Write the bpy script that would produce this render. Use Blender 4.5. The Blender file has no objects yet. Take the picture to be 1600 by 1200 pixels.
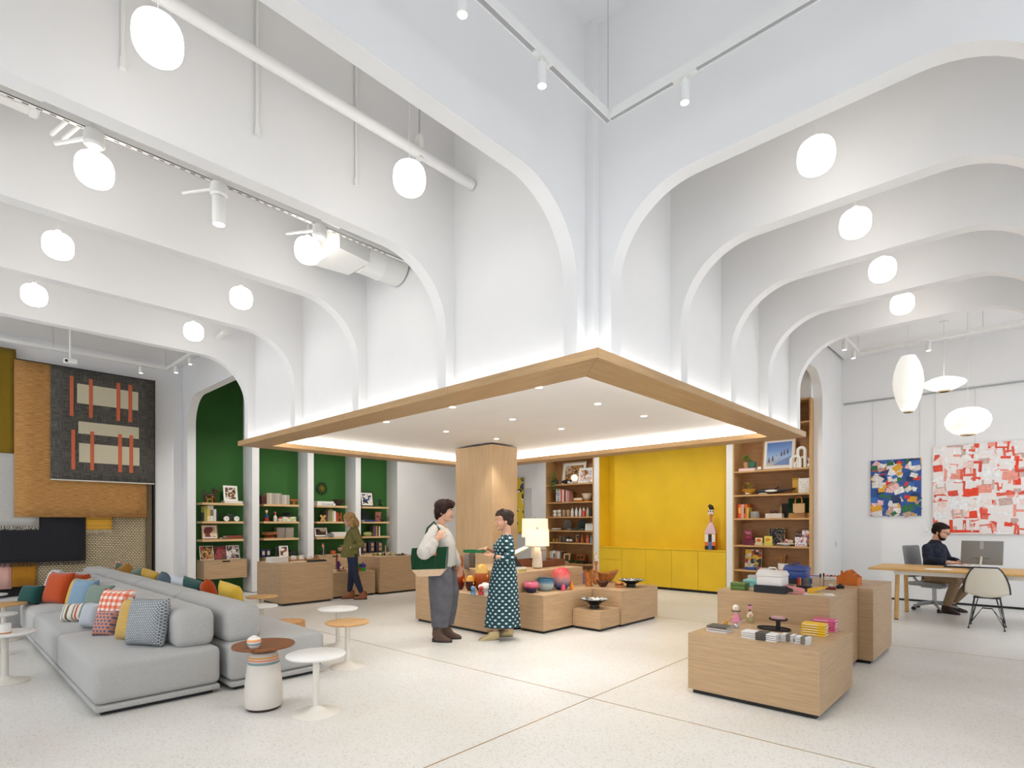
import bpy, bmesh, math, random
from mathutils import Vector, Matrix
random.seed(7)
S = bpy.context.scene
C = S.collection
R = math.radians
# ------------------------------------------------------------------ camera, world, light, exposure
F, CX, CY, YAW, EYE = 862.35, 800.0, 817.36, 0.753924, 1.4
CA, SA = math.cos(YAW), math.sin(YAW)
cam = bpy.data.cameras.new('camera'); cam.sensor_width = 36; cam.lens = F/1600*36; cam.shift_y = (CY-600)/1600
cam.clip_start = .05; cam.clip_end = 100
camo = bpy.data.objects.new('camera', cam); C.objects.link(camo)
camo.location = (0, 0, EYE); camo.rotation_euler = (R(90), 0, YAW-R(90)); S.camera = camo
S.view_settings.view_transform = 'Standard'; S.view_settings.look = 'None'
S.view_settings.gamma = 1; S.view_settings.use_curve_mapping = False; S.view_settings.exposure = 0.28
try:
    S.cycles.use_denoising = True; S.cycles.use_adaptive_sampling = True; S.cycles.adaptive_threshold = .07; S.cycles.max_bounces = 6; S.cycles.diffuse_bounces = 4; S.cycles.glossy_bounces = 2
    S.cycles.caustics_reflective = False; S.cycles.caustics_refractive = False; S.cycles.sample_clamp_indirect = 6
except Exception: pass
W = bpy.data.worlds.new('world'); S.world = W; W.use_nodes = True
W.node_tree.nodes['Background'].inputs[0].default_value = (.86, .92, 1, 1); W.node_tree.nodes['Background'].inputs[1].default_value = 1.2
def light(name, kind, loc, power, color=(1, 1, 1), size=None, rot=(0, 0, 0), parent=None, spot=None, soft=.03):
    l = bpy.data.lights.new(name, kind); l.energy = power; l.color = color
    if kind == 'AREA':
        l.shape = 'RECTANGLE'; l.size, l.size_y = size
    else: l.shadow_soft_size = soft
    if spot: l.spot_size = R(spot); l.spot_blend = .6
    o = bpy.data.objects.new(name, l); C.objects.link(o); o.location = loc; o.rotation_euler = rot; o.parent = parent
    return o
DAY = (.93, .965, 1)
# daylight outside the two street fronts, shining in through the shop windows
for i, (y, e) in enumerate(((.6, 6), (4.6, 75), (8.8, 75))): light('daylight', 'AREA', (-1.75, y, 2.1), e, DAY, (3.8, 3.6), (0, R(-90), 0)).visible_camera = True
for i, (x, e) in enumerate(((.6, 6), (4.6, 70), (8.8, 45))): light('daylight', 'AREA', (x, -1.75, 2.1), e, DAY, (3.8, 3.6), (R(90), 0, 0))
# ------------------------------------------------------------------ measuring helpers
def ray(x, y):
    p = (x-CX)/F; return Vector((CA+p*SA, SA-p*CA, -(y-CY)/F))
def at(x, y, z=0.0):
    r = ray(x, y); t = (z-EYE)/r.z; return Vector((r.x*t, r.y*t, z))
def onx(x, y, X):
    r = ray(x, y); t = X/r.x; return Vector((X, r.y*t, EYE+r.z*t))
def ony(x, y, Y):
    r = ray(x, y); t = Y/r.y; return Vector((r.x*t, Y, EYE+r.z*t))
def mpp(p): return (p[0]*CA+p[1]*SA)/F          # metres for one photograph pixel at that place
# ------------------------------------------------------------------ materials
def lin(c):
    if isinstance(c, str):
        c = c.lstrip('#'); c = [int(c[i:i+2], 16)/255 for i in (0, 2, 4)]
    return tuple((v/12.92 if v <= .04045 else ((v+.055)/1.055)**2.4) for v in c)+(1,)
MATS = {}
def newmat(name):
    m = bpy.data.materials.new(name); m.use_nodes = True; nt = m.node_tree
    return m, nt, nt.nodes['Principled BSDF']
def N(nt, kind, **kw):
    n = nt.nodes.new(kind)
    for k, v in kw.items():
        if k.startswith('i_'):
            key = k[2:]; n.inputs[int(key) if key.isdigit() else key.replace('_', ' ')].default_value = v
        else: setattr(n, k, v)
    return n
def coords(nt, scale=(1, 1, 1), rot=(0, 0, 0), kind='Object'):
    tc = N(nt, 'ShaderNodeTexCoord'); mp = N(nt, 'ShaderNodeMapping'); mp.inputs['Scale'].default_value = scale; mp.inputs['Rotation'].default_value = rot
    nt.links.new(tc.outputs[kind], mp.inputs[0]); return mp.outputs[0]
def ramp(nt, fac, stops, interp='LINEAR'):
    r = N(nt, 'ShaderNodeValToRGB'); e = r.color_ramp; e.interpolation = interp
    while len(e.elements) < len(stops): e.elements.new(.5)
    for el, (p, c) in zip(e.elements, stops): el.position = p; el.color = lin(c)
    nt.links.new(fac, r.inputs[0]); return r.outputs[0]
def shade(c, f):
    c = c.lstrip('#'); return '#'+''.join('%02x' % max(0, min(255, int(int(c[i:i+2], 16)*f))) for i in (0, 2, 4))
def plain(col, rough=.5, metal=0, var=0, vs=8, bump=0, bs=60, emit=0, spec=.5, sheen=0, alpha=1, trans=0, name=None):
    key = ('p', col, rough, metal, var, vs, bump, bs, emit, spec, sheen, alpha, trans)
    if key in MATS: return MATS[key]
    m, nt, b = newmat(name or 'plain_'+str(col).strip('#')); MATS[key] = m
    b.inputs['Base Color'].default_value = lin(col); b.inputs['Roughness'].default_value = rough; b.inputs['Metallic'].default_value = metal
    b.inputs['Specular IOR Level'].default_value = spec
    if sheen: b.inputs['Sheen Weight'].default_value = sheen
    if trans: b.inputs['Transmission Weight'].default_value = trans
    if alpha < 1: b.inputs['Alpha'].default_value = alpha
    if emit: b.inputs['Emission Color'].default_value = lin(col); b.inputs['Emission Strength'].default_value = emit
    if var:
        v = coords(nt); n = N(nt, 'ShaderNodeTexNoise', i_Scale=vs, i_Detail=4); nt.links.new(v, n.inputs[0])
        nt.links.new(ramp(nt, n.outputs[0], [(.25, shade(col, 1-var)), (.75, shade(col, 1+var))]), b.inputs['Base Color'])
    if bump:
        v = coords(nt); n = N(nt, 'ShaderNodeTexNoise', i_Scale=bs, i_Detail=3); nt.links.new(v, n.inputs[0])
        bp = N(nt, 'ShaderNodeBump', i_Strength=bump, i_Distance=.004); nt.links.new(n.outputs[0], bp.inputs['Height']); nt.links.new(bp.outputs[0], b.inputs['Normal'])
    return m
def wood(col, scale=(3, 3, 55), var=.12, rough=.45, name='oak'):
    key = ('w', col, scale, var)
    if key in MATS: return MATS[key]
    m, nt, b = newmat(name); MATS[key] = m
    v = coords(nt, scale); n = N(nt, 'ShaderNodeTexNoise', i_Scale=1.0, i_Detail=6, i_Roughness=.65, i_Distortion=.4); nt.links.new(v, n.inputs[0])
    v2 = coords(nt, tuple(s*4 for s in scale)); n2 = N(nt, 'ShaderNodeTexNoise', i_Scale=1.0, i_Detail=3); nt.links.new(v2, n2.inputs[0])
    mx = N(nt, 'ShaderNodeMath', operation='MULTIPLY_ADD'); nt.links.new(n2.outputs[0], mx.inputs[0]); mx.inputs[1].default_value = .35; 
    ad = N(nt, 'ShaderNodeMath', operation='MULTIPLY'); nt.links.new(n.outputs[0], ad.inputs[0]); ad.inputs[1].default_value = .7; nt.links.new(ad.outputs[0], mx.inputs[2])
    nt.links.new(ramp(nt, mx.outputs[0], [(.3, shade(col, 1-var)), (.52, col), (.75, shade(col, 1+var))]), b.inputs['Base Color'])
    b.inputs['Roughness'].default_value = rough; b.inputs['Specular IOR Level'].default_value = .35
    bp = N(nt, 'ShaderNodeBump', i_Strength=.08, i_Distance=.002); nt.links.new(n2.outputs[0], bp.inputs['Height']); nt.links.new(bp.outputs[0], b.inputs['Normal'])
    return m
def cloth(col, scale=260, var=.1, rough=.9, name='cloth', bump=.25):
    key = ('c', col, scale, var)
    if key in MATS: return MATS[key]
    m, nt, b = newmat(name); MATS[key] = m
    v = coords(nt, (1, 1, 1)); n = N(nt, 'ShaderNodeTexNoise', i_Scale=scale, i_Detail=2); nt.links.new(v, n.inputs[0])
    nt.links.new(ramp(nt, n.outputs[0], [(.3, shade(col, 1-var)), (.7, shade(col, 1+var))]), b.inputs['Base Color'])
    b.inputs['Roughness'].default_value = rough; b.inputs['Specular IOR Level'].default_value = .15; b.inputs['Sheen Weight'].default_value = .2
    bp = N(nt, 'ShaderNodeBump', i_Strength=bump, i_Distance=.003); nt.links.new(n.outputs[0], bp.inputs['Height']); nt.links.new(bp.outputs[0], b.inputs['Normal'])
    return m
def art(cols, scale=6, kind='voronoi', distort=0, seed=0, rough=.5, stretch=(1, 1, 1), name='print'):
    key = ('a', tuple(cols), scale, kind, seed, stretch)
    if key in MATS: return MATS[key]
    m, nt, b = newmat(name); MATS[key] = m
    v = coords(nt, stretch); mp = v.node; mp.inputs['Location'].default_value = (seed*1.7, seed*2.3, seed*.9)
    if distort:
        dn = N(nt, 'ShaderNodeTexNoise', i_Scale=scale*.6, i_Detail=3); nt.links.new(v, dn.inputs[0])
        mxv = N(nt, 'ShaderNodeVectorMath', operation='MULTIPLY_ADD'); nt.links.new(dn.outputs['Color'], mxv.inputs[0]); mxv.inputs[1].default_value = (distort,)*3; nt.links.new(v, mxv.inputs[2]); v = mxv.outputs[0]
    if kind == 'voronoi':
        t = N(nt, 'ShaderNodeTexVoronoi', i_Scale=scale); nt.links.new(v, t.inputs['Vector'])
        sp = N(nt, 'ShaderNodeSeparateColor'); nt.links.new(t.outputs['Color'], sp.inputs[0]); fac = sp.outputs[0]
    else:
        t = N(nt, 'ShaderNodeTexNoise', i_Scale=scale, i_Detail=4, i_Roughness=.6); nt.links.new(v, t.inputs['Vector'])
        mr = N(nt, 'ShaderNodeMapRange'); mr.inputs[1].default_value = .3; mr.inputs[2].default_value = .7; nt.links.new(t.outputs[0], mr.inputs[0]); fac = mr.outputs[0]
    k = len(cols)
    nt.links.new(ramp(nt, fac, [(i/k, c) for i, c in enumerate(cols)], 'CONSTANT'), b.inputs['Base Color'])
    b.inputs['Roughness'].default_value = rough
    return m
def bands(stops, axis='Z', interp='CONSTANT', rough=.5, scale=1.0, repeat=False, name='bands', grain=0, trans=0):
    """colour by height along one local axis; stops in metres (or in a repeating unit)"""
    m, nt, b = newmat(name)
    tc = N(nt, 'ShaderNodeTexCoord'); sp = N(nt, 'ShaderNodeSeparateXYZ'); nt.links.new(tc.outputs['Object'], sp.inputs[0])
    fac = sp.outputs['XYZ'.index(axis)]
    lo, hi = stops[0][0], stops[-1][0]
    mu = N(nt, 'ShaderNodeMath', operation='MULTIPLY'); nt.links.new(fac, mu.inputs[0]); mu.inputs[1].default_value = scale; fac = mu.outputs[0]
    if repeat:
        fr = N(nt, 'ShaderNodeMath', operation='FRACT'); nt.links.new(fac, fr.inputs[0]); fac = fr.outputs[0]; lo, hi = 0, 1
    mr = N(nt, 'ShaderNodeMapRange'); mr.inputs[1].default_value = lo; mr.inputs[2].default_value = hi+1e-6; nt.links.new(fac, mr.inputs[0])
    col = ramp(nt, mr.outputs[0], [((s-lo)/(hi-lo+1e-6), c) for s, c in stops], interp)
    nt.links.new(col, b.inputs['Base Color']); b.inputs['Roughness'].default_value = rough
    if trans: b.inputs['Transmission Weight'].default_value = trans
    if grain:
        n = N(nt, 'ShaderNodeTexNoise', i_Scale=250, i_Detail=2); nt.links.new(tc.outputs['Object'], n.inputs[0])
        bp = N(nt, 'ShaderNodeBump', i_Strength=grain, i_Distance=.003); nt.links.new(n.outputs[0], bp.inputs['Height']); nt.links.new(bp.outputs[0], b.inputs['Normal'])
    return m
# ------------------------------------------------------------------ mesh builder
class MB:
    def __init__(s): s.bm = bmesh.new()
    def _tf(s, vs, M):
        if M is not None:
            for v in vs: v.co = M @ v.co
    def box(s, x0, x1, y0, y1, z0, z1, M=None):
        co = [(x, y, z) for z in (z0, z1) for y in (y0, y1) for x in (x0, x1)]
        v = [s.bm.verts.new(c) for c in co]; s._tf(v, M)
        for f in ((0, 2, 3, 1), (4, 5, 7, 6), (0, 1, 5, 4), (2, 6, 7, 3), (0, 4, 6, 2), (1, 3, 7, 5)): s.bm.faces.new([v[i] for i in f])
        return s
    def rbox(s, x0, x1, y0, y1, z0, z1, r=.02, seg=2, M=None):
        n0 = len(s.bm.verts)
        s.bm.verts.ensure_lookup_table(); old = set(s.bm.verts)
        s.box(x0, x1, y0, y1, z0, z1)
        vs = [v for v in s.bm.verts if v not in old]; es = {e for v in vs for e in v.link_edges}
        bmesh.ops.bevel(s.bm, geom=list(es), offset=r, segments=seg, affect='EDGES', profile=.5)
        if M is not None: s._tf([v for v in s.bm.verts if v not in old], M)
        return s
    def rings(s, rings, cap0=True, cap1=True, M=None, closed=True):
        rows = [[s.bm.verts.new(c) for c in r] for r in rings]
        for r in rows: s._tf(r, M)
        n = len(rows[0])
        for a, b in zip(rows, rows[1:]):
            for i in range(n if closed else n-1): s.bm.faces.new((a[i], a[(i+1) % n], b[(i+1) % n], b[i]))
        if cap0: s.bm.faces.new(list(reversed(rows[0])))
        if cap1: s.bm.faces.new(rows[-1])
        return s
    def lathe(s, prof, n=20, c=(0, 0, 0), M=None, sx=1, sy=1, cap0=True, cap1=True):
        return s.rings([[(c[0]+max(r, .0004)*sx*math.cos(2*math.pi*i/n), c[1]+max(r, .0004)*sy*math.sin(2*math.pi*i/n), c[2]+z) for i in range(n)] for r, z in prof], cap0, cap1, M)
    def cyl(s, c, r, z0, z1, n=16, M=None): return s.lathe([(r, z0), (r, z1)], n, (c[0], c[1], 0), M)
    def tube(s, pts, r, n=8, M=None):
        pts = [Vector(p) for p in pts]; out = []
        rad = r if isinstance(r, (list, tuple)) else [r]*len(pts); up = None
        for i, p in enumerate(pts):
            d = (pts[min(i+1, len(pts)-1)]-pts[max(i-1, 0)]).normalized()
            if up is None: up = Vector((0, 0, 1)) if abs(d.z) < .9 else Vector((1, 0, 0))
            a = d.cross(up).normalized(); b = a.cross(d).normalized(); up = b
            out.append([p+(a*math.cos(2*math.pi*k/n)+b*math.sin(2*math.pi*k/n))*rad[i] for k in range(n)])
        return s.rings(out, True, True, M)
    def prism(s, poly, a, b, axis='Z', M=None):
        def f(u, v, w): return {'Z': (u, v, w), 'Y': (u, w, v), 'X': (w, u, v)}[axis]
        return s.rings([[f(u, v, a) for u, v in poly], [f(u, v, b) for u, v in poly]], True, True, M)
    def ell(s, c, r, n=16, m=10, M=None):
        r = r if isinstance(r, (list, tuple)) else (r, r, r)
        rows = []
        for j in range(1, m):
            t = math.pi*j/m; rows.append([(c[0]+r[0]*math.sin(t)*math.cos(2*math.pi*i/n), c[1]+r[1]*math.sin(t)*math.sin(2*math.pi*i/n), c[2]-r[2]*math.cos(t)) for i in range(n)])
        rr = [[s.bm.verts.new(q) for q in row] for row in rows]
        bt, tp = s.bm.verts.new((c[0], c[1], c[2]-r[2])), s.bm.verts.new((c[0], c[1], c[2]+r[2]))
        for a, b in zip(rr, rr[1:]):
            for i in range(n): s.bm.faces.new((a[i], a[(i+1) % n], b[(i+1) % n], b[i]))
        for i in range(n):
            s.bm.faces.new((bt, rr[0][(i+1) % n], rr[0][i])); s.bm.faces.new((rr[-1][i], rr[-1][(i+1) % n], tp))
        if M is not None:
            for row in rr: s._tf(row, M)
            s._tf([bt, tp], M)
        return s
    def face(s, pts): s.bm.faces.new([s.bm.verts.new(p) for p in pts]); return s
    def mesh(s, name, mat, smooth=40):
        me = bpy.data.meshes.new(name); bmesh.ops.recalc_face_normals(s.bm, faces=s.bm.faces); s.bm.to_mesh(me); s.bm.free()
        if smooth:
            me.polygons.foreach_set('use_smooth', [True]*len(me.polygons)); me.set_sharp_from_angle(angle=R(smooth))
        for m in (mat if isinstance(mat, (list, tuple)) else [mat]): me.materials.append(m)
        return me
    def build(s, name, mat, parent=None, loc=None, rz=0, rot=None, smooth=40):
        o = bpy.data.objects.new(name, s.mesh(name, mat, smooth)); C.objects.link(o); o.parent = parent
        if loc is not None: o.location = loc
        o.rotation_euler = rot or (0, 0, rz)
        return o
def put(name, me, parent=None, loc=(0, 0, 0), rz=0, rot=None):
    o = bpy.data.objects.new(name, me); C.objects.link(o); o.parent = parent; o.location = loc; o.rotation_euler = rot or (0, 0, rz); return o
def tag(o, label, cat=None, group=None):
    o['label'] = label
    if cat: o['category'] = cat
    if group: o['group'] = group
    return o
def thing(name, label, cat, loc=(0, 0, 0), rz=0, group=None, rot=None):
    o = bpy.data.objects.new(name, None); C.objects.link(o); o.empty_display_size = .1
    o.location = loc; o.rotation_euler = rot or (0, 0, rz); return tag(o, label, cat, group)
def struct(o): o['kind'] = 'structure'; return o
def clone(root, loc, rz=None, label=None, group=None):
    r = root.copy(); C.objects.link(r); r.location = loc
    if rz is not None: r.rotation_euler = (0, 0, rz)
    if label: r['label'] = label
    if group: r['group'] = group
    def sub(a, b):
        for ch in list(a.children):
            c = ch.copy()
            if ch.type == 'LIGHT': c.data = ch.data
            C.objects.link(c); c.parent = b; sub(ch, c)
    sub(root, r); return r
def text(name, body, size, mat, parent, loc, rot, ext=.0006):
    cu = bpy.data.curves.new(name, 'FONT'); cu.body = body; cu.size = size; cu.align_x = 'CENTER'; cu.align_y = 'CENTER'; cu.extrude = ext
    o = bpy.data.objects.new(name, cu); me = bpy.data.meshes.new_from_object(o); bpy.data.objects.remove(o); me.materials.append(mat)
    return put(name, me, parent, loc, 0, rot)
def arc(cx, cz, r, a0, a1, n=14): return [(cx+r*math.cos(R(a0+(a1-a0)*i/n)), cz+r*math.sin(R(a0+(a1-a0)*i/n))) for i in range(n+1)]
# ------------------------------------------------------------------ shared materials
WHITE = plain('#ecebea', .65, var=.012, vs=1.5, bump=.04, bs=300, name='white_plaster')
OAK = wood('#bb9c78', (2.2, 2.2, 48), .10, name='oak_veneer')
OAKV = wood('#c2a47e', (45, 45, 1.6), .08, name='oak_vertical')
OAKD = wood('#a97c50', (2.5, 2.5, 30), .14, name='oak_shelf')
BLACK = plain('#17171a', .5, name='black_paint'); DARK = plain('#2a2725', .6, name='dark')
WMETAL = plain('#e9e8e4', .35, name='white_metal'); BRASS = plain('#b58a3e', .3, .9, name='brass'); STEEL = plain('#b7b9bb', .3, .9, name='steel')
GREEN = plain('#2c6121', .75, var=.05, vs=2, name='green_paint'); YELLOW = plain('#e8c022', .5, var=.03, vs=2, name='yellow_lacquer')
LED = plain('#fff6e6', .5, emit=9, name='led_strip'); LAMPGLOW = plain('#fff3dd', .4, emit=1.5, name='opal_glass_lit')
# ================================================================== THE ROOM
XO, YO = -1.3, -1.3                      # street fronts
XP, YR = 12.15, 11.68                    # painting wall, rug wall
CEIL = 5.08
XW, YW = 3.336, 2.315                    # faces of the core above the canopy
XJ, YJ = 3.234, 2.2155                   # inner edges of the arch jambs
YB = [2.39, 3.858, 5.33, 6.83, 8.331]    # arches of the lounge wing
XB = [3.409, 4.508, 5.611, 6.71, 7.798]  # arches of the desk wing
BT, SOF, AR = .123, 3.736, .6
ZB, ZT = 2.52, 2.588                     # canopy underside and top
XS, YG = 10.65, 11.86                    # shelf-wall front, green wall
floor_m, nt, b = newmat('terrazzo')
v = coords(nt); n1 = N(nt, 'ShaderNodeTexVoronoi', i_Scale=110); nt.links.new(v, n1.inputs['Vector'])
sc_ = N(nt, 'ShaderNodeSeparateColor'); nt.links.new(n1.outputs['Color'], sc_.inputs[0])
n2 = N(nt, 'ShaderNodeTexNoise', i_Scale=.5, i_Detail=3); nt.links.new(v, n2.inputs[0])
c1 = ramp(nt, sc_.outputs[0], [(0, '#d9d6d1'), (.12, '#e8e6e2'), (.9, '#ecebe8'), (.97, '#d5cfc6')])
c2 = ramp(nt, n2.outputs[0], [(.35, '#f1efea'), (.65, '#ffffff')])
mx = N(nt, 'ShaderNodeMixRGB', blend_type='MULTIPLY'); mx.inputs[0].default_value = 1; nt.links.new(c1, mx.inputs[1]); nt.links.new(c2, mx.inputs[2]); nt.links.new(mx.outputs[0], b.inputs['Base Color'])
b.inputs['Roughness'].default_value = .32; b.inputs['Specular IOR Level'].default_value = .3
FLOOR = floor_m
fl = struct(MB().box(XO-.1, XP+.2, YO-.1, 14.2, -.1, 0).build('floor', FLOOR))
def strip(p, q, w=.007):
    d = (q-p).normalized(); n = Vector((-d.y, d.x, 0))*w/2
    m = MB(); m.rings([[p+n, p-n, p-n+Vector((0, 0, .0012)), p+n+Vector((0, 0, .0012))], [q+n, q-n, q-n+Vector((0, 0, .0012)), q+n+Vector((0, 0, .0012))]])
    return m.build('brass_joint', BRASS, fl)
p, q = at(662.8, 1200), at(1074, 1027.5); d = (q-p).normalized(); strip(p-d*2.2, p+d*11.5)
x0 = at(924, 1091); p, q = at(640, 1020.9), at(1120, 1139); d = (q-p).normalized(); strip(x0-d*9.5, x0+d*3.4)
for k in (1, 2):                          # further joints of the same grid
    o = x0+(at(1074, 1027.5)-x0).normalized()*3.9*k; strip(o-d*6.3, o+d*(3.0 if k < 2 else 2.0), .006)
struct(MB().box(XO-.1, XP+.2, YO-.1, 14.2, CEIL, CEIL+.1).build('ceiling', WHITE))
struct(MB().box(-.9, XW+.1, YB[4]+BT, YR, 4.35, CEIL).build('ceiling_lounge_end', WHITE))
struct(MB().box(XB[4]+BT, XP, YO, YW+.3, 4.55, CEIL).build('ceiling_desk_end', WHITE))
# street fronts with windows behind the camera and along both wings
GLASS, nt, b = newmat('window_glass')
tr = N(nt, 'ShaderNodeBsdfTransparent'); gl = N(nt, 'ShaderNodeBsdfGlossy', i_Roughness=.02); mxs = N(nt, 'ShaderNodeMixShader'); mxs.inputs[0].default_value = .05
nt.links.new(tr.outputs[0], mxs.inputs[1]); nt.links.new(gl.outputs[0], mxs.inputs[2]); nt.links.new(mxs.outputs[0], nt.nodes['Material Output'].inputs[0])
def front(side, length, openings, horizontal):
    m = MB()
    def bx(a0, a1, z0, z1, t0=0, t1=.2):
        o0, o1 = (YO-t1, YO-t0) if horizontal else (XO-t1, XO-t0)
        if horizontal: m.box(a0, a1, o0, o1, z0, z1)
        else: m.box(o0, o1, a0, a1, z0, z1)
    lo = -1.4
    for a0, a1 in openings:
        bx(lo, a0, 0, CEIL); bx(a0, a1, 0, .25); bx(a0, a1, 3.85, CEIL); lo = a1
    bx(lo, length, 0, CEIL)
    struct(m.build('wall_'+side, WHITE))
    for k, (a0, a1) in enumerate(openings):
        w = thing('window_%d' % (k+1+(10 if horizontal else 0)), '', None); del w['label']; struct(w)
        f = MB(); o = (YO if horizontal else XO)-.12
        def fb(p0, p1, z0, z1):
            if horizontal: f.box(p0, p1, o-.03, o+.03, z0, z1)
            else: f.box(o-.03, o+.03, p0, p1, z0, z1)
        for z0, z1 in ((.25, .31), (3.79, 3.85), (2.75, 2.8)): fb(a0, a1, z0, z1)
        for q in (a0, (a0+a1)/2-.03, a1-.06): fb(q, q+.06, .31, 3.79)
        f.build('window_frame', WMETAL, w)
        for i in range(2):
            q0, q1 = (a0+.06, (a0+a1)/2-.03) if i == 0 else ((a0+a1)/2+.03, a1-.06)
            for z0, z1 in ((.31, 2.75), (2.8, 3.79)):
                g = MB(); (g.box(q0, q1, o-.004, o+.004, z0, z1) if horizontal else g.box(o-.004, o+.004, q0, q1, z0, z1)); g.build('pane', GLASS, w)
front('street_left', 11.9, [(-1.1, 2.3), (2.6, 3.75), (4.1, 5.2), (5.55, 6.7), (7.05, 8.2), (8.6, 11.3)], False)
front('street_right', 12.35, [(-1.1, 3.3), (3.6, 4.4), (4.75, 5.5), (5.8, 6.6), (6.95, 7.7), (8.1, 11.9)], True)
# the core above the canopy and the arches that spring from it
cX, cY, tW = XB[4]+.03, YB[4]+.03, .065
core = struct(MB().box(XW, XW+tW, YW, cY, ZT, CEIL).box(cX-tW, cX, YW, cY, ZT, CEIL).box(XW+tW, cX-tW, YW, YW+tW, ZT, CEIL).box(XW+tW, cX-tW, cY-tW, cY, ZT, CEIL).build('wall_core', WHITE))
def arch_poly(a0, a1, foot0, foot1, sof, top, out0, out1, r=AR):
    """opening from a0 to a1; legs reach out0/out1; leg bottoms at foot0/foot1"""
    return [(out0, foot0), (a0, foot0)]+[(a0, sof-r)]+arc(a0+r, sof-r, r, 180, 90)[1:]+arc(a1-r, sof-r, r, 90, 0)+[(a1, foot1), (out1, foot1), (out1, top), (out0, top)]
k = 0
for y in YB:
    k += 1; struct(MB().prism(arch_poly(-.38, XJ, 0, ZT, SOF, CEIL, XO, XW+.02), y, y+BT, 'Y').build('trim_%d' % k, WHITE))
for x in XB:
    k += 1; struct(MB().prism(arch_poly(-.17, YJ, 0, ZT, SOF, CEIL, YO, YW+.02), x, x+BT, 'X').build('trim_%d' % k, WHITE))
# arches into the aisles behind the core
k += 1; struct(MB().prism(arch_poly(YB[4]+BT+.02, 11.39, ZT, 0, SOF, CEIL, YB[4]+.03, YR+.02, .5), XW+.004, XW+.146, 'X').build('trim_%d' % k, WHITE))
k += 1; struct(MB().prism(arch_poly(XB[4]+BT+.1, 10.8, ZT, 0, 4.04, CEIL, XB[4]+.03, 10.86, .5), 2.66, 2.80, 'Y').build('trim_%d' % k, WHITE))
struct(MB().box(10.85, XP+.1, 2.662, 2.758, 0, CEIL).build('wall_return', WHITE))
# far walls
struct(MB().box(XO, XW+.1, YR, YR+.12, 0, CEIL).build('wall_rugs', WHITE))
struct(MB().box(XP, XP+.12, YO-.2, 2.7, 0, CEIL).build('wall_paintings', WHITE))
struct(MB().box(XP-.008, XP, YO, 2.66, 0, .035).build('baseboard_paintings', BLACK))
FX = [(XW+.146, 3.482), (4.511, 4.651), (5.683, 5.82), (6.847, 6.981), (8.0, 8.13)]
struct(MB().box(XW+.146, 8.13, YG, YG+.1, 0, CEIL).build('wall_green', GREEN))
for i, (a, c) in enumerate(FX[1:]):
    k += 1; t = struct(MB().box(a, c, 11.40, YG, .012, CEIL).build('trim_%d' % k, WHITE)); MB().box(a+.003, c-.003, 11.403, YG, 0, .012).build('shadow_gap', BLACK, t)
struct(MB().box(8.13, XS+.6, 11.40, 11.52, 0, CEIL).build('wall_aisle', WHITE))
LB, YL, RB = (7.39, 8.835), (4.296, 7.247), (2.80, 4.173)     # left bookcase, yellow niche, right bookcase along the shelf wall
def wallx(y0, y1, z0=0, z1=CEIL, x0=XS, x1=XS+.6): return MB().box(x0, x1, y0, y1, z0, z1)
sw = wallx(LB[1], 11.45)
for y0, y1 in ((YL[1], LB[0]), (RB[1], YL[0])): sw.box(XS, XS+.6, y0, y1, 0, CEIL)
for (y0, y1), z in ((LB, 3.61), (RB, 3.61), (YL, 3.4)): sw.box(XS, XS+.6, y0, y1, z, CEIL)
struct(sw.build('wall_shelves', WHITE))
for k_, (y0, y1) in enumerate(((YL[1]-.006, YL[1]-.001), (YL[0]+.001, YL[0]+.006))): struct(MB().box(XS+.001, XS+.43, y0, y1, .862, 3.4).build('wall_yellow_reveal', YELLOW))
struct(MB().box(XS+.6, XS+.7, 2.76, 11.45, 0, CEIL).build('wall_shelves_back', WHITE))
struct(MB().box(XS-.012, XS, 9.3, 10.15, 0, 2.3).build('door_1', plain('#cfcfcd', .55)))
# ================================================================== CANOPY
cx0, cx1, cy0, cy1 = 3.114, 7.86, 2.128, 8.38; rw = .35
can = thing('canopy', 'square oak-edged suspended canopy with glowing cove around the wooden column', 'canopy', (0, 0, 0))
def boards(a, c, n): return [(a+(c-a)*i/n, a+(c-a)*(i+1)/n) for i in range(n)]
def mitre(lo, hi, p, q, first, last, w): return lo+(w if first else 0), hi-(w if last else 0)
for side in range(4):
    n = 4 if side in (0, 2) else 3
    L0, L1 = (cy0, cy1) if side in (0, 2) else (cx0, cx1)
    for i, (a, c) in enumerate(boards(L0, L1, n)):
        ai, ci = a+(rw if i == 0 else 0), c-(rw if i == n-1 else 0); g = .0012
        o_ = {0: cx0, 2: cx1, 1: cy0, 3: cy1}[side]; in_ = o_+rw*(1 if side in (0, 1) else -1)
        poly = [(o_, a+g), (o_, c-g), (in_, ci-g), (in_, ai+g)]
        if side in (1, 3): poly = [(v, u) for u, v in poly]
        MB().prism(poly, ZB, ZT, 'Z').build('edge_board', wood('#b8966c', (2.2, 30, 30) if side in (1, 3) else (30, 2.2, 30), .08, name='oak_edge'), can)
zc = 2.72; px0, px1, py0, py1 = cx0+rw+.28, 7.02, cy0+rw+.28, 7.38
ix0, ix1, iy0, iy1 = cx0+rw-.02, cx1-rw+.02, cy0+rw-.02, cy1-rw+.02
MB().box(px0, px1, py0, py1, zc, zc+.02).build('ceiling_panel', WHITE, can)
m = MB(); e = .03
q0 = [(ix0-e, iy0-e, ZT), (ix1+e, iy0-e, ZT), (ix1+e, iy1+e, ZT), (ix0-e, iy1+e, ZT)]; q1 = [(px0, py0, zc), (px1, py0, zc), (px1, py1, zc), (px0, py1, zc)]
qm = [(x, y, ZT+.09) for x, y, z in q0]
for i in range(4):
    j = (i+1) % 4; m.face([q0[i], q0[j], qm[j], qm[i]]); m.face([qm[i], qm[j], q1[j], q1[i]])
m.build('cove', WHITE, can)
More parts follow.
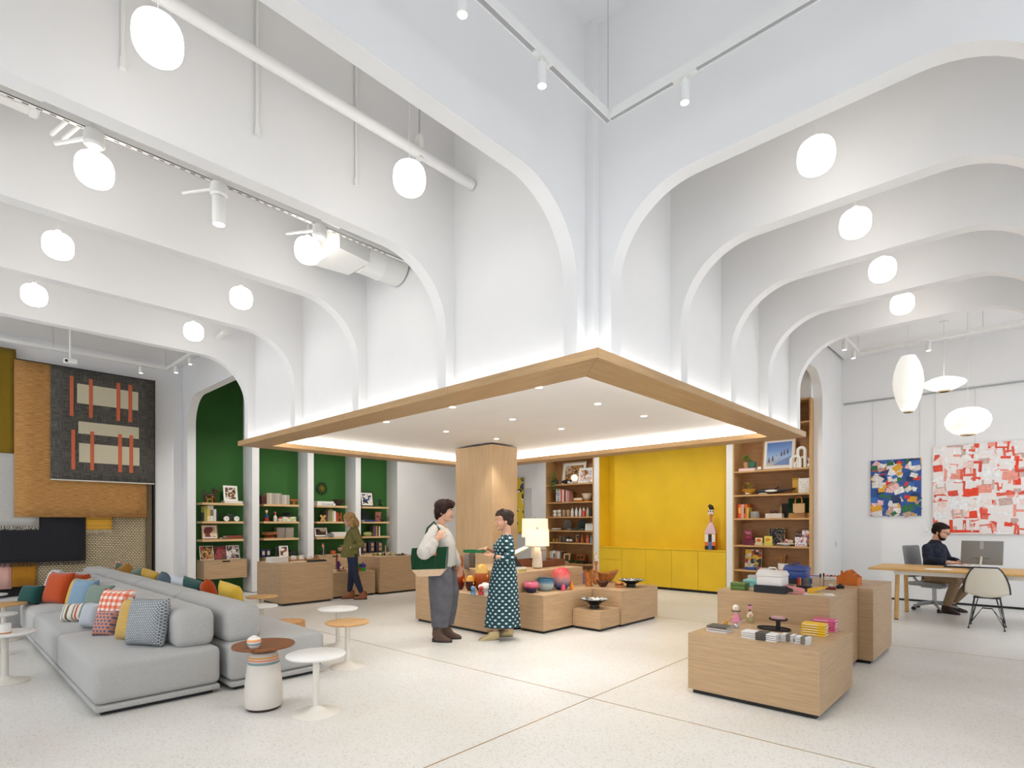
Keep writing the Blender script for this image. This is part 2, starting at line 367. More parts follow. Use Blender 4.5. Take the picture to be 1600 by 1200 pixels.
dl = [(842, 605), (934, 631), (1006, 650), (801, 655), (707, 636), (604, 659), (697, 674), (877, 670), (775.6, 685.6)]
for x, y in dl:
    p = at(x, y, zc); o = MB().lathe([(.045, -.002), (.045, .004), (.032, .006)], 20).build('downlight', WMETAL, can, p); MB().cyl((0, 0), .034, -.004, .002).build('lens', plain('#fff4e0', .4, emit=14, name='lamp_lens'), o)
    light('downlight_beam', 'SPOT', (0, 0, -.02), 35, (1, .97, .92), None, (0, 0, 0), o, 100)
# LED strips: in the cove (lying on the boards) and on top of the canopy around the core
def ledx(x0, x1, y, z, w=.03): MB().box(x0, x1, y-w/2, y+w/2, z, z+.006).build('led_strip', LED, can)
def ledy(y0, y1, x, z, w=.03): MB().box(x-w/2, x+w/2, y0, y1, z, z+.006).build('led_strip', LED, can)
lz = ZT+.002
for a_, c_, wx, wy in (((ix0+ix1)/2, iy0-.008, ix1-ix0, .03), ((ix0+ix1)/2, iy1+.008, ix1-ix0, .03), (ix0-.008, (iy0+iy1)/2, .03, iy1-iy0), (ix1+.008, (iy0+iy1)/2, .03, iy1-iy0)): light('cove_light', 'AREA', (a_, c_, ZT+.012), 3.5*max(wx, wy), (1, .96, .9), (wx, wy), (R(180), 0, 0), can)
ledx(ix0, ix1, iy0-.008, lz, .02); ledx(ix0, ix1, iy1+.008, lz, .02); ledy(iy0, iy1, ix0-.008, lz, .02); ledy(iy0, iy1, ix1+.008, lz, .02)
topz = 2.588
MB().box(cx0+.01, XW, cy0+.01, cy1-.01, topz+.0005, topz+.004).box(XW, cx1-.01, cy0+.01, YW, topz+.0005, topz+.004).build('top_deck', WHITE, can)
ya = YW
for i, yb in enumerate([YB[0]]+YB[1:]):          # between the fins
    y0 = (YB[i-1]+BT) if i else cy0+.03
    if yb-y0 > .2: light('led_uplight', 'AREA', (XW-.06, (y0+yb)/2, topz+.012), .8*(yb-y0), (1, .97, .93), (yb-y0, .04), (R(180), R(0), R(90)), can)
for i, xb in enumerate(XB):
    x0_ = (XB[i-1]+BT) if i else cx0+.03
    if xb-x0_ > .2: light('led_uplight', 'AREA', ((x0_+xb)/2, YW-.06, topz+.012), .8*(xb-x0_), (1, .97, .93), (xb-x0_, .04), (R(180), 0, 0), can)
light('led_uplight', 'AREA', (XW-.05, YW+.03, topz+.012), .06, (1, .97, .93), (.08, .06), (R(180), 0, 0), can)
# column
col = thing('column', 'square oak-clad column rising through the plinths to the canopy', 'column', (6.354, 6.41, 0))
MB().box(0, .577, 0, .88, 0, zc-.02).build('core_post', DARK, col)
for a in (0, 1):
    MB().box(-.012, 0, -.012, .892, 0, zc-.03).build('cladding_panel', OAKV, col, (a*.589, 0, 0)); MB().box(0, .577, -.012, 0, 0, zc-.03).build('cladding_panel', OAKV, col, (0, a*.892, 0))
# ================================================================== PLINTHS AND COUNTERS
def plinth(label, x0, x1, y0, y1, h, split=None, group=None):
    t = thing('display_plinth', label, 'plinth', (x0, y0, 0), 0, group); w, d = x1-x0, y1-y0
    MB().box(.03, w-.03, .03, d-.03, 0, .035).build('toe_kick', BLACK, t)
    th = .019
    for a, c in ((0, w),):
        MB().box(0, w, 0, th, .035, h-.0005).build('side_panel', OAK, t); MB().box(0, w, d-th, d, .035, h-.0005).build('side_panel', OAK, t)
        MB().box(0, th, th+.0006, d-th-.0006, .035, h-.0005).build('side_panel', OAK, t); MB().box(w-th, w, th+.0006, d-th-.0006, .035, h-.0005).build('side_panel', OAK, t)
    if split:
        MB().box(th+.001, w-th-.001, th+.001, split-.001, h-.02, h).build('top_panel', OAK, t); MB().box(th+.001, w-th-.001, split+.001, d-th-.001, h-.02, h).build('top_panel', OAK, t)
    else: MB().box(th+.001, w-th-.001, th+.001, d-th-.001, h-.02, h).build('top_panel', OAK, t)
    return t
H1, H2, H3 = .485, .75, .263
plinth('low oak plinth in front carrying the pink and yellow books and black tray', 4.33, 5.325, 1.085, 2.065, .492)
plinth('tall oak plinth behind the low book plinth, with the lidded tin boxes', 5.335, 6.40, 1.26, 2.24, H2)
plinth('tall oak plinth carrying the orange house-shaped box', 6.41, 7.41, 1.13, 2.15, H2)
plinth('low oak plinth under the amber glass vases, beside the two women', 4.82, 5.295, 4.96, 6.0, H1)
plinth('tall oak end block behind the woman with the green tote', 4.82, 5.295, 6.01, 6.42, .735)
plinth('tall oak block against the column carrying the lit table lamps', 5.30, 6.77, 4.90, 6.38, H2)
plinth('low oak plinth under the blue and pink glass bowls', 5.335, 6.395, 4.465, 4.89, H1)
plinth('lowest small oak block carrying a single flared black bowl', 5.93, 6.395, 4.02, 4.455, H3)
plinth('low oak plinth under the carved wooden bowls, towards the yellow cabinets', 6.41, 7.39, 4.0, 4.89, H1)
plinth('oak counter with stacked white books before the green shelves', 4.11, 5.055, 9.18, 10.17, .71)
plinth('low oak block behind the woman in the olive jacket', 5.07, 6.05, 9.36, 10.2, .475)
plinth('oak counter with small ornaments, nearest the beige aisle wall', 6.105, 7.12, 9.28, 10.28, .73)
# ================================================================== GREEN NICHES
SH = [1.795, 1.435, 1.083]; SY0, SY1 = 11.53, 11.86
NX = [(3.64, 4.40), (4.80, 5.55), (5.96, 6.72), (7.11, 7.87)]
NN = ['leftmost green niche', 'second green niche', 'green niche with the clock', 'green niche behind the olive jacket']
for i, (a, c) in enumerate(NX):
    for j, z in enumerate(SH):
        tag(MB().box(a, c, SY0, SY1, z-.042, z).build('wall_shelf', wood('#d8b584', (3, 40, 40), .08, name='oak_shelf_edge')), '%s oak shelf in the %s' % (['top', 'middle', 'bottom'][j], NN[i]), 'shelf')
    t = thing('drawer_unit', 'floating oak drawer box low in the %s' % NN[i], 'drawer unit', (a+.0, 11.44, .32))
    w = c-a+.03
    MB().box(0, w, 0, .42, 0, .018).box(0, w, 0, .42, .348, .366).box(0, .018, 0, .42, .018, .348).box(w-.018, w, 0, .42, .018, .348).build('carcass', OAK, t)
    f = MB().box(.021, w-.021, .004, .022, .021, .345).build('drawer', OAK, t)
    MB().prism([(w/2-.075, .345), (w/2+.075, .345), (w/2+.065, .318), (w/2-.065, .318)], .001, .0045, 'Y').build('finger_pull', BLACK, f)
# ================================================================== BOOKCASES AND YELLOW NICHE
def bookcase(label, y0, y1, shelves, top=3.61):
    t = thing('bookcase', label, 'bookcase', (XS-.012, y0+.004, 0)); w = y1-y0-.008; d = .40
    OS = wood('#c79c67', (40, 3, 40), .1, name='oak_case')
    MB().box(d-.02, d, .025, w-.025, .06, top-.03).build('back_panel', OAKD, t)
    MB().box(0, d, 0, .025, .0, top).build('side_panel', OS, t); MB().box(0, d, w-.025, w, 0, top).build('side_panel', OS, t)
    MB().box(0, d, .025, w-.025, top-.03, top).build('top_panel', OS, t); MB().box(.02, d, .025, w-.025, 0, .06).build('base_panel', OS, t)
    for z in shelves: MB().box(.004, d-.02, .025, w-.025, z-.03, z).build('shelf', OS, t)
SR = [.513, .982, 1.492, 1.935, 2.387, 3.206]; SL = [.428, .929, 1.223, 1.556, 1.912, 2.349, 3.1]
bookcase('oak bookcase between the aisle door and the yellow niche', LB[0], LB[1], SL)
bookcase('wide oak bookcase between the yellow niche and the desk area', RB[0], RB[1], SR)
struct(MB().box(XS+.418, XS+.44, YL[0], YL[1], .6, 3.4).build('wall_yellow', YELLOW))
ycab = thing('storage_cabinet', 'built-in yellow lacquer cabinets with flush doors along the yellow niche', 'cabinet', (XS-.01, YL[0]+.004, 0)); wY = YL[1]-YL[0]-.008
zt = EYE-(861-CY)*mpp((XS, 5.7)); zt = .86
MB().box(.02, .40, 0, wY, .05, zt-.025).build('carcass', plain('#b8950f', .5), ycab); MB().box(.04, .4, .02, wY-.02, 0, .05).build('toe_kick', BLACK, ycab)
MB().box(-.004, .425, 0, wY, zt-.02, zt).build('top', YELLOW, ycab)
ye = [0]+[onx(x, 880, XS).y-YL[0] for x in (1091, 1050, 1009.5, 972)]+[wY]
for i in range(5):
    if i < 4: MB().box(0, .019, ye[i]+.003, ye[i+1]-.003, .055, zt-.026).build('door', YELLOW, ycab)
    else:
        for z0, z1 in ((.055, .29), (.296, .57), (.576, zt-.026)): MB().box(0, .019, ye[i]+.003, ye[i+1]-.003, z0, z1).build('drawer_front', YELLOW, ycab)
# ================================================================== SOFAS
SOFA = cloth('#b3b2af', 420, .12, name='grey_weave')
def sofa(label, x_front, x_back, ys, back_from, face):
    """ys: module joints along y; face -1: seat looks to -x"""
    t = thing('modular_sofa', label, 'sofa', ((x_front+x_back)/2, ys[0], 0))
    cxm = (x_front+x_back)/2; w = abs(x_back-x_front)/2
    for a, c in zip(ys, ys[1:]):
        a -= ys[0]; c -= ys[0]
        MB().box(-w+.05, w-.05, a+.05, c-.05, 0, .03).build('plinth_base', BLACK, t)
        MB().rbox(-w+.008, w-.008, a+.006, c-.006, .03, .075, .012, 2).build('base_cushion', SOFA, t)
        m = MB(); m.rbox(-w, w, a+.003, c-.003, .078, .385, .05, 4)
        for v in m.bm.verts:                                  # soft crown on the seat
            if v.co.z > .33:
                u = v.co.x/w; q = (v.co.y-(a+c)/2)/((c-a)/2); v.co.z += .022*max(0, 1-u*u)*max(0, 1-q*q)
        bmesh.ops.subdivide_edges(m.bm, edges=[e for e in m.bm.edges if e.calc_length() > .4], cuts=6, use_grid_fill=True)
        for v in m.bm.verts:
            if v.co.z > .384:
                u = v.co.x/w; q = (v.co.y-(a+c)/2)/((c-a)/2); v.co.z += .03*max(0, 1-u*u)*max(0, 1-q*q)
        m.build('seat_cushion', SOFA, t, smooth=60)
    bx0, bx1 = (w-.31, w-.005) if face < 0 else (-w+.005, -w+.31)
    first = True
    for a, c in zip(ys, ys[1:]):
        a -= ys[0]; c -= ys[0]; a0 = a+(back_from if first else 0); first = False
        m = MB(); m.rbox(bx0, bx1, a0+.004, c-.004, .37, .695, .085, 5); m.build('backrest', SOFA, t, smooth=60)
        MB().tube([(bx0+.02 if face < 0 else bx1-.02, a0+.05, .62), (bx0+.02 if face < 0 else bx1-.02, c-.05, .62)], .003, 6).build('seam', cloth('#9fa1a4', 300), t)
    return t
sofa('grey fabric modular sofa facing the street window, heaped with patterned pillows', .83, 1.685, [4.88, 6.5, 8.1, 9.35], .09, -1)
sofa('grey fabric modular sofa back to back with the pillow-heaped one, facing the plinths', 2.58, 1.735, [4.83, 6.4, 8.0, 9.6, 11.2], .09, 1)
t = thing('sofa_ottoman', 'light grey fabric chaise at the far end under the rugs', 'sofa', (1.1, 9.42, 0))
MB().box(-.6, .5, .04, .8, 0, .03).build('plinth_base', BLACK, t); MB().rbox(-.65, .58, 0, .85, .03, .385, .05, 4).build('seat_cushion', SOFA, t, smooth=60); MB().rbox(.2, .58, 0.02, .83, .37, .69, .085, 4).build('backrest', SOFA, t, smooth=60)
# pillows
def pillow_mesh(w, h, th, mat):
    m = MB(); nu, nv = 14, 14; top, bot = [], []
    for i in range(nu+1):
        rt, rb = [], []
        for j in range(nv+1):
            u, q = -1+2*i/nu, -1+2*j/nv
            pin = 1-.07*(1-u*u)*(q*q)-.0; pin2 = 1-.07*(1-q*q)*(u*u)
            x, z = u*w/2*pin2, q*h/2*pin; f = ((1-u**4)*(1-q**4))**.55*th/2
            rt.append((x, -f, z)); rb.append((x, f, z))
        top.append(rt); bot.append(rb)
    for g in (top, bot): m.rings(g, False, False, None, False)
    bmesh.ops.remove_doubles(m.bm, verts=m.bm.verts, dist=.0005)
    return m.mesh('pillow', mat, 80)
def pillow(label, x, y, wpx, hpx, head, lean, mat, z=.40, th=.16, roll=0, X=None, cat='pillow'):
    """x, y: photograph pixel of the pillow's lower edge on the seat"""
    p = at(x, y, z) if X is None else ony(x, y, X)
    s = mpp(p); c = abs(math.cos(R(head)-(math.atan2(p.y, p.x)+math.pi))); w = wpx*s*.88; h = hpx*s*.96
    o = put('pillow', pillow_mesh(w, h, th, mat)); q = R(head)+R(90)
    M = Matrix.Translation(p) @ Matrix.Rotation(q, 4, 'Z') @ Matrix.Rotation(R(-lean), 4, 'X') @ Matrix.Rotation(R(roll), 4, 'Y') @ Matrix.Translation((0, 0, h/2*.97))
    o.matrix_world = M; return tag(o, label, 'pillow', 'pillows on the grey sofas')
def check(c1, c2, size, name):
    m, nt, b = newmat(name); v = coords(nt); sp = N(nt, 'ShaderNodeSeparateXYZ'); nt.links.new(v, sp.inputs[0]); outs = []
    for ax in (0, 2):
        mu = N(nt, 'ShaderNodeMath', operation='PINGPONG'); nt.links.new(sp.outputs[ax], mu.inputs[0]); mu.inputs[1].default_value = size
        g = N(nt, 'ShaderNodeMath', operation='GREATER_THAN'); nt.links.new(mu.outputs[0], g.inputs[0]); g.inputs[1].default_value = size/2; outs.append(g.outputs[0])
    a = N(nt, 'ShaderNodeMath', operation='ADD'); nt.links.new(outs[0], a.inputs[0]); nt.links.new(outs[1], a.inputs[1])
    h = N(nt, 'ShaderNodeMath', operation='MULTIPLY'); nt.links.new(a.outputs[0], h.inputs[0]); h.inputs[1].default_value = .5
    nt.links.new(ramp(nt, h.outputs[0], [(0, c1), (.5, c2[0]), (1, c2[1])]), b.inputs['Base Color']); b.inputs['Roughness'].default_value = .9; return m
def weavepat(c1, c2, sx, sz, name, kind='brick', mort=.28):
    m, nt, b = newmat(name); v = coords(nt, (1, 1, 1)); sp = N(nt, 'ShaderNodeSeparateXYZ'); nt.links.new(v, sp.inputs[0])
    cb = N(nt, 'ShaderNodeCombineXYZ'); nt.links.new(sp.outputs[0], cb.inputs[0]); nt.links.new(sp.outputs[2], cb.inputs[1])
    if kind == 'brick':
        t = N(nt, 'ShaderNodeTexBrick', i_Scale=1.0); t.inputs['Brick Width'].default_value = sx; t.inputs['Row Height'].default_value = sz; t.inputs['Mortar Size'].default_value = sz*mort; t.inputs['Mortar Smooth'].default_value = .3
        t.inputs['Color1'].default_value = lin(c1); t.inputs['Color2'].default_value = lin(shade(c1, .92)); t.inputs['Mortar'].default_value = lin(c2); nt.links.new(cb.outputs[0], t.inputs['Vector']); nt.links.new(t.outputs['Color'], b.inputs['Base Color'])
    else:
        t = N(nt, 'ShaderNodeTexChecker', i_Scale=1/sx); t.inputs['Color1'].default_value = lin(c1); t.inputs['Color2'].default_value = lin(c2); nt.links.new(cb.outputs[0], t.inputs['Vector']); nt.links.new(t.outputs['Color'], b.inputs['Base Color'])
    b.inputs['Roughness'].default_value = .92; b.inputs['Specular IOR Level'].default_value = .15; return m
rust, mustard, teal, slate, sage = cloth('#b4481c', 300), cloth('#c9a24c', 300), cloth('#1f4b48', 300), cloth('#7d97ab', 200, .14), cloth('#7d8c80', 300)
stripes = bands([(0, '#d9d2c4'), (.1, '#6f5a44'), (.17, '#d9d2c4'), (.27, '#b5492c'), (.36, '#e4ddd0'), (.5, '#7e8a86'), (.58, '#d9d2c4'), (.7, '#8d7650'), (.78, '#3f3a38'), (.84, '#dcd5c8'), (1, '#dcd5c8')], 'X', scale=5.2, repeat=True, rough=.9, name='striped_wool')
H = 205
pillow('pale grey pillow standing at the far end of the pillow heap', 76, 930, 26, 44, H-10, 18, cloth('#c3c4c8', 300))
pillow('rust orange pillow tucked behind the large rust one', 112, 940, 48, 48, H-5, 18, cloth('#a9421a', 300))
pillow('large rust orange pillow beside the dark teal one', 84, 944, 60, 54, H, 16, rust)
pillow('dark teal oblong pillow, farthest along the sofa', 44, 944, 44, 32, H+6, 20, teal)
pillow('mustard pillow peeking out behind the blue velvet one', 118, 952, 54, 52, H-4, 16, mustard)
pillow('dusty blue velvet pillow between the rust and striped pillows', 124, 955, 58, 54, H, 15, slate)
pillow('sage green pillow behind the striped oblong one', 148, 960, 58, 50, H-2, 16, sage)
pillow('oblong pillow with brown, red and cream stripes', 116, 972, 54, 32, H+10, 24, stripes, roll=-4)
pillow('pale blue-grey pillow half hidden behind the coral gingham', 141, 981, 44, 42, H, 15, cloth('#b6bcc2', 300))
pillow('coral and white gingham pillow', 172, 988, 68, 72, H+4, 14, check('#f1ece6', ('#ef9c82', '#e26a4a'), .028, 'gingham'))
pillow('mustard pillow behind the silver patterned one', 203, 1002, 68, 70, H, 14, cloth('#c8a45a', 220, .15))
pillow('small oblong pillow with blue and coral dots', 160, 994, 40, 43, H+12, 20, weavepat('#5f6a8e', '#c98f7c', .034, .03, 'dotted_weave'), th=.12)
pillow('large silver grey patterned pillow at the near end of the heap', 226, 1010, 76, 80, H+8, 10, weavepat('#d5d8da', '#6f7478', .02, .013, 'herringbone'), th=.18)
PB = [('coral patterned pillow peeking over the sofa back', 185, 882, 30, 'coral'), ('forest green pillow peeking over the sofa back', 200, 884, 30, 'forest'), ('golden brown pillow peeking over the sofa back', 203, 888, 30, 'brown'), ('sage pillow peeking over the sofa back', 228, 889, 30, 'sage'), ('small mustard pillow peeking over the sofa back', 243, 900, 26, 'mustard'), ('slate blue pillow peeking over the sofa back', 265, 896, 38, 'slate'), ('pale grey pillow peeking over the sofa back', 292, 905, 30, 'pale'), ('dark teal pillow peeking over the sofa back', 312, 907, 32, 'teal'), ('rust orange pillow at the near end of the second sofa', 334, 909, 50, 'rust'), ('yellow pillow lowest at the end of the second sofa', 366, 931, 28, 'yellow')]
PC = dict(coral=check('#efe4da', ('#e89a80', '#d9603e'), .03, 'coral_check'), forest=cloth('#3d5a48'), brown=cloth('#a5752f'), sage=cloth('#6c7d6c'), mustard=cloth('#c39a3c'), slate=cloth('#5f7280'), pale=cloth('#bfc4c8'), teal=cloth('#234d47'), rust=rust, yellow=cloth('#d9b342'))
for lab, x, y, wpx, cn in PB:
    X = 2.23+(.05 if cn in ('rust', 'coral') else 0)+(.12 if cn == 'yellow' else 0); top = onx(x, y, X); w = .46; h = max(.36, min(.5, (top.z-.40)/math.cos(R(14))))
    top.y = min(top.y, 10.85); o = put('pillow', pillow_mesh(w if cn != 'yellow' else .36, h, .16, PC[cn])); 
    o.matrix_world = Matrix.Translation((X, top.y, .40)) @ Matrix.Rotation(R(90+(-12 if cn in ('rust', 'slate') else 8)), 4, 'Z') @ Matrix.Rotation(R(-14), 4, 'X') @ Matrix.Rotation(R(10 if cn in ('sage', 'slate', 'rust', 'brown') else -8), 4, 'Y') @ Matrix.Translation((0, 0, h/2)); tag(o, lab, 'pillow', 'pillows on the grey sofas')
# ================================================================== SIDE TABLES
WTOP = plain('#eceae6', .35); OTOP = wood('#cfa26a', (3, 40, 3), .1, name='oak_top')
def tabtop(label, tx, ty, wpx, h, mat):
    p = at(tx, ty, h); r = wpx*mpp(p)/2*.97
    t = thing('side_table', label, 'table', (p.x, p.y, 0), 0, 'round pedestal tables'); br = r*.8
    MB().lathe([(br, 0), (br, .006), (br*.96, .012), (br*.5, .02), (.05, .04), (.026, .06)], 36).build('base', plain('#e3ddd2', .4), t)
    MB().cyl((0, 0), .024, .05, h-.02, 16).build('stem', plain('#e3ddd2', .4), t)
    MB().lathe([(r*.93, h-.022), (r, h-.012), (r, h-.003), (r-.004, h)], 48).build('top', mat, t); return t
tabtop('round white pedestal table nearest the camera, beside the pottery stool', 494, 1021, 92, .44, WTOP)
tabtop('round oak-topped pedestal table in the open floor', 543, 971, 69, .44, OTOP)
tabtop('round white pedestal table behind the oak-topped one', 528, 950, 62, .44, WTOP)
tabtop('round white pedestal table beside the second sofa', 406, 946, 54, .44, WTOP)
tabtop('round oak-topped pedestal table close to the oak counter', 409, 931, 49, .44, OTOP)
tabtop('round white pedestal table at the picture edge holding a white cup', 8, 988, 78, .44, WTOP)
tabtop('round white pedestal table behind the cup table', -4, 959, 50, .44, WTOP)
tabtop('oak-topped pedestal table at the picture edge by the sofa', 6, 943, 58, .44, OTOP)
tabtop('white pedestal table farthest along the picture edge', -20, 929, 50, .44, WTOP)
p = at(6, 990, .44); t = thing('cup', 'white porcelain cup on the pedestal table at the picture edge', 'cup', p); MB().lathe([(.045, 0), (.05, .01), (.05, .085), (.046, .085), (.044, .02), (.0, .016)], 24).build('body', plain('#f1efec', .25), t); MB().lathe([(.052, -.0), (.052, .012)], 24, (0, 0, .002)).build('foot_band', plain('#c98f5c', .5), t)
p = at(451, 970, .36); t = thing('cork_stool', 'turned cork stool by the second sofa', 'stool', (p.x, p.y, 0)); cork = plain('#b98a5c', .85, var=.3, vs=120)
MB().lathe([(.15, 0), (.155, .02), (.12, .1), (.11, .16), (.14, .24), (.17, .29), (.165, .34)], 32).build('body', cork, t); MB().lathe([(.165, .341), (.165, .358), (.155, .362)], 32).build('seat', cork, t)
p = at(412, 1106, 0); t = thing('ceramic_side_table', 'banded pottery side table with round walnut top', 'table', p)
pot = bands([(0, '#3a2320'), (.02, '#d9d2c8'), (.342, '#7d9493'), (.362, '#d9d2c8'), (.368, '#d98a72'), (.382, '#d9d2c8'), (.388, '#dca043'), (.4, '#dcd4c9'), (.425, '#8a7264'), (.5, '#8a7264')], 'Z', rough=.7, grain=.15, name='banded_stoneware')
MB().lathe([(.112, 0), (.122, .012), (.132, .03), (.136, .1), (.13, .2), (.118, .3), (.105, .39), (.095, .42), (.07, .44), (.06, .447), (.075, .46)], 40).build('pot', pot, t)
WAL = wood('#7d4a26', (4, 34, 4), .3, name='walnut'); MB().lathe([(.19, .462), (.22, .47), (.222, .48), (.218, .487)], 48).build('top', WAL, t)
p = at(397, 1012, .487); t = thing('lidded_jar', 'small banded ceramic jar on the walnut-topped pottery table', 'jar', p)
MB().lathe([(.03, 0), (.045, .02), (.05, .045), (.045, .066), (.03, .078), (.0, .082)], 24).build('body', bands([(0, '#e2dcd6'), (.022, '#8aa0a0'), (.038, '#e2dcd6'), (.046, '#e08a7c'), (.056, '#e9b24a'), (.064, '#e9e4de'), (.09, '#e9e4de')], 'Z', rough=.5, name='banded_jar'), t); MB().ell((0, 0, .082), (.02, .02, .008)).build('knob', plain('#efece8', .4), t)
# ================================================================== RUG DISPLAY
RY = YR-.03
rack = thing('rug_display_frame', 'black steel frame behind the hanging rugs', 'rack', (0, YR-.02, 0)); xr = ony(241, 700, YR-.02).x
MB().box(xr-.02, xr+.012, -.02, .015, 0, 4.0).build('post', BLACK, rack); MB().box(-1.2, xr, -.0, .02, 3.96, 4.0).build('rail', BLACK, rack)
MB().box(-1.2, xr-.02, .01, .018, .1, 3.96).build('backing', plain('#1c1a1a', .9), rack)
def rug(label, px, Y, mat, fringe=None, z_over=None, bump=0):
    """px: photograph corners x0, y-top at x0, x1, y-bottom at x1; hangs flat on plane Y"""
    x0, yt, x1, yb = px; a = ony(x0, yt, Y); c = ony(x1, yb, Y); t = thing('hanging_rug', label, 'rug', (a.x, Y, c.z), 0, 'rugs on the display wall')
    w, h = c.x-a.x, a.z-c.z; m = MB(); nx, nz = 8, 12
    for f in (0, .012):
        pass
    rows = [[(w*i/nx, .003*math.sin(i*2.1+j*.7), h*j/nz) for i in range(nx+1)] for j in range(nz+1)]
    m.rings(rows, False, False, None, False); ob = m.build('pile', mat, t, smooth=80); md = ob.modifiers.new('thick', 'SOLIDIFY'); md.thickness = .012; md.offset = 0
    if fringe:
        fm = MB(); n = int(w/.012)
        for i in range(n):
            x = w*(i+.5)/n; fm.tube([(x, 0, .005), (x+random.uniform(-.006, .006), -.004, -.03), (x+random.uniform(-.01, .01), -.002, -.055-random.random()*.02)], .003, 4)
        fo = fm.build('fringe', cloth(fringe, 300), t); fo['kind'] = 'stuff'
    return t, w, h
jute = None
m_, nt, b = newmat('jute'); v = coords(nt, (6, 1, 70)); n = N(nt, 'ShaderNodeTexNoise', i_Scale=1.4, i_Detail=6, i_Roughness=.7); nt.links.new(v, n.inputs[0]); nt.links.new(ramp(nt, n.outputs[0], [(.3, '#85592c'), (.5, '#b48247'), (.7, '#cda067')]), b.inputs['Base Color']); b.inputs['Roughness'].default_value = .95; bp = N(nt, 'ShaderNodeBump', i_Strength=.6, i_Distance=.01); nt.links.new(n.outputs[0], bp.inputs['Height']); nt.links.new(bp.outputs[0], b.inputs['Normal']); jute = m_
m_, nt, b = newmat('charcoal_weave'); v = coords(nt, (5, 1, 90)); n = N(nt, 'ShaderNodeTexNoise', i_Scale=1.5, i_Detail=5); nt.links.new(v, n.inputs[0]); v2 = coords(nt, (90, 1, 4)); n_2 = N(nt, 'ShaderNodeTexNoise', i_Scale=1.5, i_Detail=4); nt.links.new(v2, n_2.inputs[0]); ad = N(nt, 'ShaderNodeMath', operation='ADD'); nt.links.new(n.outputs[0], ad.inputs[0]); nt.links.new(n_2.outputs[0], ad.inputs[1]); hf = N(nt, 'ShaderNodeMath', operation='MULTIPLY'); hf.inputs[1].default_value = .5; nt.links.new(ad.outputs[0], hf.inputs[0]); nt.links.new(ramp(nt, hf.outputs[0], [(.35, '#2c2c2c'), (.5, '#4d4a46'), (.64, '#77705f')]), b.inputs['Base Color']); b.inputs['Roughness'].default_value = .95; charcoal = m_
rug('cream and taupe basket-weave rug hanging lowest behind the others', (40, 600, 236, 905), RY-.02, weavepat('#d6c7a6', '#5a4630', .045, .03, 'basket_weave', mort=.17))
tb, wtb, htb = rug('taupe border strip of the basket-weave rug edge', (229, 690, 237, 905), RY-.04, cloth('#6e604a', 200))
rug('pink wool rug hanging lowest at the picture edge', (-60, 700, 18, 920), RY-.045, cloth('#d7a79a', 200))
rug('ochre wool rug hanging low between pink and basket weave', (18, 700, 57, 915), RY-.045, cloth('#a9731f', 200))
rug('golden rug end with fringe below the jute rug', (128, 780, 175, 827), RY-.062, bands([(0, '#d9a132'), (.5, '#8d7a3f'), (.6, '#d9a132'), (1, '#d9a132')], 'Z', scale=9, repeat=True, rough=.9, name='gold_stripe'), '#d8c8a6')
rug('black wool rug hanging across the lower display', (-70, 770, 134, 875), RY-.08, cloth('#26262a', 200, .2), '#2b2b2f')
rug('pale grey rug with fringe beside the jute rug', (-60, 690, 61, 821), RY-.09, cloth('#b5b2ad', 200, .12), '#cfc6b8')
rug('olive gold rug at the top corner of the display', (-70, 530, 25, 709), RY-.11, cloth('#7d6417', 200, .15))
rug('large golden jute rug', (22, 561, 229, 809), RY-.13, jute)
ch, wch, hch = rug('charcoal rug with cream blocks and coral bars', (79, 570, 241, 757), RY-.16, charcoal)
def ch_box(x0, y0, x1, y1): # photograph pixels on the charcoal rug
    a = ony(x0, y0, RY-.172); c = ony(x1, y1, RY-.172); return a.x-ch.location.x, c.x-ch.location.x, c.z-ch.location.z, a.z-ch.location.z
for x0, y0, x1, y1 in ((120.5, 599, 216, 641.5), (122.5, 658, 217, 686), (123.5, 692, 218, 728)):
    a, c, z0, z1 = ch_box(x0, y0, x1, y1); MB().box(a, c, -.0125, -.010, z0, z1).build('cream_block', cloth('#c9bfa4', 250), ch)
for x, y0, y1 in ((112, 587, 650), (142, 592, 653), (185, 598, 658), (203.5, 601, 660), (114.5, 671, 733.5), (144, 674, 735), (187.5, 678, 738), (205, 680, 739)):
    a, c, z0, z1 = ch_box(x-3, y0, x+3, y1); MB().box(a, c, -.0155, -.0126, z0, z1).build('coral_bar', cloth('#c8694a', 250), ch)
MB().box(0, wch, -.014, -.010, 0, .02).build('hem', cloth('#d8d2c2'), ch)
# ================================================================== DESK CORNER
desk = thing('desk', 'long oak desk on round angled legs below the paintings', 'desk', (9.55, -.75, 0)); DW, DL, DH = 1.19, 2.5, .745
DOAK = wood('#d3a766', (30, 2.5, 30), .08, name='desk_oak')
MB().rbox(0, DW, 0, DL, DH-.028, DH, .004, 2).build('top', DOAK, desk)
MB().box(.12, DW-.12, .3, DL-.3, DH-.09, DH-.03).build('apron', WMETAL, desk)
for yy in (DL-.33, .33):
    for s in (-1, 1):
        xt, xb = DW/2+s*.36, DW/2+s*.47
        MB().tube([(xt, yy, DH-.03), (xb, yy, .012)], .028, 16).build('leg', DOAK, desk); MB().tube([(xb, yy, .014), (xb+s*.001, yy, 0)], .026, 12).build('foot', BLACK, desk)
    MB().tube([(DW/2-.36, yy, DH-.06), (DW/2+.36, yy, DH-.06)], .02, 10).build('crossbar', WMETAL, desk)
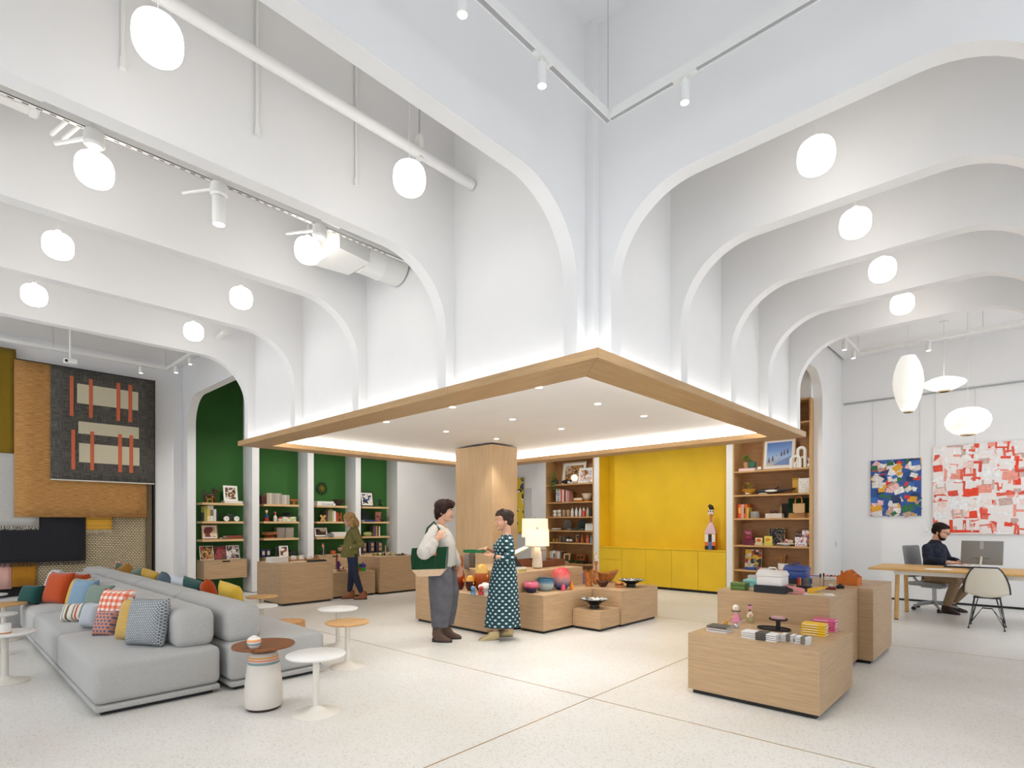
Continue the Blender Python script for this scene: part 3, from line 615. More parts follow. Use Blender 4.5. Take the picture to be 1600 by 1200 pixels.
# monitor
p = at(1538, 884, DH); mon = thing('monitor', 'grey desktop monitor seen from behind on the oak desk', 'monitor', (10.25, .5, DH+.001), R(-6))
MG = plain('#84817c', .45, .3)
Mm = Matrix.Translation((0, 0, .235)) @ Matrix.Scale(.68, 4, (0, 1, 0)) @ Matrix.Scale(.84, 4, (0, 0, 1)) @ Matrix.Rotation(R(10), 4, 'Y')
MB().rbox(-.018, .012, -.34, .34, -.2, .2, .008, 2, Mm).build('back_shell', MG, mon); MB().box(.0125, .0145, -.33, .33, -.19, .19, Mm).build('screen', BLACK, mon)
MB().box(-.021, -.0185, -.03, .03, .06, .19, Mm).build('cable_cover', plain('#a9a6a1', .4, .3), mon); MB().box(-.022, -.0185, -.14, .14, -.11, -.085, Mm).build('vent_slot', plain('#6d6a66', .5), mon)
MB().tube([(-.03, 0, .18), (-.09, -.0, .08), (-.16, 0, .01)], .014, 8).build('stand_arm', plain('#cfc4ae', .4), mon); MB().rbox(-.26, -.02, -.11, .11, 0, .012, .004).build('stand_foot', MG, mon)
kb = tag(MB().rbox(-.07, .07, -.22, .22, 0, .018, .004).build('keyboard', BLACK, None, (10.42, .72, DH+.001), .1), 'black keyboard on the desk behind the monitor', 'keyboard')
tag(MB().box(-.11, .11, -.15, .15, 0, .003).build('paper_sheet', plain('#ecebe7', .8), None, (9.83, .95, DH+.001), .3), 'white sheet of paper on the desk', 'paper')
# shell side chair
sc = thing('shell_chair', 'white moulded shell chair on black wire legs, pulled to the desk', 'chair', (9.74, .42, 0), 0)
m = MB(); nu, nv = 16, 18; g0 = []
for j in range(nv+1):                         # from the front lip of the seat to the top of the back; +x is the front
    s = j/nv; row = []
    if s < .5: q = s/.5; x, z, hw = .2-.36*q, .44-.035*math.sin(q*math.pi*.8), .2+.03*math.sin(q*math.pi)
    else:
        q = (s-.5)/.5; x, z = -.16-.03*math.sin(q*math.pi/2)-.08*q, .42+.40*q; hw = .235-.105*q**2.6
    for i in range(nu+1):
        u = -1+2*i/nu; cup = u*u*(.06 if s < .5 else .055*(1-(s-.5)*1.2))
        row.append((x+(cup*.75 if s > .4 else 0), u*hw*(1 if s < .96 else .93), z+(cup if s < .55 else cup*max(0, .55-(s-.55)*2))))
    g0.append(row)
m.rings(g0, False, False, None, False); ob = m.build('shell', plain('#e6dfcf', .45), sc, smooth=80); md = ob.modifiers.new('thick', 'SOLIDIFY'); md.thickness = .008
edge = [g0[j][0] for j in range(nv//2-2, nv+1)]+g0[nv][1:-1]+[g0[j][nu] for j in range(nv, nv//2-3, -1)]
MB().tube(edge, .008, 6).build('rubber_edge', BLACK, sc)
for sx in (-1, 1):
    for sy in (-1, 1):
        ft = (sx*.2, sy*.18, .012); MB().tube([(sx*.09, sy*.13, .405), ft], .005, 6).build('wire_leg', BLACK, sc); MB().tube([(sx*.05, sy*.09, .405), (sx*.19, sy*.172, .05)], .004, 6).build('wire_brace', BLACK, sc); MB().tube([(sx*.19, sy*.172, .05), (-sx*.02, sy*.05, .26)], .004, 6).build('wire_brace', BLACK, sc); MB().cyl((ft[0], ft[1]), .013, 0, .014, 10).build('glide', BLACK, sc)
MB().tube([(.02, .05, .26), (-.02, .05, .26), (-.02, -.05, .26), (.02, -.05, .26), (.02, .05, .26)], .006, 6).build('wire_joint', BLACK, sc)
MB().box(-.1, .1, -.14, .14, .398, .408).build('mount', BLACK, sc)
# paintings
def painting(label, x0, y0, x1, y1, X, mat, sides='#e6e2da'):
    a = onx(x0, y0, X); c = onx(x1, y1, X); t = thing('painting', label, 'painting', (X, c.y, c.z), 0); w, h = a.y-c.y, a.z-c.z
    MB().box(0, .035, 0, w, 0, h).build('stretcher', plain(sides, .7), t); MB().box(-.003, 0, .003, w-.003, .003, h-.003).build('canvas', mat, t); return t, w, h
def abstract(base, scale, cols, name, sq=False, distort=.12, seed=0):
    m, nt, b = newmat(name); v = coords(nt, (1, 1, 1)); v.node.inputs['Location'].default_value = (seed, seed*1.3, seed*.7)
    dn = N(nt, 'ShaderNodeTexNoise', i_Scale=scale*.7, i_Detail=4); nt.links.new(v, dn.inputs[0]); mv = N(nt, 'ShaderNodeVectorMath', operation='MULTIPLY_ADD'); nt.links.new(dn.outputs['Color'], mv.inputs[0]); mv.inputs[1].default_value = (distort,)*3; nt.links.new(v, mv.inputs[2])
    t1 = N(nt, 'ShaderNodeTexVoronoi', i_Scale=scale, distance='CHEBYCHEV' if sq else 'EUCLIDEAN'); nt.links.new(mv.outputs[0], t1.inputs['Vector']); s1 = N(nt, 'ShaderNodeSeparateColor'); nt.links.new(t1.outputs['Color'], s1.inputs[0])
    k = len(cols); c1 = ramp(nt, s1.outputs[0], [(i/k, c) for i, c in enumerate(cols)], 'CONSTANT')
    t2 = N(nt, 'ShaderNodeTexVoronoi', i_Scale=scale*.8, feature='F1', distance='CHEBYCHEV' if sq else 'EUCLIDEAN'); nt.links.new(mv.outputs[0], t2.inputs['Vector'])
    f = N(nt, 'ShaderNodeMapRange'); f.inputs[1].default_value = .30 if sq else .42; f.inputs[2].default_value = .34 if sq else .46; nt.links.new(t2.outputs['Distance'], f.inputs[0])
    mx = N(nt, 'ShaderNodeMixRGB'); nt.links.new(f.outputs[0], mx.inputs[0]); nt.links.new(c1, mx.inputs[1]); mx.inputs[2].default_value = lin(base); nt.links.new(mx.outputs[0], b.inputs['Base Color']); b.inputs['Roughness'].default_value = .6; return m
pr, wr, hr = painting('large abstract painting of red, coral and white block strokes above the desk', 1457.5, 698, 1640, 836, XP-.04, abstract('#eee6e2', 7, ['#efe9e6', '#d9503c', '#ee9a88', '#f3d5cc', '#f0ece9', '#e36b55', '#c9a79c', '#f5e3dd', '#e8421f', '#efe6e2'], 'red_abstract', True, .10))
pb, wb_, hb = painting('small abstract painting in blue, red and yellow hung on wires', 1360, 720, 1440, 806, XP-.04, abstract('#2a5296', 4.5, ['#1f4a8c', '#243f6a', '#d33a2e', '#e0a12a', '#e8b7b5', '#ddd6cf', '#2d6a44', '#20345e', '#b79a86', '#3a66b0'], 'blue_abstract', False, .22, 3))
rl = thing('picture_rail', 'thin steel hanging rail on the painting wall', 'rail', (XP-.01, 0, 0)); MB().box(-.012, .01, YO+.1, 2.62, 3.675, 3.70).build('rail', STEEL, rl)
def wirel(t, y, zt_, zb, X=-.004): MB().tube([(X, y, zt_), (X, y, zb)], .0018, 5).build('hanging_wire', STEEL, t)
for t, w, h in ((pb, wb_, hb), (pr, wr, hr)):
    for q in ((.03, w-.03) if t is pb else (w-.03, .9)): wirel(t, q, 3.69-t.location.z, h-.02, .02)
pa, wa, ha = painting('narrow yellow and black abstract canvas half hidden by the column', 800, 747, 818, 834, XS-.04, abstract('#e2c437', 6, ['#1d1b18', '#e7c62c', '#ece3cf', '#d6a91e', '#8d2f2a', '#3c5b84'], 'yellow_abstract', False, .3, 5), '#b9995c')

def strokes(t, w, h, cols, n, size, seed, letter=True, tilt=.15):
    """paint strokes as thin raised dabs on the canvas face (local y across, z up)"""
    rnd = random.Random(seed); ms = {c: MB() for c in cols}; nonlocal_k = [0]
    nx = max(1, int(w/size)); nz = max(1, int(h/size))
    for i in range(nx):
        for j in range(nz):
            for r_ in range(n):
                c = rnd.choice(cols); m = ms[c]; cy_, cz_ = (i+rnd.uniform(.2, .8))*w/nx, (j+rnd.uniform(.2, .8))*h/nz; a = size*rnd.uniform(.3, .62); th = a*rnd.uniform(.25, .5); rt = rnd.uniform(-tilt, tilt)
                def bar(y0, y1, z0, z1):
                    y0, y1 = max(y0, .005-cy_), min(y1, w-.005-cy_); z0, z1 = max(z0, .005-cz_), min(z1, h-.005-cz_)
                    if y1-y0 > .004 and z1-z0 > .004:
                        nonlocal_k[0] += 1; m.box(0, .0004, y0, y1, z0, z1, Matrix.Translation((-.0036-.000012*nonlocal_k[0], cy_, cz_)) @ Matrix.Rotation(rt, 4, 'X'))
                kind = rnd.randrange(5) if letter else 4
                if kind == 0: bar(-a, a, a-th, a); bar(-a, -a+th, -a, a)
                elif kind == 1: bar(-a, a, -a, -a+th); bar(a-th, a, -a, a)
                elif kind == 2: bar(-a, -a+th, -a, a); bar(a-th, a, -a, a); bar(-a, a, -th/2, th/2)
                elif kind == 3: bar(-a, a, -a*.7, a*.7)
                else: bar(-a*.5, a*.9, -a*.5, a*.5)
    for c, m in ms.items():
        if len(m.bm.verts): o = m.build('paint_strokes', P_(c), t); o['kind'] = 'stuff'
        else: m.bm.free()
def P_(c): return plain(c, .6, var=.1, vs=20)
strokes(pr, wr, hr, ['#efe9e6', '#d94a38', '#ee9a88', '#f3d0c6', '#f0ece9', '#e2604a', '#c9aca2', '#f3ded8', '#e8421f', '#f2efec'], 2, .2, 4)
strokes(pb, wb_, hb, ['#1f4a8c', '#20345e', '#cf362c', '#dca02a', '#e8b7b5', '#ddd6cf', '#2d6a44', '#b79a86', '#3a66b0', '#e9e4df'], 6, .2, 9, False, .7)

q = ony(1307, 850, 2.655); t = thing('light_switch', 'white switch plate on the return wall beside the bookcase', 'switch', q); MB().rbox(-.04, .04, -.008, .0, -.06, .06, .003).build('plate', WMETAL, t); MB().box(-.012, .012, -.013, -.008, -.025, .025).build('rocker', P_('#d9d9d6'), t)
q = onx(1453, 830, XP-.004); tag(MB().box(-.006, 0, -.06, .06, -.04, .04).build('caption_card', P_('#f1efec'), None, q), 'small white caption card beside the red painting', 'card')
# ================================================================== CEILING LIGHTS AND SERVICES
GLOBE = plain('#fff8ef', .35, emit=8, name='opal_globe')
gm = MB(); gm.ell((0, 0, 0), (.11, .11, .107), 28, 18); 
for v in gm.bm.verts:                                                   # softened, slightly boxy globe
    r = math.hypot(v.co.x, v.co.y); a = v.co.z/.107; f = (1-abs(a)**2.7)**(1/2.7)*.11 if abs(a) < 1 else 0
    if r > 1e-4: v.co.x *= f/r; v.co.y *= f/r
gme = gm.mesh('globe', GLOBE, 80)
LZ = 3.775; first = None
spots_l = []
for bi, y in enumerate((3.12, 4.59, 6.07, 7.57)):
    for si, x in enumerate((.785, 2.29)): spots_l.append((x, y, 'lounge', bi, si))
for bi, x in enumerate((3.95, 5.05, 6.15, 7.25)): spots_l.append((x, 1.01, 'desk', bi, 0))
ORD = ['first', 'second', 'third', 'fourth']
for x, y, wing, bi, si in spots_l:
    lab = ('opal globe pendant in the %s lounge bay, %s row' % (ORD[bi], 'window-side' if si == 0 else 'core-side')) if wing == 'lounge' else 'opal globe pendant in the %s bay of the desk wing' % ORD[bi]
    if first is None:
        first = thing('pendant_lamp', lab, 'lamp', (x, y, LZ), 0, 'opal globe pendants between the arches')
        put('globe', gme, first); MB().cyl((0, 0), .02, .1, .13, 14).build('cap', WMETAL, first)
        MB().tube([(0, 0, .12), (0, 0, CEIL-LZ-.03)], .0022, 6).build('cord', plain('#d8d8d6', .5), first); MB().cyl((0, 0), .05, CEIL-LZ-.03, CEIL-LZ, 18).build('ceiling_rose', WMETAL, first)
    else: clone(first, (x, y, LZ), None, lab)
# track square of the front hall
def spot(parent, p, drop=.03, length=.13, r=.028, tilt=(0, 0), power=0, aim=None):
    b_ = MB().cyl((0, 0), .008, -drop, 0, 8).build('spot_stem', WMETAL, parent, p)
    c_ = MB().lathe([(r, -drop), (r, -drop-length), (r*.86, -drop-length), (r*.8, -drop-length+.01)], 20).build('spot_head', WMETAL, parent, p, rot=(tilt[0], tilt[1], 0)); MB().cyl((0, 0), r*.8, -drop-length-.001, -drop-length+.006, 18).build('lens', plain('#fff6e8', .4, emit=10, name='spot_lens'), c_)
    if power: light('spot_beam', 'SPOT', (0, 0, -drop-length-.01), power, (1, .97, .93), None, (0, 0, 0), c_, 95, .03)
    return c_
ZTk = 3.95; pc = at(950, 190, ZTk)
TRK = plain('#dcdcdd', .4); trk = thing('light_track', 'white suspended light track forming a corner above the front hall', 'light track', pc)
for ax in (0, 1):
    m = MB(); L = 3.9
    if ax == 0: m.box(-L, .02, -.02, .02, .012, .055); m.box(-L, .02, -.02, -.014, 0, .012); m.box(-L, .02, .014, .02, 0, .012)
    else: m.box(-.02, .02, -3.1, -.02, .012, .055); m.box(-.02, -.014, -3.1, -.02, 0, .012); m.box(.014, .02, -3.1, -.02, 0, .012)
    m.build('rail', WMETAL, trk); n = MB(); (n.box(-L, .012, -.0138, .0138, .006, .0118) if ax == 0 else n.box(-.0138, .0138, -3.08, -.014, .006, .0118)).build('slot', plain('#a9a9ae', .6), trk)
for q in ((0, 0), (-1.9, 0), (-3.7, 0), (0, -1.5), (0, -2.9)): MB().tube([(q[0], q[1], .05), (q[0], q[1], CEIL-ZTk)], .0025, 5).build('suspension_wire', STEEL, trk)
for x, y in ((847, 92), (706, -10), (1072, 122)):
    q = at(x, y, ZTk); lx = (q.x-pc.x, 0) if x < 950 else (0, q.y-pc.y); spot(trk, (lx[0], lx[1], .0), .03, .12, .026, power=55); MB().box(lx[0]-.07 if lx[1] == 0 else -.016, lx[0]+.07 if lx[1] == 0 else .016, -.016 if lx[1] == 0 else lx[1]-.07, .016 if lx[1] == 0 else lx[1]+.07, -.006, .01).build('spot_adapter', WMETAL, trk)
# track at the lounge end and in the desk area
zt1 = 3.98; c1_ = at(262, 579, zt1)
t1 = thing('light_track', 'white light track below the lounge-end ceiling by the rugs', 'light track', c1_)
MB().box(-3.6, .03, -.025, .025, 0, .05).build('rail', WMETAL, t1); MB().box(-.025, .025, -2.6, -.025, 0, .05).build('rail', WMETAL, t1)
for q in ((-.03, 0), (-1.5, 0), (0, -1.4)): MB().tube([(q[0], q[1], .05), (q[0], q[1], 4.35-zt1)], .003, 5).build('suspension_wire', STEEL, t1)
for x, y in ((217, 580),): q = at(x, y-6, zt1); spot(t1, (q.x-c1_.x, 0, 0), .02, .10, .03, power=20)
for d_ in (-.45, -1.15): spot(t1, (0, d_, 0), .02, .10, .03, power=0)
pj = onx(108, 566, ony(108, 566, 9.3).x); p_ = ony(110, 565, 9.4); t2 = thing('projector_mount', 'small white ceiling sensor hanging on a rod before the rugs', 'sensor', p_)
MB().rbox(-.07, .07, -.05, .05, -.03, .03, .008).build('housing', WMETAL, t2); MB().cyl((0, 0), .014, .03, 4.35-p_.z, 12).build('rod', WMETAL, t2); MB().ell((-.05, -.05, -.005), (.018, .01, .018)).build('eye', BLACK, t2)
zt2 = 4.25; c2_ = at(1341, 553, zt2)
t3 = thing('light_track', 'white light track hanging below the desk-area ceiling', 'light track', c2_)
MB().box(-.03, .03, -3.0, .03, 0, .055).build('rail', WMETAL, t3); MB().box(-2.2, -.03, -.03, .03, 0, .055).build('rail', WMETAL, t3)
for q in ((0, 0), (0, -1.6), (-1.4, 0)): MB().tube([(q[0], q[1], .05), (q[0], q[1], 4.55-zt2)], .003, 5).build('suspension_wire', STEEL, t3)
for d_ in (-.95, -2.35): spot(t3, (0, d_, 0), .03, .12, .034, power=18)
for d_ in (-.35, -.95): spot(t3, (d_, 0, 0), .03, .12, .034, power=0)
# strut channel with drum mounts in the second lounge bay
sy, sz = 4.40, 3.92; st = thing('strut_channel', 'white slotted strut channel with spotlight under the second lounge arch', 'strut', (0, sy, sz))
MB().box(-1.2, 3.3, -.02, .02, .0, .004).box(-1.2, 3.3, -.02, -.016, 0, .04).box(-1.2, 3.3, .016, .02, 0, .04).build('channel', WMETAL, st)
m = MB(); i = 0
for i in range(60): m.box(-.9+i*.065, -.9+i*.065+.03, -.006, .006, -.0012, -.0002)
so = m.build('slots', plain('#6d6759', .7), st); so['kind'] = 'stuff'
for x in (.75, 1.5, 2.3):
    MB().lathe([(.055, -.02), (.06, -.06), (.06, -.10), (.045, -.115)], 20, (x, .0, .02)).build('junction_drum', WMETAL, st); MB().tube([(x, 0, .02), (x, 0, CEIL-sz)], .012, 8).build('drop_rod', WMETAL, st)
    MB().tube([(x-.02, .03, -.03), (x-.16, .28, -.02)], .012, 8).build('brace', WMETAL, st)
for x in (.62, .68): MB().tube([(x, .02, .02), (x-.05, .26, .02)], .012, 8).build('rib_bar', WMETAL, st)
spot(st, (1.5, 0, -.09), .01, .2, .045, power=22)
MB().tube([(.75, 0, -.09), (.77, .17, -.0)], .008, 6).build('brace', WMETAL, st)
# pipes and ducts
t = thing('sprinkler_pipe', 'white sprinkler pipe running across the first lounge bay', 'pipe', (0, 3.6, 4.39)); MB().tube([(-1.3, 0, 0), (3.32, 0, 0)], .042, 16).build('pipe', WHITE, t); MB().box(2.72, 2.76, -.03, .03, -.05, .14).build('clamp', WMETAL, t); MB().tube([(2.74, 0, .1), (2.74, 0, CEIL-4.39)], .006, 6).build('hanger_rod', STEEL, t)
for i, x in enumerate((.79, 1.555, 2.314)):
    t = thing('conduit', 'thin white conduit drop on the second lounge arch, %s' % ['nearest the window', 'middle', 'nearest the core'][i], 'conduit', (x, 3.842, 4.055), 0, 'conduit drops on the arch'); MB().tube([(0, 0, 0), (0, 0, CEIL-4.055)], .012, 10).build('tube', WMETAL, t); MB().cyl((0, 0), .018, -.015, .04, 12).build('end_fitting', WMETAL, t); MB().box(-.022, .022, -.004, .016, .5, .53).build('clip', WMETAL, t)
t = thing('air_duct', 'white round air duct with tapered boot at the core wall', 'duct', (2.55, 4.72, 4.02), 0)
MB().tube([(.33, 0, 0), (.55, .0, -.0), (.77, 0, 0)], .19, 28).build('round_duct', WMETAL, t); MB().rings([[(-.02, -.24, -.17), (-.02, .24, -.17), (-.02, .24, .2), (-.02, -.24, .2)], [(.32, -.19, -.17), (.32, .19, -.17), (.32, .19, .17), (.32, -.19, .17)]]).build('boot', WMETAL, t); MB().tube([(.54, 0, 0), (.56, 0, 0)], .196, 28).build('band', WMETAL, t)
MB().box(.1, .16, -.01, .01, .15, CEIL-4.02).build('hanger', WMETAL, t)
t = thing('air_duct', 'white rectangular duct run at the window end of the lounge', 'duct', (0, 4.85, 4.25)); MB().box(-1.3, .55, -.25, .25, 0, .4).build('duct_body', WMETAL, t)
for x in (-.6, .0, .5): MB().box(x, x+.04, -.256, .256, -.006, .406).build('flange', WMETAL, t)
for x in (-.4, .3): MB().box(x, x+.03, -.02, .02, .4, CEIL-4.25).build('hanger', WMETAL, t)
# saucer, cigar and ball bubble pendants
BUB = plain('#f8f6f0', .6, emit=.42, name='bubble_shade', bump=.0)
def bubble(label, x, y, wpx, hpx, prof, X):
    p = onx(x, y, X); s = mpp(p); t = thing('bubble_pendant', label, 'lamp', p, 0, 'ribbed bubble pendants over the desk'); nr = 40; w, h = wpx*s/2*.94, hpx*s/2
    pts = prof; rings = []
    for rr, zz in pts: rings.append([((w*rr)*(1-.014*(i % 2))*math.cos(2*math.pi*i/(nr*2)), (w*rr)*(1-.014*(i % 2))*math.sin(2*math.pi*i/(nr*2)), h*zz) for i in range(nr*2)])
    MB().rings(rings).build('ribbed_shade', BUB, t, smooth=60); r0 = w*pts[0][0]
    MB().lathe([(r0*1.02, -h-.012), (r0*1.02, -h+.002), (r0*.8, -h+.002), (r0*.8, -h-.012)], 28).build('bottom_ring', plain('#a9936a', .4, .6), t)
    MB().cyl((0, 0), r0*.8, -h-.006, -h-.002, 24).build('diffuser', LAMPGLOW, t)
    MB().tube([(0, 0, h), (0, 0, 4.55-p.z)], .004, 6).build('cord', plain('#e4e2dc', .5), t); MB().cyl((0, 0), .06, 4.53-p.z, 4.55-p.z, 18).build('ceiling_rose', WMETAL, t)
    light('lamp_glow', 'POINT', (0, 0, -h-.12), 3.5, (1, .97, .92), parent=t, soft=.1)
bubble('tall cigar-shaped ribbed bubble pendant', 1419, 600, 43, 87, [(.34, -1), (.55, -.86), (.82, -.5), (.97, -.15), (1, .1), (.93, .42), (.74, .74), (.52, .95), (.46, 1)], 10.0)
bubble('flat saucer-shaped ribbed bubble pendant', 1475, 600, 61, 22, [(.3, -1), (.62, -.62), (.9, -.22), (1, .06), (.9, .34), (.62, .7), (.3, .95), (.1, 1)], 10.9)
bubble('round squat ribbed bubble pendant, lowest of three', 1512, 658, 62, 42, [(.32, -1), (.66, -.82), (.9, -.48), (1, -.08), (.97, .3), (.8, .68), (.5, .93), (.2, 1)], 10.2)

# unseen spot tracks added to brighten the two aisles behind the core
ta = thing('light_track', 'unseen white track added to brighten the green shelves aisle', 'light track', (6.3, 9.6, 4.2)); MB().box(-2.6, 2.6, -.02, .02, 0, .05).build('rail', WMETAL, ta)
for x in (-2.2, 0, 2.2): MB().tube([(x, 0, .05), (x, 0, CEIL-4.2)], .003, 5).build('suspension_wire', STEEL, ta)
for x in (-2.1, -.9, .3, 1.6): spot(ta, (x, 0, 0), .03, .12, .034, (R(24), 0), 85)
ta = thing('light_track', 'unseen white track added to brighten the yellow cabinets aisle', 'light track', (9.0, 6.0, 4.2)); MB().box(-.02, .02, -3, 3.2, 0, .05).build('rail', WMETAL, ta)
for y in (-2.6, 0, 2.8): MB().tube([(0, y, .05), (0, y, CEIL-4.2)], .003, 5).build('suspension_wire', STEEL, ta)
for y in (-2.5, -1, .4, 1.8): spot(ta, (0, y, 0), .03, .12, .034, (0, R(-22)), 85)
# ================================================================== SMALL THINGS
def gpl(x0, x1, z, Y=11.60):        # on the green niches: front looks to -y
    a, c = ony(x0, CY, Y), ony(x1, CY, Y); return Vector(((a.x+c.x)/2, Y, z+.001)), abs(c.x-a.x), 0
def bpl(x0, x1, z, X=XS+.08):       # on the bookcases: front looks to -x
    a, c = onx(x0, CY, X), onx(x1, CY, X); return Vector((X, (a.y+c.y)/2, z+.001)), abs(a.y-c.y), R(-90)
PAGE = plain('#e9e4d8', .9, name='pages')
def P(c, rough=.5, **k): return plain(c, rough, **k)
def up_book(label, pl, h, col, d=.19, band=None, mat=None, group=None, tilt=0):
    p, w, rz = pl; t = thing('book', label, 'book', p, rz, group, (0, R(tilt), rz) if tilt else None); w = max(w, .012)*.94; k = mat or P(col)
    MB().box(-w/2, w/2, 0, .003, 0, h).box(-w/2, -w/2+.003, .003, d, 0, h).box(w/2-.003, w/2, .003, d, 0, h).build('cover', k, t); MB().box(-w/2+.003, w/2-.003, .003, d-.004, .004, h-.004).build('pages', PAGE, t)
    if band: MB().box(-w/2+.002, w/2-.002, -.0008, 0, h*.35, h*.75).build('spine_label', P(band), t)
    return t
def flat_book(label, p, w, d, h, col, rz=0, name='book', group=None, mat=None, cat='book'):
    t = thing(name, label, cat, p, rz, group); k = mat or P(col)
    MB().box(-w/2, w/2, -d/2, d/2, 0, .003).box(-w/2, w/2, -d/2, d/2, h-.003, h).box(-w/2, w/2, -d/2, -d/2+.003, .003, h-.003).build('cover', k, t); MB().box(-w/2+.003, w/2-.003, -d/2+.003, d/2-.003, .003, h-.003).build('pages', PAGE, t); return t
def abox(name, label, cat, pl, d, h, mat, lid=None, bev=.003, group=None):
    p, w, rz = pl; t = thing(name, label, cat, p, rz, group); MB().rbox(-w/2, w/2, 0, d, 0, h if not lid else h*.7, bev).build('body', mat, t)
    if lid: MB().rbox(-w/2-.002, w/2+.002, -.002, d+.002, h*.7+.001, h, bev).build('lid', lid, t)
    return t
def pot(name, label, cat, p, prof, mat, rz=0, group=None, n=24, part='body', extra=None):
    t = thing(name, label, cat, p, rz, group); MB().lathe(prof, n).build(part, mat, t)
    if extra: extra(t)
    return t
def leaner(name, label, cat, pl, h, frame, img, fw=.018, mount=None, lean=10, d=.02, inset=.1):
    p, w, rz = pl; t = thing(name, label, cat, p, rz); M = Matrix.Translation((0, 0, d*math.sin(R(lean))+.0005)) @ Matrix.Rotation(R(-lean), 4, 'X')
    if fw:
        MB().box(-w/2, w/2, 0, d, 0, fw, M).box(-w/2, w/2, 0, d, h-fw, h, M).box(-w/2, -w/2+fw, 0, d, fw, h-fw, M).box(w/2-fw, w/2, 0, d, fw, h-fw, M).build('frame', frame, t)
    MB().box(-w/2+fw, w/2-fw, d*.4, d*.9, fw, h-fw, M).build('mount', mount or P('#ece8e0', .8), t); q = fw+inset*w
    if img: MB().box(-w/2+q, w/2-q, d*.3, d*.399, q, h-q, M).build('picture', img, t)
    return t
def bowl_prof(r, h, foot=.4, th=.006): return [(r*foot, 0), (r*foot, .006), (r*.8, h*.45), (r, h), (r-th, h), (r*.76, h*.5), (r*foot*.6, .014), (0, .012)]
def disc_clock(label, p, r, rim, face, rz=0, stand=True):
    t = thing('table_clock', label, 'clock', p, rz); M = Matrix.Translation((0, 0, r)) @ Matrix.Rotation(R(90), 4, 'X')
    MB().lathe([(r*.9, -.03), (r, -.02), (r, .02), (r*.93, .024)], 28, M=M).build('case', rim, t); MB().cyl((0, 0), r*.84, .024, .026, 24, M).build('dial', face, t); MB().box(-.003, .003, 0, r*.6, .0265, .028, M).box(0, r*.45, -.003, .003, .0265, .028, M).build('hands', DARK, t); return t
def figure(label, p, s, mats, rz=0, cat='figurine', blob=False):
    t = thing('figurine', label, cat, p, rz); a, b_ = mats
    MB().lathe([(.3*s, 0), (.32*s, .03*s), (.26*s, .2*s), (.16*s, .42*s), (.1*s, .52*s)], 18).build('body', a, t); MB().ell((0, 0, .74*s), (.27*s, .27*s, .28*s), 16, 12).build('head', b_, t)
    for q in (-1, 1): MB().ell((q*.27*s, -.05*s, .34*s), (.07*s, .07*s, .13*s), 10, 8).build('arm', a, t)
    for q in (-1, 1): MB().ell((q*.12*s, -.06*s, .03*s), (.1*s, .14*s, .05*s), 10, 6).build('foot', a, t)
    return t
def doll(label, p, h, top, mid, low, hair, rz=0, cat='figurine'):
    t = thing('wooden_doll', label, cat, p, rz)
    MB().lathe([(h*.16, 0), (h*.17, h*.04), (h*.19, h*.16), (h*.16, h*.3)], 18).build('skirt', low, t); MB().lathe([(h*.16, h*.301), (h*.17, h*.42), (h*.13, h*.52), (h*.05, h*.62)], 18).build('torso', mid, t)
    MB().cyl((0, 0), h*.045, h*.6, h*.7, 12).build('neck', hair, t); MB().ell((0, 0, h*.82), (h*.11, h*.11, h*.13), 16, 12).build('head', top, t)
    hd = MB().ell((0, h*.02, h*.9), (h*.1, h*.1, h*.07), 14, 8).build('hair', hair, t)
    for q in (-1, 1): MB().ell((q*h*.04, -h*.105, h*.84), (h*.016, h*.01, h*.016), 8, 6).build('eye', DARK, t)
    return t
# ---- leftmost green niche
A, B_, Cc, D_ = SH[0], SH[1], SH[2], .686
def quad_animal(label, pl, h, mat):
    p, w, rz = pl; t = thing('figurine', label, 'figurine', p, rz); r = h*.13
    m = MB(); m.ell((0, 0, h*.5), (w*.36, r*1.1, r*1.05)); m.ell((w*.26, 0, h*.68), (r*.75, r*.75, h*.2)); m.ell((w*.3, 0, h*.86), (w*.16, r*.8, r*.8)); m.ell((w*.44, 0, h*.82), (w*.1, r*.5, r*.45)); m.build('body', mat, t)
    for sx in (-1, 1):
        for sy in (-1, 1): MB().tube([(sx*w*.26, sy*r*.6, h*.5), (sx*w*.28, sy*r*.7, .02), (sx*w*.29, sy*r*.7, 0)], [r*.8, r*.5, r*.45], 10).build('leg', mat, t)
    MB().tube([(-w*.33, 0, h*.55), (-w*.4, 0, h*.75), (-w*.38, 0, h*.88)], [r*.5, r*.35, r*.2], 8).build('tail', mat, t); MB().ell((w*.24, r*.7, h*.93), (r*.3, r*.3, r*.55)).build('ear', mat, t); MB().ell((w*.24, -r*.7, h*.93), (r*.3, r*.3, r*.55)).build('ear', mat, t); return t
quad_animal('dark brown dog figurine on the top shelf of the leftmost niche', gpl(315, 341, A, 11.68), .29, P('#4a2c1e', .35)); quad_animal('small gold dog figurine in front of the brown one', gpl(321, 335, A, 11.57), .13, P('#b98a3a', .3, metal=.7))
pl = gpl(348, 376, A, 11.66); flat_book('thick white book lying under the framed leaf print', pl[0], pl[1], .22, .045, '#e3dfd6')
q = gpl(350, 372, A+.046, 11.66); leaner('framed_print', 'white framed print of brown leaves on the thick white book', 'picture', q, .31, P('#ece9e2'), art(['#2a1c12', '#8a5a26', '#c98b3c', '#d8d2c8', '#5a3414'], 34, seed=1), .012)
abox('bookend', 'black bookend at the start of the middle shelf in the leftmost niche', 'bookend', gpl(316.5, 319, B_), .1, .17, BLACK)
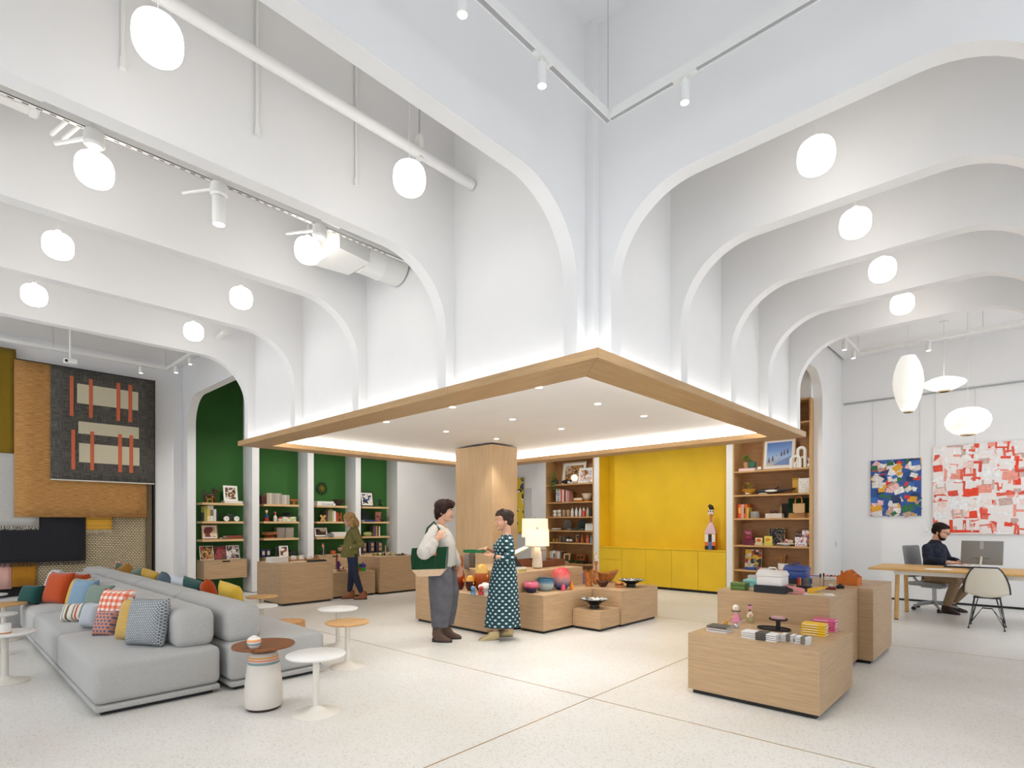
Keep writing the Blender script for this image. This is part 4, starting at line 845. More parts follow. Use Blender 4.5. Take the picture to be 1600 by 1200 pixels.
for x0, x1, h, c, lab in ((319, 324, .29, '#a9a24a', 'olive green book beside the black bookend'), (324, 328, .305, '#e7d9a0', 'cream book with yellow dots on its spine'), (328, 333.7, .305, '#e9e6df', 'tall white book with black spine lettering'), (333.9, 338, .235, '#dfdcd6', 'shorter white book at the end of the row')):
    t = up_book(lab, gpl(x0, x1, B_), h, c, band='#e0b63a' if 'dots' in lab else ('#77736c' if 'lettering' in lab else None))
abox('bookend', 'dark comb-shaped bookend after the white books', 'bookend', gpl(338.3, 341, B_), .08, .19, P('#23261f'))
disc_clock('white round desk clock beside the bookend', gpl(353, 354, B_)[0], .05, P('#e8e6e0'), P('#f4f2ec')); disc_clock('dark round desk clock between two white ones', gpl(358, 359, B_, 11.68)[0], .075, P('#1f1f1c'), P('#2c302a')); disc_clock('white round desk clock at the shelf end', gpl(369, 370, B_)[0], .05, P('#e8e6e0'), P('#f4f2ec'))
leaner('framed_print', 'wood framed cream picture with maroon arch, lower shelf', 'picture', gpl(315.5, 341, Cc, 11.64), .285, wood('#a5713c', (30, 3, 30), .1), art(['#e6d3b4', '#7b2a2c', '#ead9c0', '#c9b27e', '#e8dcc8'], 9, seed=2), .016)
p = gpl(345, 352, Cc); flat_book('small brown notebook pile end on the lower shelf', p[0], p[1], .15, .035, '#7b5c48')
for j, (c, lab) in enumerate((('#7d4a2c', 'brown book under the reddish one'), ('#8d3f2c', 'reddish book on top of the brown one'))):
    p = gpl(351, 376, Cc+j*.034, 11.64); flat_book(lab, p[0], p[1], .2, .032, c)
for i, (x0, x1, cols, lab) in enumerate(((313, 334.5, ['#a3412a', '#c99a4c', '#2a211c', '#b5492c'], 'magazine with a red and ochre cover, first of three'), (334.8, 354.5, ['#201c1e', '#b5282a', '#4a3f3c', '#7a2220'], 'magazine with a dark red cover, middle of three'), (354.8, 375, ['#5a3a30', '#d8d2cc', '#3a2622', '#8a6a5c'], 'magazine with a white figure on brown, last of three'))):
    leaner('magazine', lab, 'magazine', gpl(x0, x1, D_, 11.58), .275, WHITE, art(cols, 9, 'noise', .4, i+3), 0, P('#e9e4da' if i != 1 else '#1d1a1c'), 14, .008, .04)
# ---- second green niche
abox('box', 'maroon box beside the row of grey books', 'box', gpl(409, 416.5, A), .17, .175, P('#4a1f1c'))
grey = ['#b9ad98', '#c9c1b0', '#a59c8e', '#aaa196', '#b8b0a4', '#9c948a', '#b5ada2', '#c4beb4', '#a8a096']
xs = [416.8, 421, 425, 429, 433, 437, 440.5, 444, 448, 452.5]
for i in range(9): up_book('grey-beige volume, %s from the maroon box' % ['first', 'second', 'third', 'fourth', 'fifth', 'sixth', 'seventh', 'eighth', 'ninth'][i], gpl(xs[i], xs[i+1], A), .235 if i < 6 else .205, grey[i], group='row of grey-beige volumes')
def letter(ch, label, pl, h, mat):
    p, w, rz = pl; t = thing('wooden_letter', label, 'letter', p, rz); d = .04
    if ch == 'T': MB().box(-w/2, w/2, 0, d, h*.68, h).build('bar', mat, t); MB().box(-w*.14, w*.16, 0, d, 0, h*.679).build('post', mat, t)
    elif ch == 'H':
        for q in (-1, 1): MB().box(q*w*.36-w*.14, q*w*.36+w*.14, 0, d, 0, h).build('post', mat, t)
        MB().box(-w*.22, w*.22, 0.002, d-.002, h*.42, h*.58).build('bar', mat, t)
    else:
        for q, dd in ((38, 0), (-38, .021)): MB().box(-w*.13, w*.13, dd, dd+.02, -h*.56, h*.56, Matrix.Translation((0, 0, h*.5)) @ Matrix.Rotation(R(q), 4, 'Y')).build('slat', mat, t)
    return t
letter('T', 'reddish wooden letter T at the end of the grey volumes', gpl(453.5, 465, A), .12, P('#a4501c', .4))
doll('slender painted wooden doll with red and blue clothes in the second niche', gpl(416, 417, B_)[0], .25, P('#e4d2b8'), P('#2a3a6c'), P('#a3262a'), P('#c9a24c')); doll('white painted wooden doll with a red face', gpl(429.5, 430.5, B_)[0], .21, P('#d8434a'), P('#e4ded2'), P('#d9d2c4'), P('#8d7a6c'))
abox('box', 'flat red-edged box beside the patterned box', 'box', gpl(435.5, 441.5, B_), .16, .09, P('#c9beb4'), P('#a3282c')); abox('box', 'pale box with green and yellow squares', 'box', gpl(442, 463, B_), .18, .1, art(['#dcd8cc', '#cfd2a8', '#9cc8bc', '#e0c84a', '#dcd8cc', '#dedad0'], 26, seed=9))
pot('sculpture', 'black carved sculpture on the patterned box', 'sculpture', gpl(448, 450, B_+.101, 11.66)[0], [(.09, 0), (.1, .02), (.07, .05), (.1, .075), (.02, .085)], BLACK, n=8)
pot('burl_bowl', 'footed burl-wood bowl on the lower shelf of the second niche', 'bowl', gpl(420.5, 421.5, Cc, 11.68)[0], [(.11, 0), (.12, .02), (.07, .05), (.15, .075), (.155, .13), (.145, .13), (.0, .09)], plain('#8a5432', .5, var=.4, vs=30))
for i, (x0, x1) in enumerate(((433, 445.3), (446.5, 459))): 
    t = abox('slipcase', ['grey slipcase set beside the burl bowl', 'grey slipcase set with white lettering at the shelf end'][i], 'box', gpl(x0, x1, Cc), .17, .225, P('#8d8378' if i == 0 else '#9a9186', .8))
    for k_ in range(3): MB().box(-.05+k_*.045, -.047+k_*.045, -.0008, 0, .01, .215).build('groove', P('#6b6258'), t)
for i, (x0, x1) in enumerate(((408.5, 415), (416.3, 423))):
    t = abox('box', ['navy box with white sketch beside the niche edge', 'navy box with a pale window label'][i], 'box', gpl(x0, x1, D_), .1, .17, P('#20264a')); MB().box(-.025, .025, -.001, 0, .05, .13).build('label_patch', P('#cfc6b0'), t)
pot('vase', 'dark smoked-glass vase low in the second niche', 'vase', gpl(431, 432, D_)[0], [(.03, 0), (.045, .03), (.03, .09), (.05, .15), (.035, .2), (.03, .22)], P('#1c2a22', .15))
leaner('photo_card', 'white card with brown photo squares in the second niche', 'picture', gpl(437, 451, D_, 11.56), .23, WHITE, art(['#e6e0d6', '#8a4a2c', '#e6e0d6', '#4a2c22', '#c9b7a0'], 16, seed=11), .004)
pot('camera', 'dark round object behind the white cups', 'ornament', gpl(456, 457, D_)[0], [(.07, 0), (.085, .03), (.085, .07), (.05, .1), (.05, .13), (.0, .135)], P('#22201e', .4))
# ---- niche with the clock
p = ony(502.5, 763, YG-.02); ck = thing('wall_clock', 'spoked wall clock with black balls around a brass centre', 'clock', p); Mx = Matrix.Rotation(R(90), 4, 'X')
MB().lathe([(.03, 0), (.042, .012), (.042, .02), (.03, .03)], 20, M=Mx).build('centre', BRASS, ck)
for i in range(12):
    a = R(30*i); c_, s_ = math.cos(a), math.sin(a); MB().tube([(.04*c_, -.012, .04*s_), (.1*c_, -.012, .1*s_)], .0035, 5).build('spoke', BRASS, ck); MB().ell((.118*c_, -.012, .118*s_), .022, 12, 8).build('ball', BLACK, ck)
MB().box(-.003, .003, -.036, -.033, 0, .05).build('hand', BLACK, ck); MB().box(-.003, .003, -.036, -.033, 0, .035, Matrix.Rotation(R(65), 4, 'Y')).build('hand', BLACK, ck)
pl = gpl(492, 520, A, 11.64); t = flat_book('white book with bold black title under the thinner white one', pl[0], pl[1], .24, .05, '#e9e7e2'); text('title', 'TOM FORD 002', .042, BLACK, t, (.02, -.1205, .025), (R(90), 0, 0))
pl = gpl(492, 518, A+.052, 11.64); flat_book('white book on top of the titled book', pl[0], pl[1], .22, .04, '#e6e3dc')
pot('bowl', 'dark textured bowl on the top shelf below the clock', 'bowl', gpl(528.5, 529.5, A, 11.67)[0], bowl_prof(.125, .15, .35), plain('#3a2c26', .8, var=.3, vs=60, bump=.5, bs=80))
letter('X', 'pale wooden X sculpture on the middle shelf', gpl(499.5, 511, B_, 11.56), .15, wood('#c99a5c', (30, 3, 30), .1)); pot('vase', 'dark vase behind the wooden X', 'vase', gpl(504.5, 505.5, B_, 11.77)[0], [(.04, 0), (.06, .06), (.055, .16), (.03, .22), (.035, .25)], P('#2c2a28', .4))
for i, (x0, x1, h, c, lab) in enumerate(((513, 515, .27, '#8d8478', 'thin grey-brown book beside the wooden X'), (515.2, 518.8, .285, '#8a8f4a', 'green and yellow patterned book'), (519, 521.3, .26, '#b7aea2', 'grey book beside the green one'), (521.5, 525, .24, '#e6e0d4', 'white-spined book on the clock niche shelf'), (525.2, 527, .215, '#b3262a', 'thin red book at the end of the row'))): up_book(lab, gpl(x0, x1, B_), h, c)
letter('H', 'reddish wooden letter H behind the woman in olive', gpl(527.5, 534, B_), .2, P('#a4501c', .4))
leaner('framed_print', 'dark framed picture of a brown armoire on cream', 'picture', gpl(491.5, 513, Cc, 11.64), .225, BLACK, art(['#d9cbaa', '#3a1c14', '#2a120c', '#d6c7a4'], 5, seed=15), .012)
for j in range(3): pl = gpl(511, 519, Cc+j*.027, 11.58); flat_book('thin grey book by the white slipcase, %s of its pile' % ['lowest', 'middle', 'topmost'][j], pl[0], pl[1], .16, .025, ['#6b6a72', '#86858a', '#75747c'][j], group='thin grey books in a pile')
abox('slipcase', 'white textured slipcase lying on the clock niche shelf', 'box', gpl(519.5, 541, Cc), .2, .11, plain('#dbd7cf', .8, bump=.4, bs=120))
t = thing('figurine', 'coral diamond figure on a dark wire stand', 'figurine', gpl(504, 505, D_)[0]); MB().lathe([(0, .13), (.035, .19), (.0, .27)], 6).build('diamond', P('#e07a6c'), t); MB().cyl((0, 0), .003, .0, .13, 8).build('rod', DARK, t)
for i in range(4): MB().box(-.05, .05, -.03+i*.018, -.026+i*.018, 0, .1).build('grid_plate', P('#26352a'), t)
abox('box', 'small orange box low in the clock niche', 'box', gpl(518, 524.5, D_), .08, .085, P('#b3562c'))
# ---- niche behind the olive jacket
leaner('framed_print', 'black framed black-and-white print with blue flecks', 'picture', gpl(564.3, 585, A, 11.64), .37, BLACK, art(['#14141a', '#e6e2d8', '#2b4a9c', '#e6e2d8', '#17171c', '#e6e2d8'], 22, distort=.05, seed=17), .028)
t = thing('bird_figure', 'black wooden bird standing beside the black frame', 'figurine', gpl(593.5, 594.5, A)[0]); m = MB(); M = Matrix.Translation((0, 0, .1)) @ Matrix.Rotation(R(28), 4, 'Y'); m.ell((0, 0, 0), (.032, .032, .085), M=M); m.ell((-.035, 0, .165), (.026, .026, .028)); m.tube([(.03, 0, .05), (.085, 0, -.0)], [.022, .008], 10); m.build('body', BLACK, t); MB().tube([(-.058, 0, .166), (-.085, 0, .16)], [.008, .001], 8).build('beak', BLACK, t); MB().cyl((0, 0), .004, 0, .05, 6).build('leg', BLACK, t)
abox('bin', 'dark perforated bin behind the blue book', 'bin', gpl(565.5, 577, B_, 11.70), .12, .245, plain('#1d2a20', .6)); pl = gpl(567, 583, B_, 11.60); flat_book('navy blue book lying in front of the dark bin', pl[0], pl[1], .16, .045, '#23386c')
pot('vase', 'square vase painted orange and blue', 'vase', gpl(590.5, 591.5, B_, 11.64)[0], [(.085, 0), (.09, .02), (.09, .23), (.08, .24), (.07, .235), (.07, .03)], art(['#c9501c', '#23306a', '#d9862c', '#7a2a3c', '#1c2a5a', '#d65a24'], 11, 'noise', .4, 19), n=4)
pot('stone', 'black round paperweight by the painted vase', 'ornament', gpl(597.5, 598.2, B_, 11.57)[0], [(.02, 0), (.04, .02), (.04, .04), (.02, .06), (0, .062)], BLACK)
t = thing('pig_figure', 'pale green pig figurine on the lower shelf', 'figurine', gpl(573, 574, Cc, 11.58)[0]); kp = P('#a3ab62', .4); MB().ell((0, 0, .055), (.1, .06, .052)).build('body', kp, t); MB().ell((.1, 0, .055), (.035, .03, .03)).build('snout', kp, t)
for q in (-1, 1): MB().lathe([(.014, 0), (0, .03)], 8, (.075, q*.025, .09)).build('ear', kp, t)
for sx in (-1, 1):
    for q in (-1, 1): MB().cyl((sx*.06, q*.03), .014, 0, .03, 8).build('leg', kp, t)
for i, (x0, x1, h, c, lab) in enumerate(((583, 585.6, .255, '#5a564e', 'dark grey book behind the pig'), (585.8, 587.6, .25, '#6a4a6c', 'purple book on the lower shelf'), (587.8, 589.7, .255, '#cf9a34', 'ochre-spined book on the lower shelf'), (589.9, 591.7, .235, '#2a3a5c', 'navy book between ochre and cream'), (592, 594, .24, '#e4dccb', 'cream book ending the lower row'))): up_book(lab, gpl(x0, x1, Cc), h, c)
for i, (x0, x1) in enumerate(((564, 573), (576, 585.5), (588, 598))):
    t = abox('product_box', 'dark blue product box with two tan windows, %s of three' % ['first', 'middle', 'last'][i], 'box', gpl(x0, x1, D_, 11.50), .1, .265, P('#1d1d33')); 
    for z in (.05, .155): MB().box(-.012, .055, -.0012, 0, z, z+.08).build('label_window', P('#b98a5c'), t)
    if i == 2: MB().box(.052, .06, -.002, .02, .0, .2).build('yellow_edge', P('#d9a52c'), t)
# ---- oak counters before the niches
pl_ = lambda x, y, z: at(x, y, z)+Vector((0, 0, .001))
p = pl_(432, 880, .71)+Vector((.1, .2, 0)); 
for j in range(3): flat_book('white paperback on the oak counter, %s of its pile' % ['lowest', 'middle', 'topmost'][j], p+Vector((0, 0, j*.031)), .31-.01*j, .22, .03, '#ece9e4', .03*j, group='white paperbacks on the oak counter')
t = thing('serving_tray', 'shallow oak tray holding the white cups', 'tray', (4.72, 9.66, .711)); MB().box(-.28, .28, -.13, .13, 0, .014).build('base', wood('#b5824a', (30, 3, 3), .1), t); MB().box(-.28, .28, -.13, -.118, .014, .04).box(-.28, .28, .118, .13, .014, .04).box(-.28, -.268, -.118, .118, .014, .04).box(.268, .28, -.118, .118, .014, .04).build('rim', wood('#b5824a', (30, 3, 3), .1), t)
for i, x in enumerate((-.17, -.02, .13)): pot('cup', 'white upturned beaker in the oak tray, %s of three' % ['first', 'middle', 'last'][i], 'cup', Vector((4.72+x, 9.66, .7262)), [(.05, 0), (.042, .085), (.036, .088), (0, .088)], P('#ece8e0', .4), group='white beakers in the oak tray')
for i, x in enumerate((-.24, .22)): tag(MB().rbox(-.04, .04, -.015, .015, 0, .014, .003).build('eraser', P('#8cc4a4'), None, (4.72+x*.85, 9.62-.03, .7262)), 'pale green bar in the oak tray, %s end' % ['window-side', 'aisle-side'][i], 'bar')
t = thing('black_tray', 'flat black tray at the front edge of the oak counter', 'tray', (4.83, 9.36, .711)); MB().rbox(-.17, .17, -.06, .06, 0, .022, .006).build('base', BLACK, t); MB().rbox(-.15, .15, -.045, .045, .0222, .028, .002).build('inlay', P('#2d2d30'), t)
t = thing('notepad', 'flat cream notepad on the oak counter', 'notepad', (4.5, 9.38, .711)); MB().box(-.12, .12, -.06, .06, 0, .02).build('pages', P('#e8dcc4'), t); MB().box(-.12, .12, -.06, .06, .0202, .022).build('cover', P('#e6b99c'), t)
t = thing('candlestick', 'slim steel candlestick at the end of the oak counter', 'candlestick', (5.0, 9.42, .711)); MB().lathe([(.03, 0), (.03, .006), (.008, .02), (.007, .2), (.012, .205), (.012, .27), (0, .275)], 16).build('stem', P('#a79a96', .3, metal=.5), t)
t = thing('totem_toy', 'red stacked totem toy on the low oak block', 'toy', pl_(526, 890, .475)+Vector((.06, .1, 0)))
for j in range(6): MB().lathe([(.02, 0), (.036-.003*j, .014), (.02, .03)], 14, (0, 0, .045*j)).build('bead', P('#8d2420' if j % 2 == 0 else '#5a1c1a'), t)
MB().cyl((0, 0), .012, 0, .3, 10).build('pin', P('#6b1f1c'), t)
t = thing('acrylic_stand', 'clear amber acrylic stand beside the totem', 'stand', pl_(531, 894, .475)+Vector((.06, .02, 0)))
MB().rbox(-.07, .07, -.05, .05, 0, .05, .004).build('block', plain('#b98a5a', .1, alpha=.55), t); MB().ell((-.03, 0, .075), .026).build('bead', P('#e0d4c4'), t); MB().ell((.03, .01, .07), .02).build('bead', P('#b3382c'), t)
t = thing('pencil_pack', 'purple and pink pencil pack behind the woman in olive', 'pack', (5.42, 9.62, .476)); MB().box(-.03, 0, -.02, .02, 0, .2).build('pack_half', P('#4a2f7c'), t); MB().box(.001, .03, -.02, .02, 0, .17).build('pack_half', P('#c0568c'), t)
for i, (x, c1, c2, c3, lab) in enumerate(((559.5, '#d9531f', '#2f8c34', '#2f8c34', 'orange and green color-block bottle'), (568, '#2f9c34', '#3c2c8c', '#3c2c8c', 'green and purple color-block bottle'))):
    t = thing('bottle', lab+' behind the woman in olive', 'bottle', pl_(x, 893, .475)+Vector((.05, .1, 0))); MB().rbox(-.04, .04, -.04, .04, 0, .07, .006).build('lower_block', P(c1, .35), t); MB().rbox(-.04, .04, -.04, .04, .0705, .14, .006).build('upper_block', P(c2, .35), t); MB().lathe([(.016, .14), (.016, .16), (.006, .175), (0, .18)], 12).build('stopper', P(c3, .35), t)
cols = ['#8a5a3c', '#a3a34a', '#5c6a24', '#d9cfc0', '#6b7a2c', '#3c2f28', '#c9b7a4', '#7a8a34', '#a89478']
for i in range(9):
    q = pl_(588+i*3.6, 869-(.4 if i % 2 else 0), .73)+Vector((.0, .14, 0)); c = cols[i]; t = thing('ornament', 'small %s glass ornament in the cluster on the aisle-side counter' % ['brown', 'olive', 'dark green', 'cream', 'moss', 'black', 'beige', 'leaf green', 'tan'][i], 'ornament', q+Vector((.06, .06, 0)), 0, 'ornaments on the aisle-side counter'); MB().lathe([(.012, 0), (.026, .012), (.03, .028), (.02, .045), (.006, .052)], 14).build('body', P(c, .2), t); MB().ell((0, 0, .056), .008, 8, 6).build('tip', P(shade(c, .7), .3), t)
t = thing('plate', 'dark plate with pale food pieces on the aisle-side counter', 'plate', pl_(634, 868, .73)+Vector((.0, .2, 0))); MB().lathe([(.06, 0), (.13, .014), (.13, .02), (.06, .008), (0, .008)], 28).build('dish', P('#5a3f34', .4), t)
for i in range(5): MB().ell((-.06+.03*i, .01*(i % 2), .028), (.026, .022, .018), 12, 8).build('piece', P(['#e0d8c4', '#d8b24a', '#ece6d8', '#cf9a2c', '#3a3f5c'][i]), t)
t = thing('candle', 'thin pink candle on the aisle-side counter', 'candle', (6.62, 9.85, .731)); MB().cyl((0, 0), .03, 0, .01, 16).build('holder', BRASS, t); MB().lathe([(.011, .01), (.009, .2), (0, .205)], 10).build('stick', P('#d9a494'), t)
# ---- lamps and things on the block by the column
def table_lamp(label, p, h, shade_w, shade_h, power):
    t = thing('table_lamp', label, 'lamp', p); s = h-shade_h
    MB().lathe([(.065, 0), (.068, .012)], 24).build('foot', P('#6b3a22', .4), t); MB().lathe([(.072, .012), (.075, .05), (.06, s*.7), (.04, s*.92), (.03, s*.95)], 28).build('ceramic_base', P('#d8cdbb', .5, var=.06, vs=30), t); MB().cyl((0, 0), .02, s*.95, s+.01, 14).build('neck', P('#9c5a2c', .4), t)
    SHD, nt, b = newmat('linen_shade'); b.inputs['Base Color'].default_value = lin('#f6ead2'); b.inputs['Emission Color'].default_value = lin('#fbe6bf'); b.inputs['Emission Strength'].default_value = .38; b.inputs['Roughness'].default_value = .9
    MB().lathe([(shade_w/2, s), (shade_w/2*.97, h)], 36, cap0=False, cap1=False).build('shade', SHD, t); MB().lathe([(shade_w/2+.001, s), (shade_w/2+.001, s+.008)], 36, cap0=False, cap1=False).build('shade_rim', P('#efe3ca'), t); MB().lathe([(.008, h-.01), (.01, h+.015), (.006, h+.03)], 12).build('finial', BRASS, t); MB().tube([(0, 0, s), (0, 0, h)], .004, 6).build('harp', BRASS, t)
    light('lamp_glow', 'POINT', (0, 0, s+shade_h*.5), power, (1, .82, .6), parent=t, soft=.05); return t
T_ = .751
l1 = pl_(839.5, 888, .75); table_lamp('lit ceramic table lamp in front, with linen drum shade', l1, .56, .345, .24, 1.2)
l2 = pl_(836, 880, .75); table_lamp('taller lit table lamp behind, with larger linen shade', l2, .72, .43, .30, 1.2)
t = thing('walnut_tray', 'long walnut tray behind the table lamps', 'tray', (6.42, 5.45, T_), R(2)); WB = wood('#6b3a1f', (3, 30, 30), .2); MB().box(-.3, .3, -.26, .26, 0, .02).build('base', WB, t); MB().box(-.3, .3, -.26, -.24, .02, .1).box(-.3, .3, .24, .26, .02, .1).box(-.3, -.28, -.24, .24, .02, .1).box(.28, .3, -.24, .24, .02, .1).build('rim', WB, t)
t = thing('speaker', 'grey fabric speaker standing on the walnut tray', 'speaker', (6.36, 5.38, T_+.022), R(8)); MB().rbox(-.07, .07, -.06, .06, 0, .22, .012).build('body', cloth('#96918a', 600), t); MB().rbox(-.066, .066, -.056, .056, .2205, .235, .005).build('top_panel', P('#a9805a'), t); MB().cyl((-.03, 0), .006, .236, .255, 8).build('antenna', P('#7a4a2c'), t)
for i, (x, y, c, lab) in enumerate(((6.5, 5.29, '#cfc2ac', 'cream box on the walnut tray'), (6.6, 5.36, '#c9604a', 'coral box on the walnut tray'))): tag(MB().rbox(-.06, .06, -.04, .04, 0, .04, .004).build('small_box', P(c), None, (x, y, T_+.022), .2), lab, 'box')
t = thing('book_stand', 'black easel holding an open magazine behind the woman in the dotted dress', 'stand', (5.56, 5.18, T_), R(-35)); MB().prism([(-.1, 0), (.12, 0), (.0, .2), (-.09, .17)], -.1, .1, 'Y').build('easel', BLACK, t)
M = Matrix.Translation((.03, 0, .24)) @ Matrix.Rotation(R(-24), 4, 'Y'); MB().box(-.16, .17, -.15, .15, 0, .008, M).build('magazine_cover', P('#b7a52c'), t); MB().box(-.155, .165, -.145, .145, .0085, .018, M).build('magazine_pages', P('#e4e2dc'), t)
for j in range(2): q = pl_(812, 893.5, .75)+Vector((.06, .07, .0)); flat_book(['olive edged book at the bottom of the pair by the easel', 'white book on top of the pair by the easel'][j], q+Vector((0, 0, j*.027)), .16, .13, .026, ['#a3983c', '#d8d4c8'][j], R(0))
# textured vases behind the amber glass
for i, (x, y, w, h, c, lab) in enumerate(((720, 887, 8, 19, '#8a4a1f', 'amber textured glass vase beside the column'), (729, 889, 9, 23, '#6b5f58', 'grey and amber glass vase beside the column'), (738, 887, 10, 24, '#4a4238', 'dark speckled cylinder vase beside the column'))):
    p = pl_(x, y, .75); s = mpp(p); r, hh = w*s/2, h*s; pot('vase', lab, 'vase', p, [(r*.9, 0), (r, hh*.05), (r, hh*.75), (r*.85, hh*.93), (r*.7, hh), (r*.6, hh), (r*.8, hh*.6), (0, .02)], plain(c, .35, var=.4, vs=90, bump=.4, bs=160))
# amber glass on the low plinth
AMB = lambda st: bands(st, 'Z', 'LINEAR', .12)
def pxpot(name, label, cat, x, y, z, wpx, hpx, prof, mat, n=28, dx=0, sy=1):
    p = pl_(x, y, z); s = mpp(p); t = thing(name, label, cat, p); MB().lathe([(r*wpx*s/2, zz*hpx*s) for r, zz in prof], n, sy=sy).build('body', mat, t); return t, wpx*s/2, hpx*s
def hs(st, h): return AMB([(a*h, c) for a, c in st])
EGG = [(.5, 0), (.7, .04), (.92, .2), (1, .42), (.95, .68), (.72, .9), (.4, .985), (.1, 1)]
t, r, h = pxpot('glass_vase', 'tall red-brown pinched glass vase beside the woman with the tote', 'vase', 717, 921, H1, 19, 34, EGG, hs([(0, '#4a0f0c'), (.35, '#6b160e'), (.6, '#963f14'), (1, '#742210')], .28))
MB().ell((.012, -r*.86, h*.42), (.018, .02, .03)).build('pinch', P('#e0902c', .15), t)
t, r, h = pxpot('glass_vase', 'small two-tone amber and plum glass vase', 'vase', 735, 923, H1, 15, 24, EGG, bands([(0, '#3a0c14'), (.13, '#4a1018'), (.1301, '#d99a3a'), (.3, '#d99a3a')], 'Z', rough=.12)); MB().ell((0, -r*.9, h*.5), (.012, .014, .022)).build('pinch', P('#e6a83c', .15), t)
t, r, h = pxpot('glass_vase', 'large amber glass vase with pale gold top', 'vase', 752.5, 922.8, H1, 22, 42, EGG, bands([(0, '#4a0f0a'), (.05, '#6b1c0a'), (.17, '#a3480f'), (.24, '#b05514'), (.2401, '#cda75c'), (.4, '#c89a44')], 'Z', 'LINEAR', .12)); MB().ell((.02, -r*.93, h*.55), (.012, .014, .02)).build('pinch', P('#f0c060', .15), t)
p = pl_(757.5, 926.8, H1); t = thing('coral_sculpture', 'white brain-coral sculpture among the amber vases', 'sculpture', p); rc = .085
MB().ell((0, 0, rc*.75), (rc, rc*.9, rc*.75), 20, 12).build('core', P('#cfcac2', .6), t)
for k_ in range(16):
    a0 = k_*2.4; el = .25+1.1*((k_*.37) % 1); pts = []
    for j in range(9):
        a = a0+.22*j+.25*math.sin(j*1.4+k_); e_ = el+.14*math.sin(j*1.1+k_*2); pts.append((rc*1.01*math.cos(e_)*math.cos(a), rc*.91*math.cos(e_)*math.sin(a), rc*.75+rc*.76*math.sin(e_)))
    MB().tube(pts, .0105, 7).build('ridge', P('#efece6', .5), t)
for x, c, lab in ((738, '#6fa3c8', 'sky blue'), (750.5, '#cf4046', 'red'), (758.5, '#d8d5d4', 'white')): figure('%s big-headed vinyl figurine at the plinth edge' % lab, pl_(x, 929.6, H1)+Vector((.012, 0, 0)), .11, (P(c, .4), P(c, .4)), R(-47))
# blue and pink glass
t, r, h = pxpot('glass_bowl', 'small pink-rimmed navy glass bowl', 'bowl', 830, 926, H1, 24, 17, [(.45, 0), (.6, .05), (.9, .35), (1, .62), (.97, .85), (.8, 1), (.72, .98), (.85, .6), (.4, .1), (0, .1)], bands([(0, '#1c1f4a'), (.068, '#2a2c66'), (.0681, '#b8415f'), (.09, '#d06a80'), (.2, '#8a2c4a')], 'Z', rough=.12))
t, r, h = pxpot('glass_bowl', 'teal and frosted white glass bowl', 'bowl', 852.5, 923, H1, 27, 20, [(.55, 0), (.7, .04), (.93, .3), (1, .6), (.99, .82), (.86, 1), (.78, .97), (.9, .6), (.4, .1), (0, .1)], bands([(0, '#9fb4bc'), (.09, '#a8bcc2'), (.125, '#3a6f8a'), (.16, '#1f4f6c')], 'Z', 'LINEAR', .2))
t, r, h = pxpot('glass_vase', 'round sunset-coloured glass vase fading from red to blue', 'vase', 877, 921, H1, 31, 34, [(.35, 0), (.5, .03), (.85, .2), (1, .47), (.9, .78), (.6, .95), (.42, .99), (.36, 1), (.3, .98), (.5, .9), (0, .8)], bands([(0, '#1f3a7c'), (.05, '#4a5f94'), (.13, '#b08a8c'), (.2, '#d8685f'), (.26, '#c8383f')], 'Z', 'LINEAR', .25))
for x, y, c, lab in ((880, 922.5, '#e0566e', 'pink'), (893, 921, '#f08a14', 'orange')):
    p = pl_(x, y, H1); t = thing('rabbit_figure', '%s resin rabbit figurine by the glass bowls' % lab, 'figurine', p); k_ = P(c, .3); MB().lathe([(.03, 0), (.032, .01), (.028, .05), (.018, .075), (.015, .085)], 14).build('body', k_, t); MB().ell((0, 0, .08), (.018, .018, .02)).build('head', k_, t)
    for q in (-1, 1): MB().ell((q*.01, 0, .108), (.006, .005, .02), 8, 6).build('ear', k_, t)
# carved wood
CW = plain('#a5642c', .35, var=.25, vs=22)
p = pl_(920, 916, H1); s = mpp(p); m = MB(); nr = 28; rr = 9*s
rows = []
for j in range(9):
    zz = j/8; row = []
    for i in range(nr):
        a = 2*math.pi*i/nr; r = rr*(.66+.3*zz**2+(.1 if zz < .05 else 0)); top = 23*s*zz*(1+.16*zz**3*math.cos(2*a+.5)); row.append((r*math.cos(a), r*math.sin(a)*.8, top))
    rows.append(row)
for j in range(8, 2, -1): rows.append([(x*.86, y*.86, z-.002) for x, y, z in rows[j]])
t = thing('wooden_vase', 'carved wooden vase with a wavy rim', 'vase', p); m.rings(rows).build('body', CW, t, smooth=60)
t, r, h = pxpot('wooden_bottle', 'slender turned wooden bottle vase', 'vase', 931.5, 913, H1, 10, 36, [(.75, 0), (.9, .05), (1, .2), (.8, .38), (.42, .52), (.4, .8), (.6, .97), (.65, 1), (.3, .99), (.25, .6), (0, .5)], CW)
zb = h
t = thing('flower_stems', 'white stems with yellow buds in the slender wooden bottle', 'flowers', t.location+Vector((0, 0, h*.62)))
for i, (x, y, z) in enumerate(((-.05, 0, .22), (.03, .01, .26), (.05, -.01, .18), (-.02, .01, .17), (.0, 0, .24))): MB().tube([(0, 0, 0), (x*.2, y*.2, .1), (x, y, z)], .0025, 5).build('stem', P('#e6e2d8'), t); MB().ell((x, y, z), .011, 8, 6).build('bud', P('#dcb41c'), t)
p = pl_(951, 911, H1)+Vector((.1, .12, 0)); s = mpp(p); t = thing('wooden_bowl', 'large boat-shaped carved wooden bowl', 'bowl', p, R(-40)); rows = []
L, Wd, Hh = 21*s, 12*s, 17*s
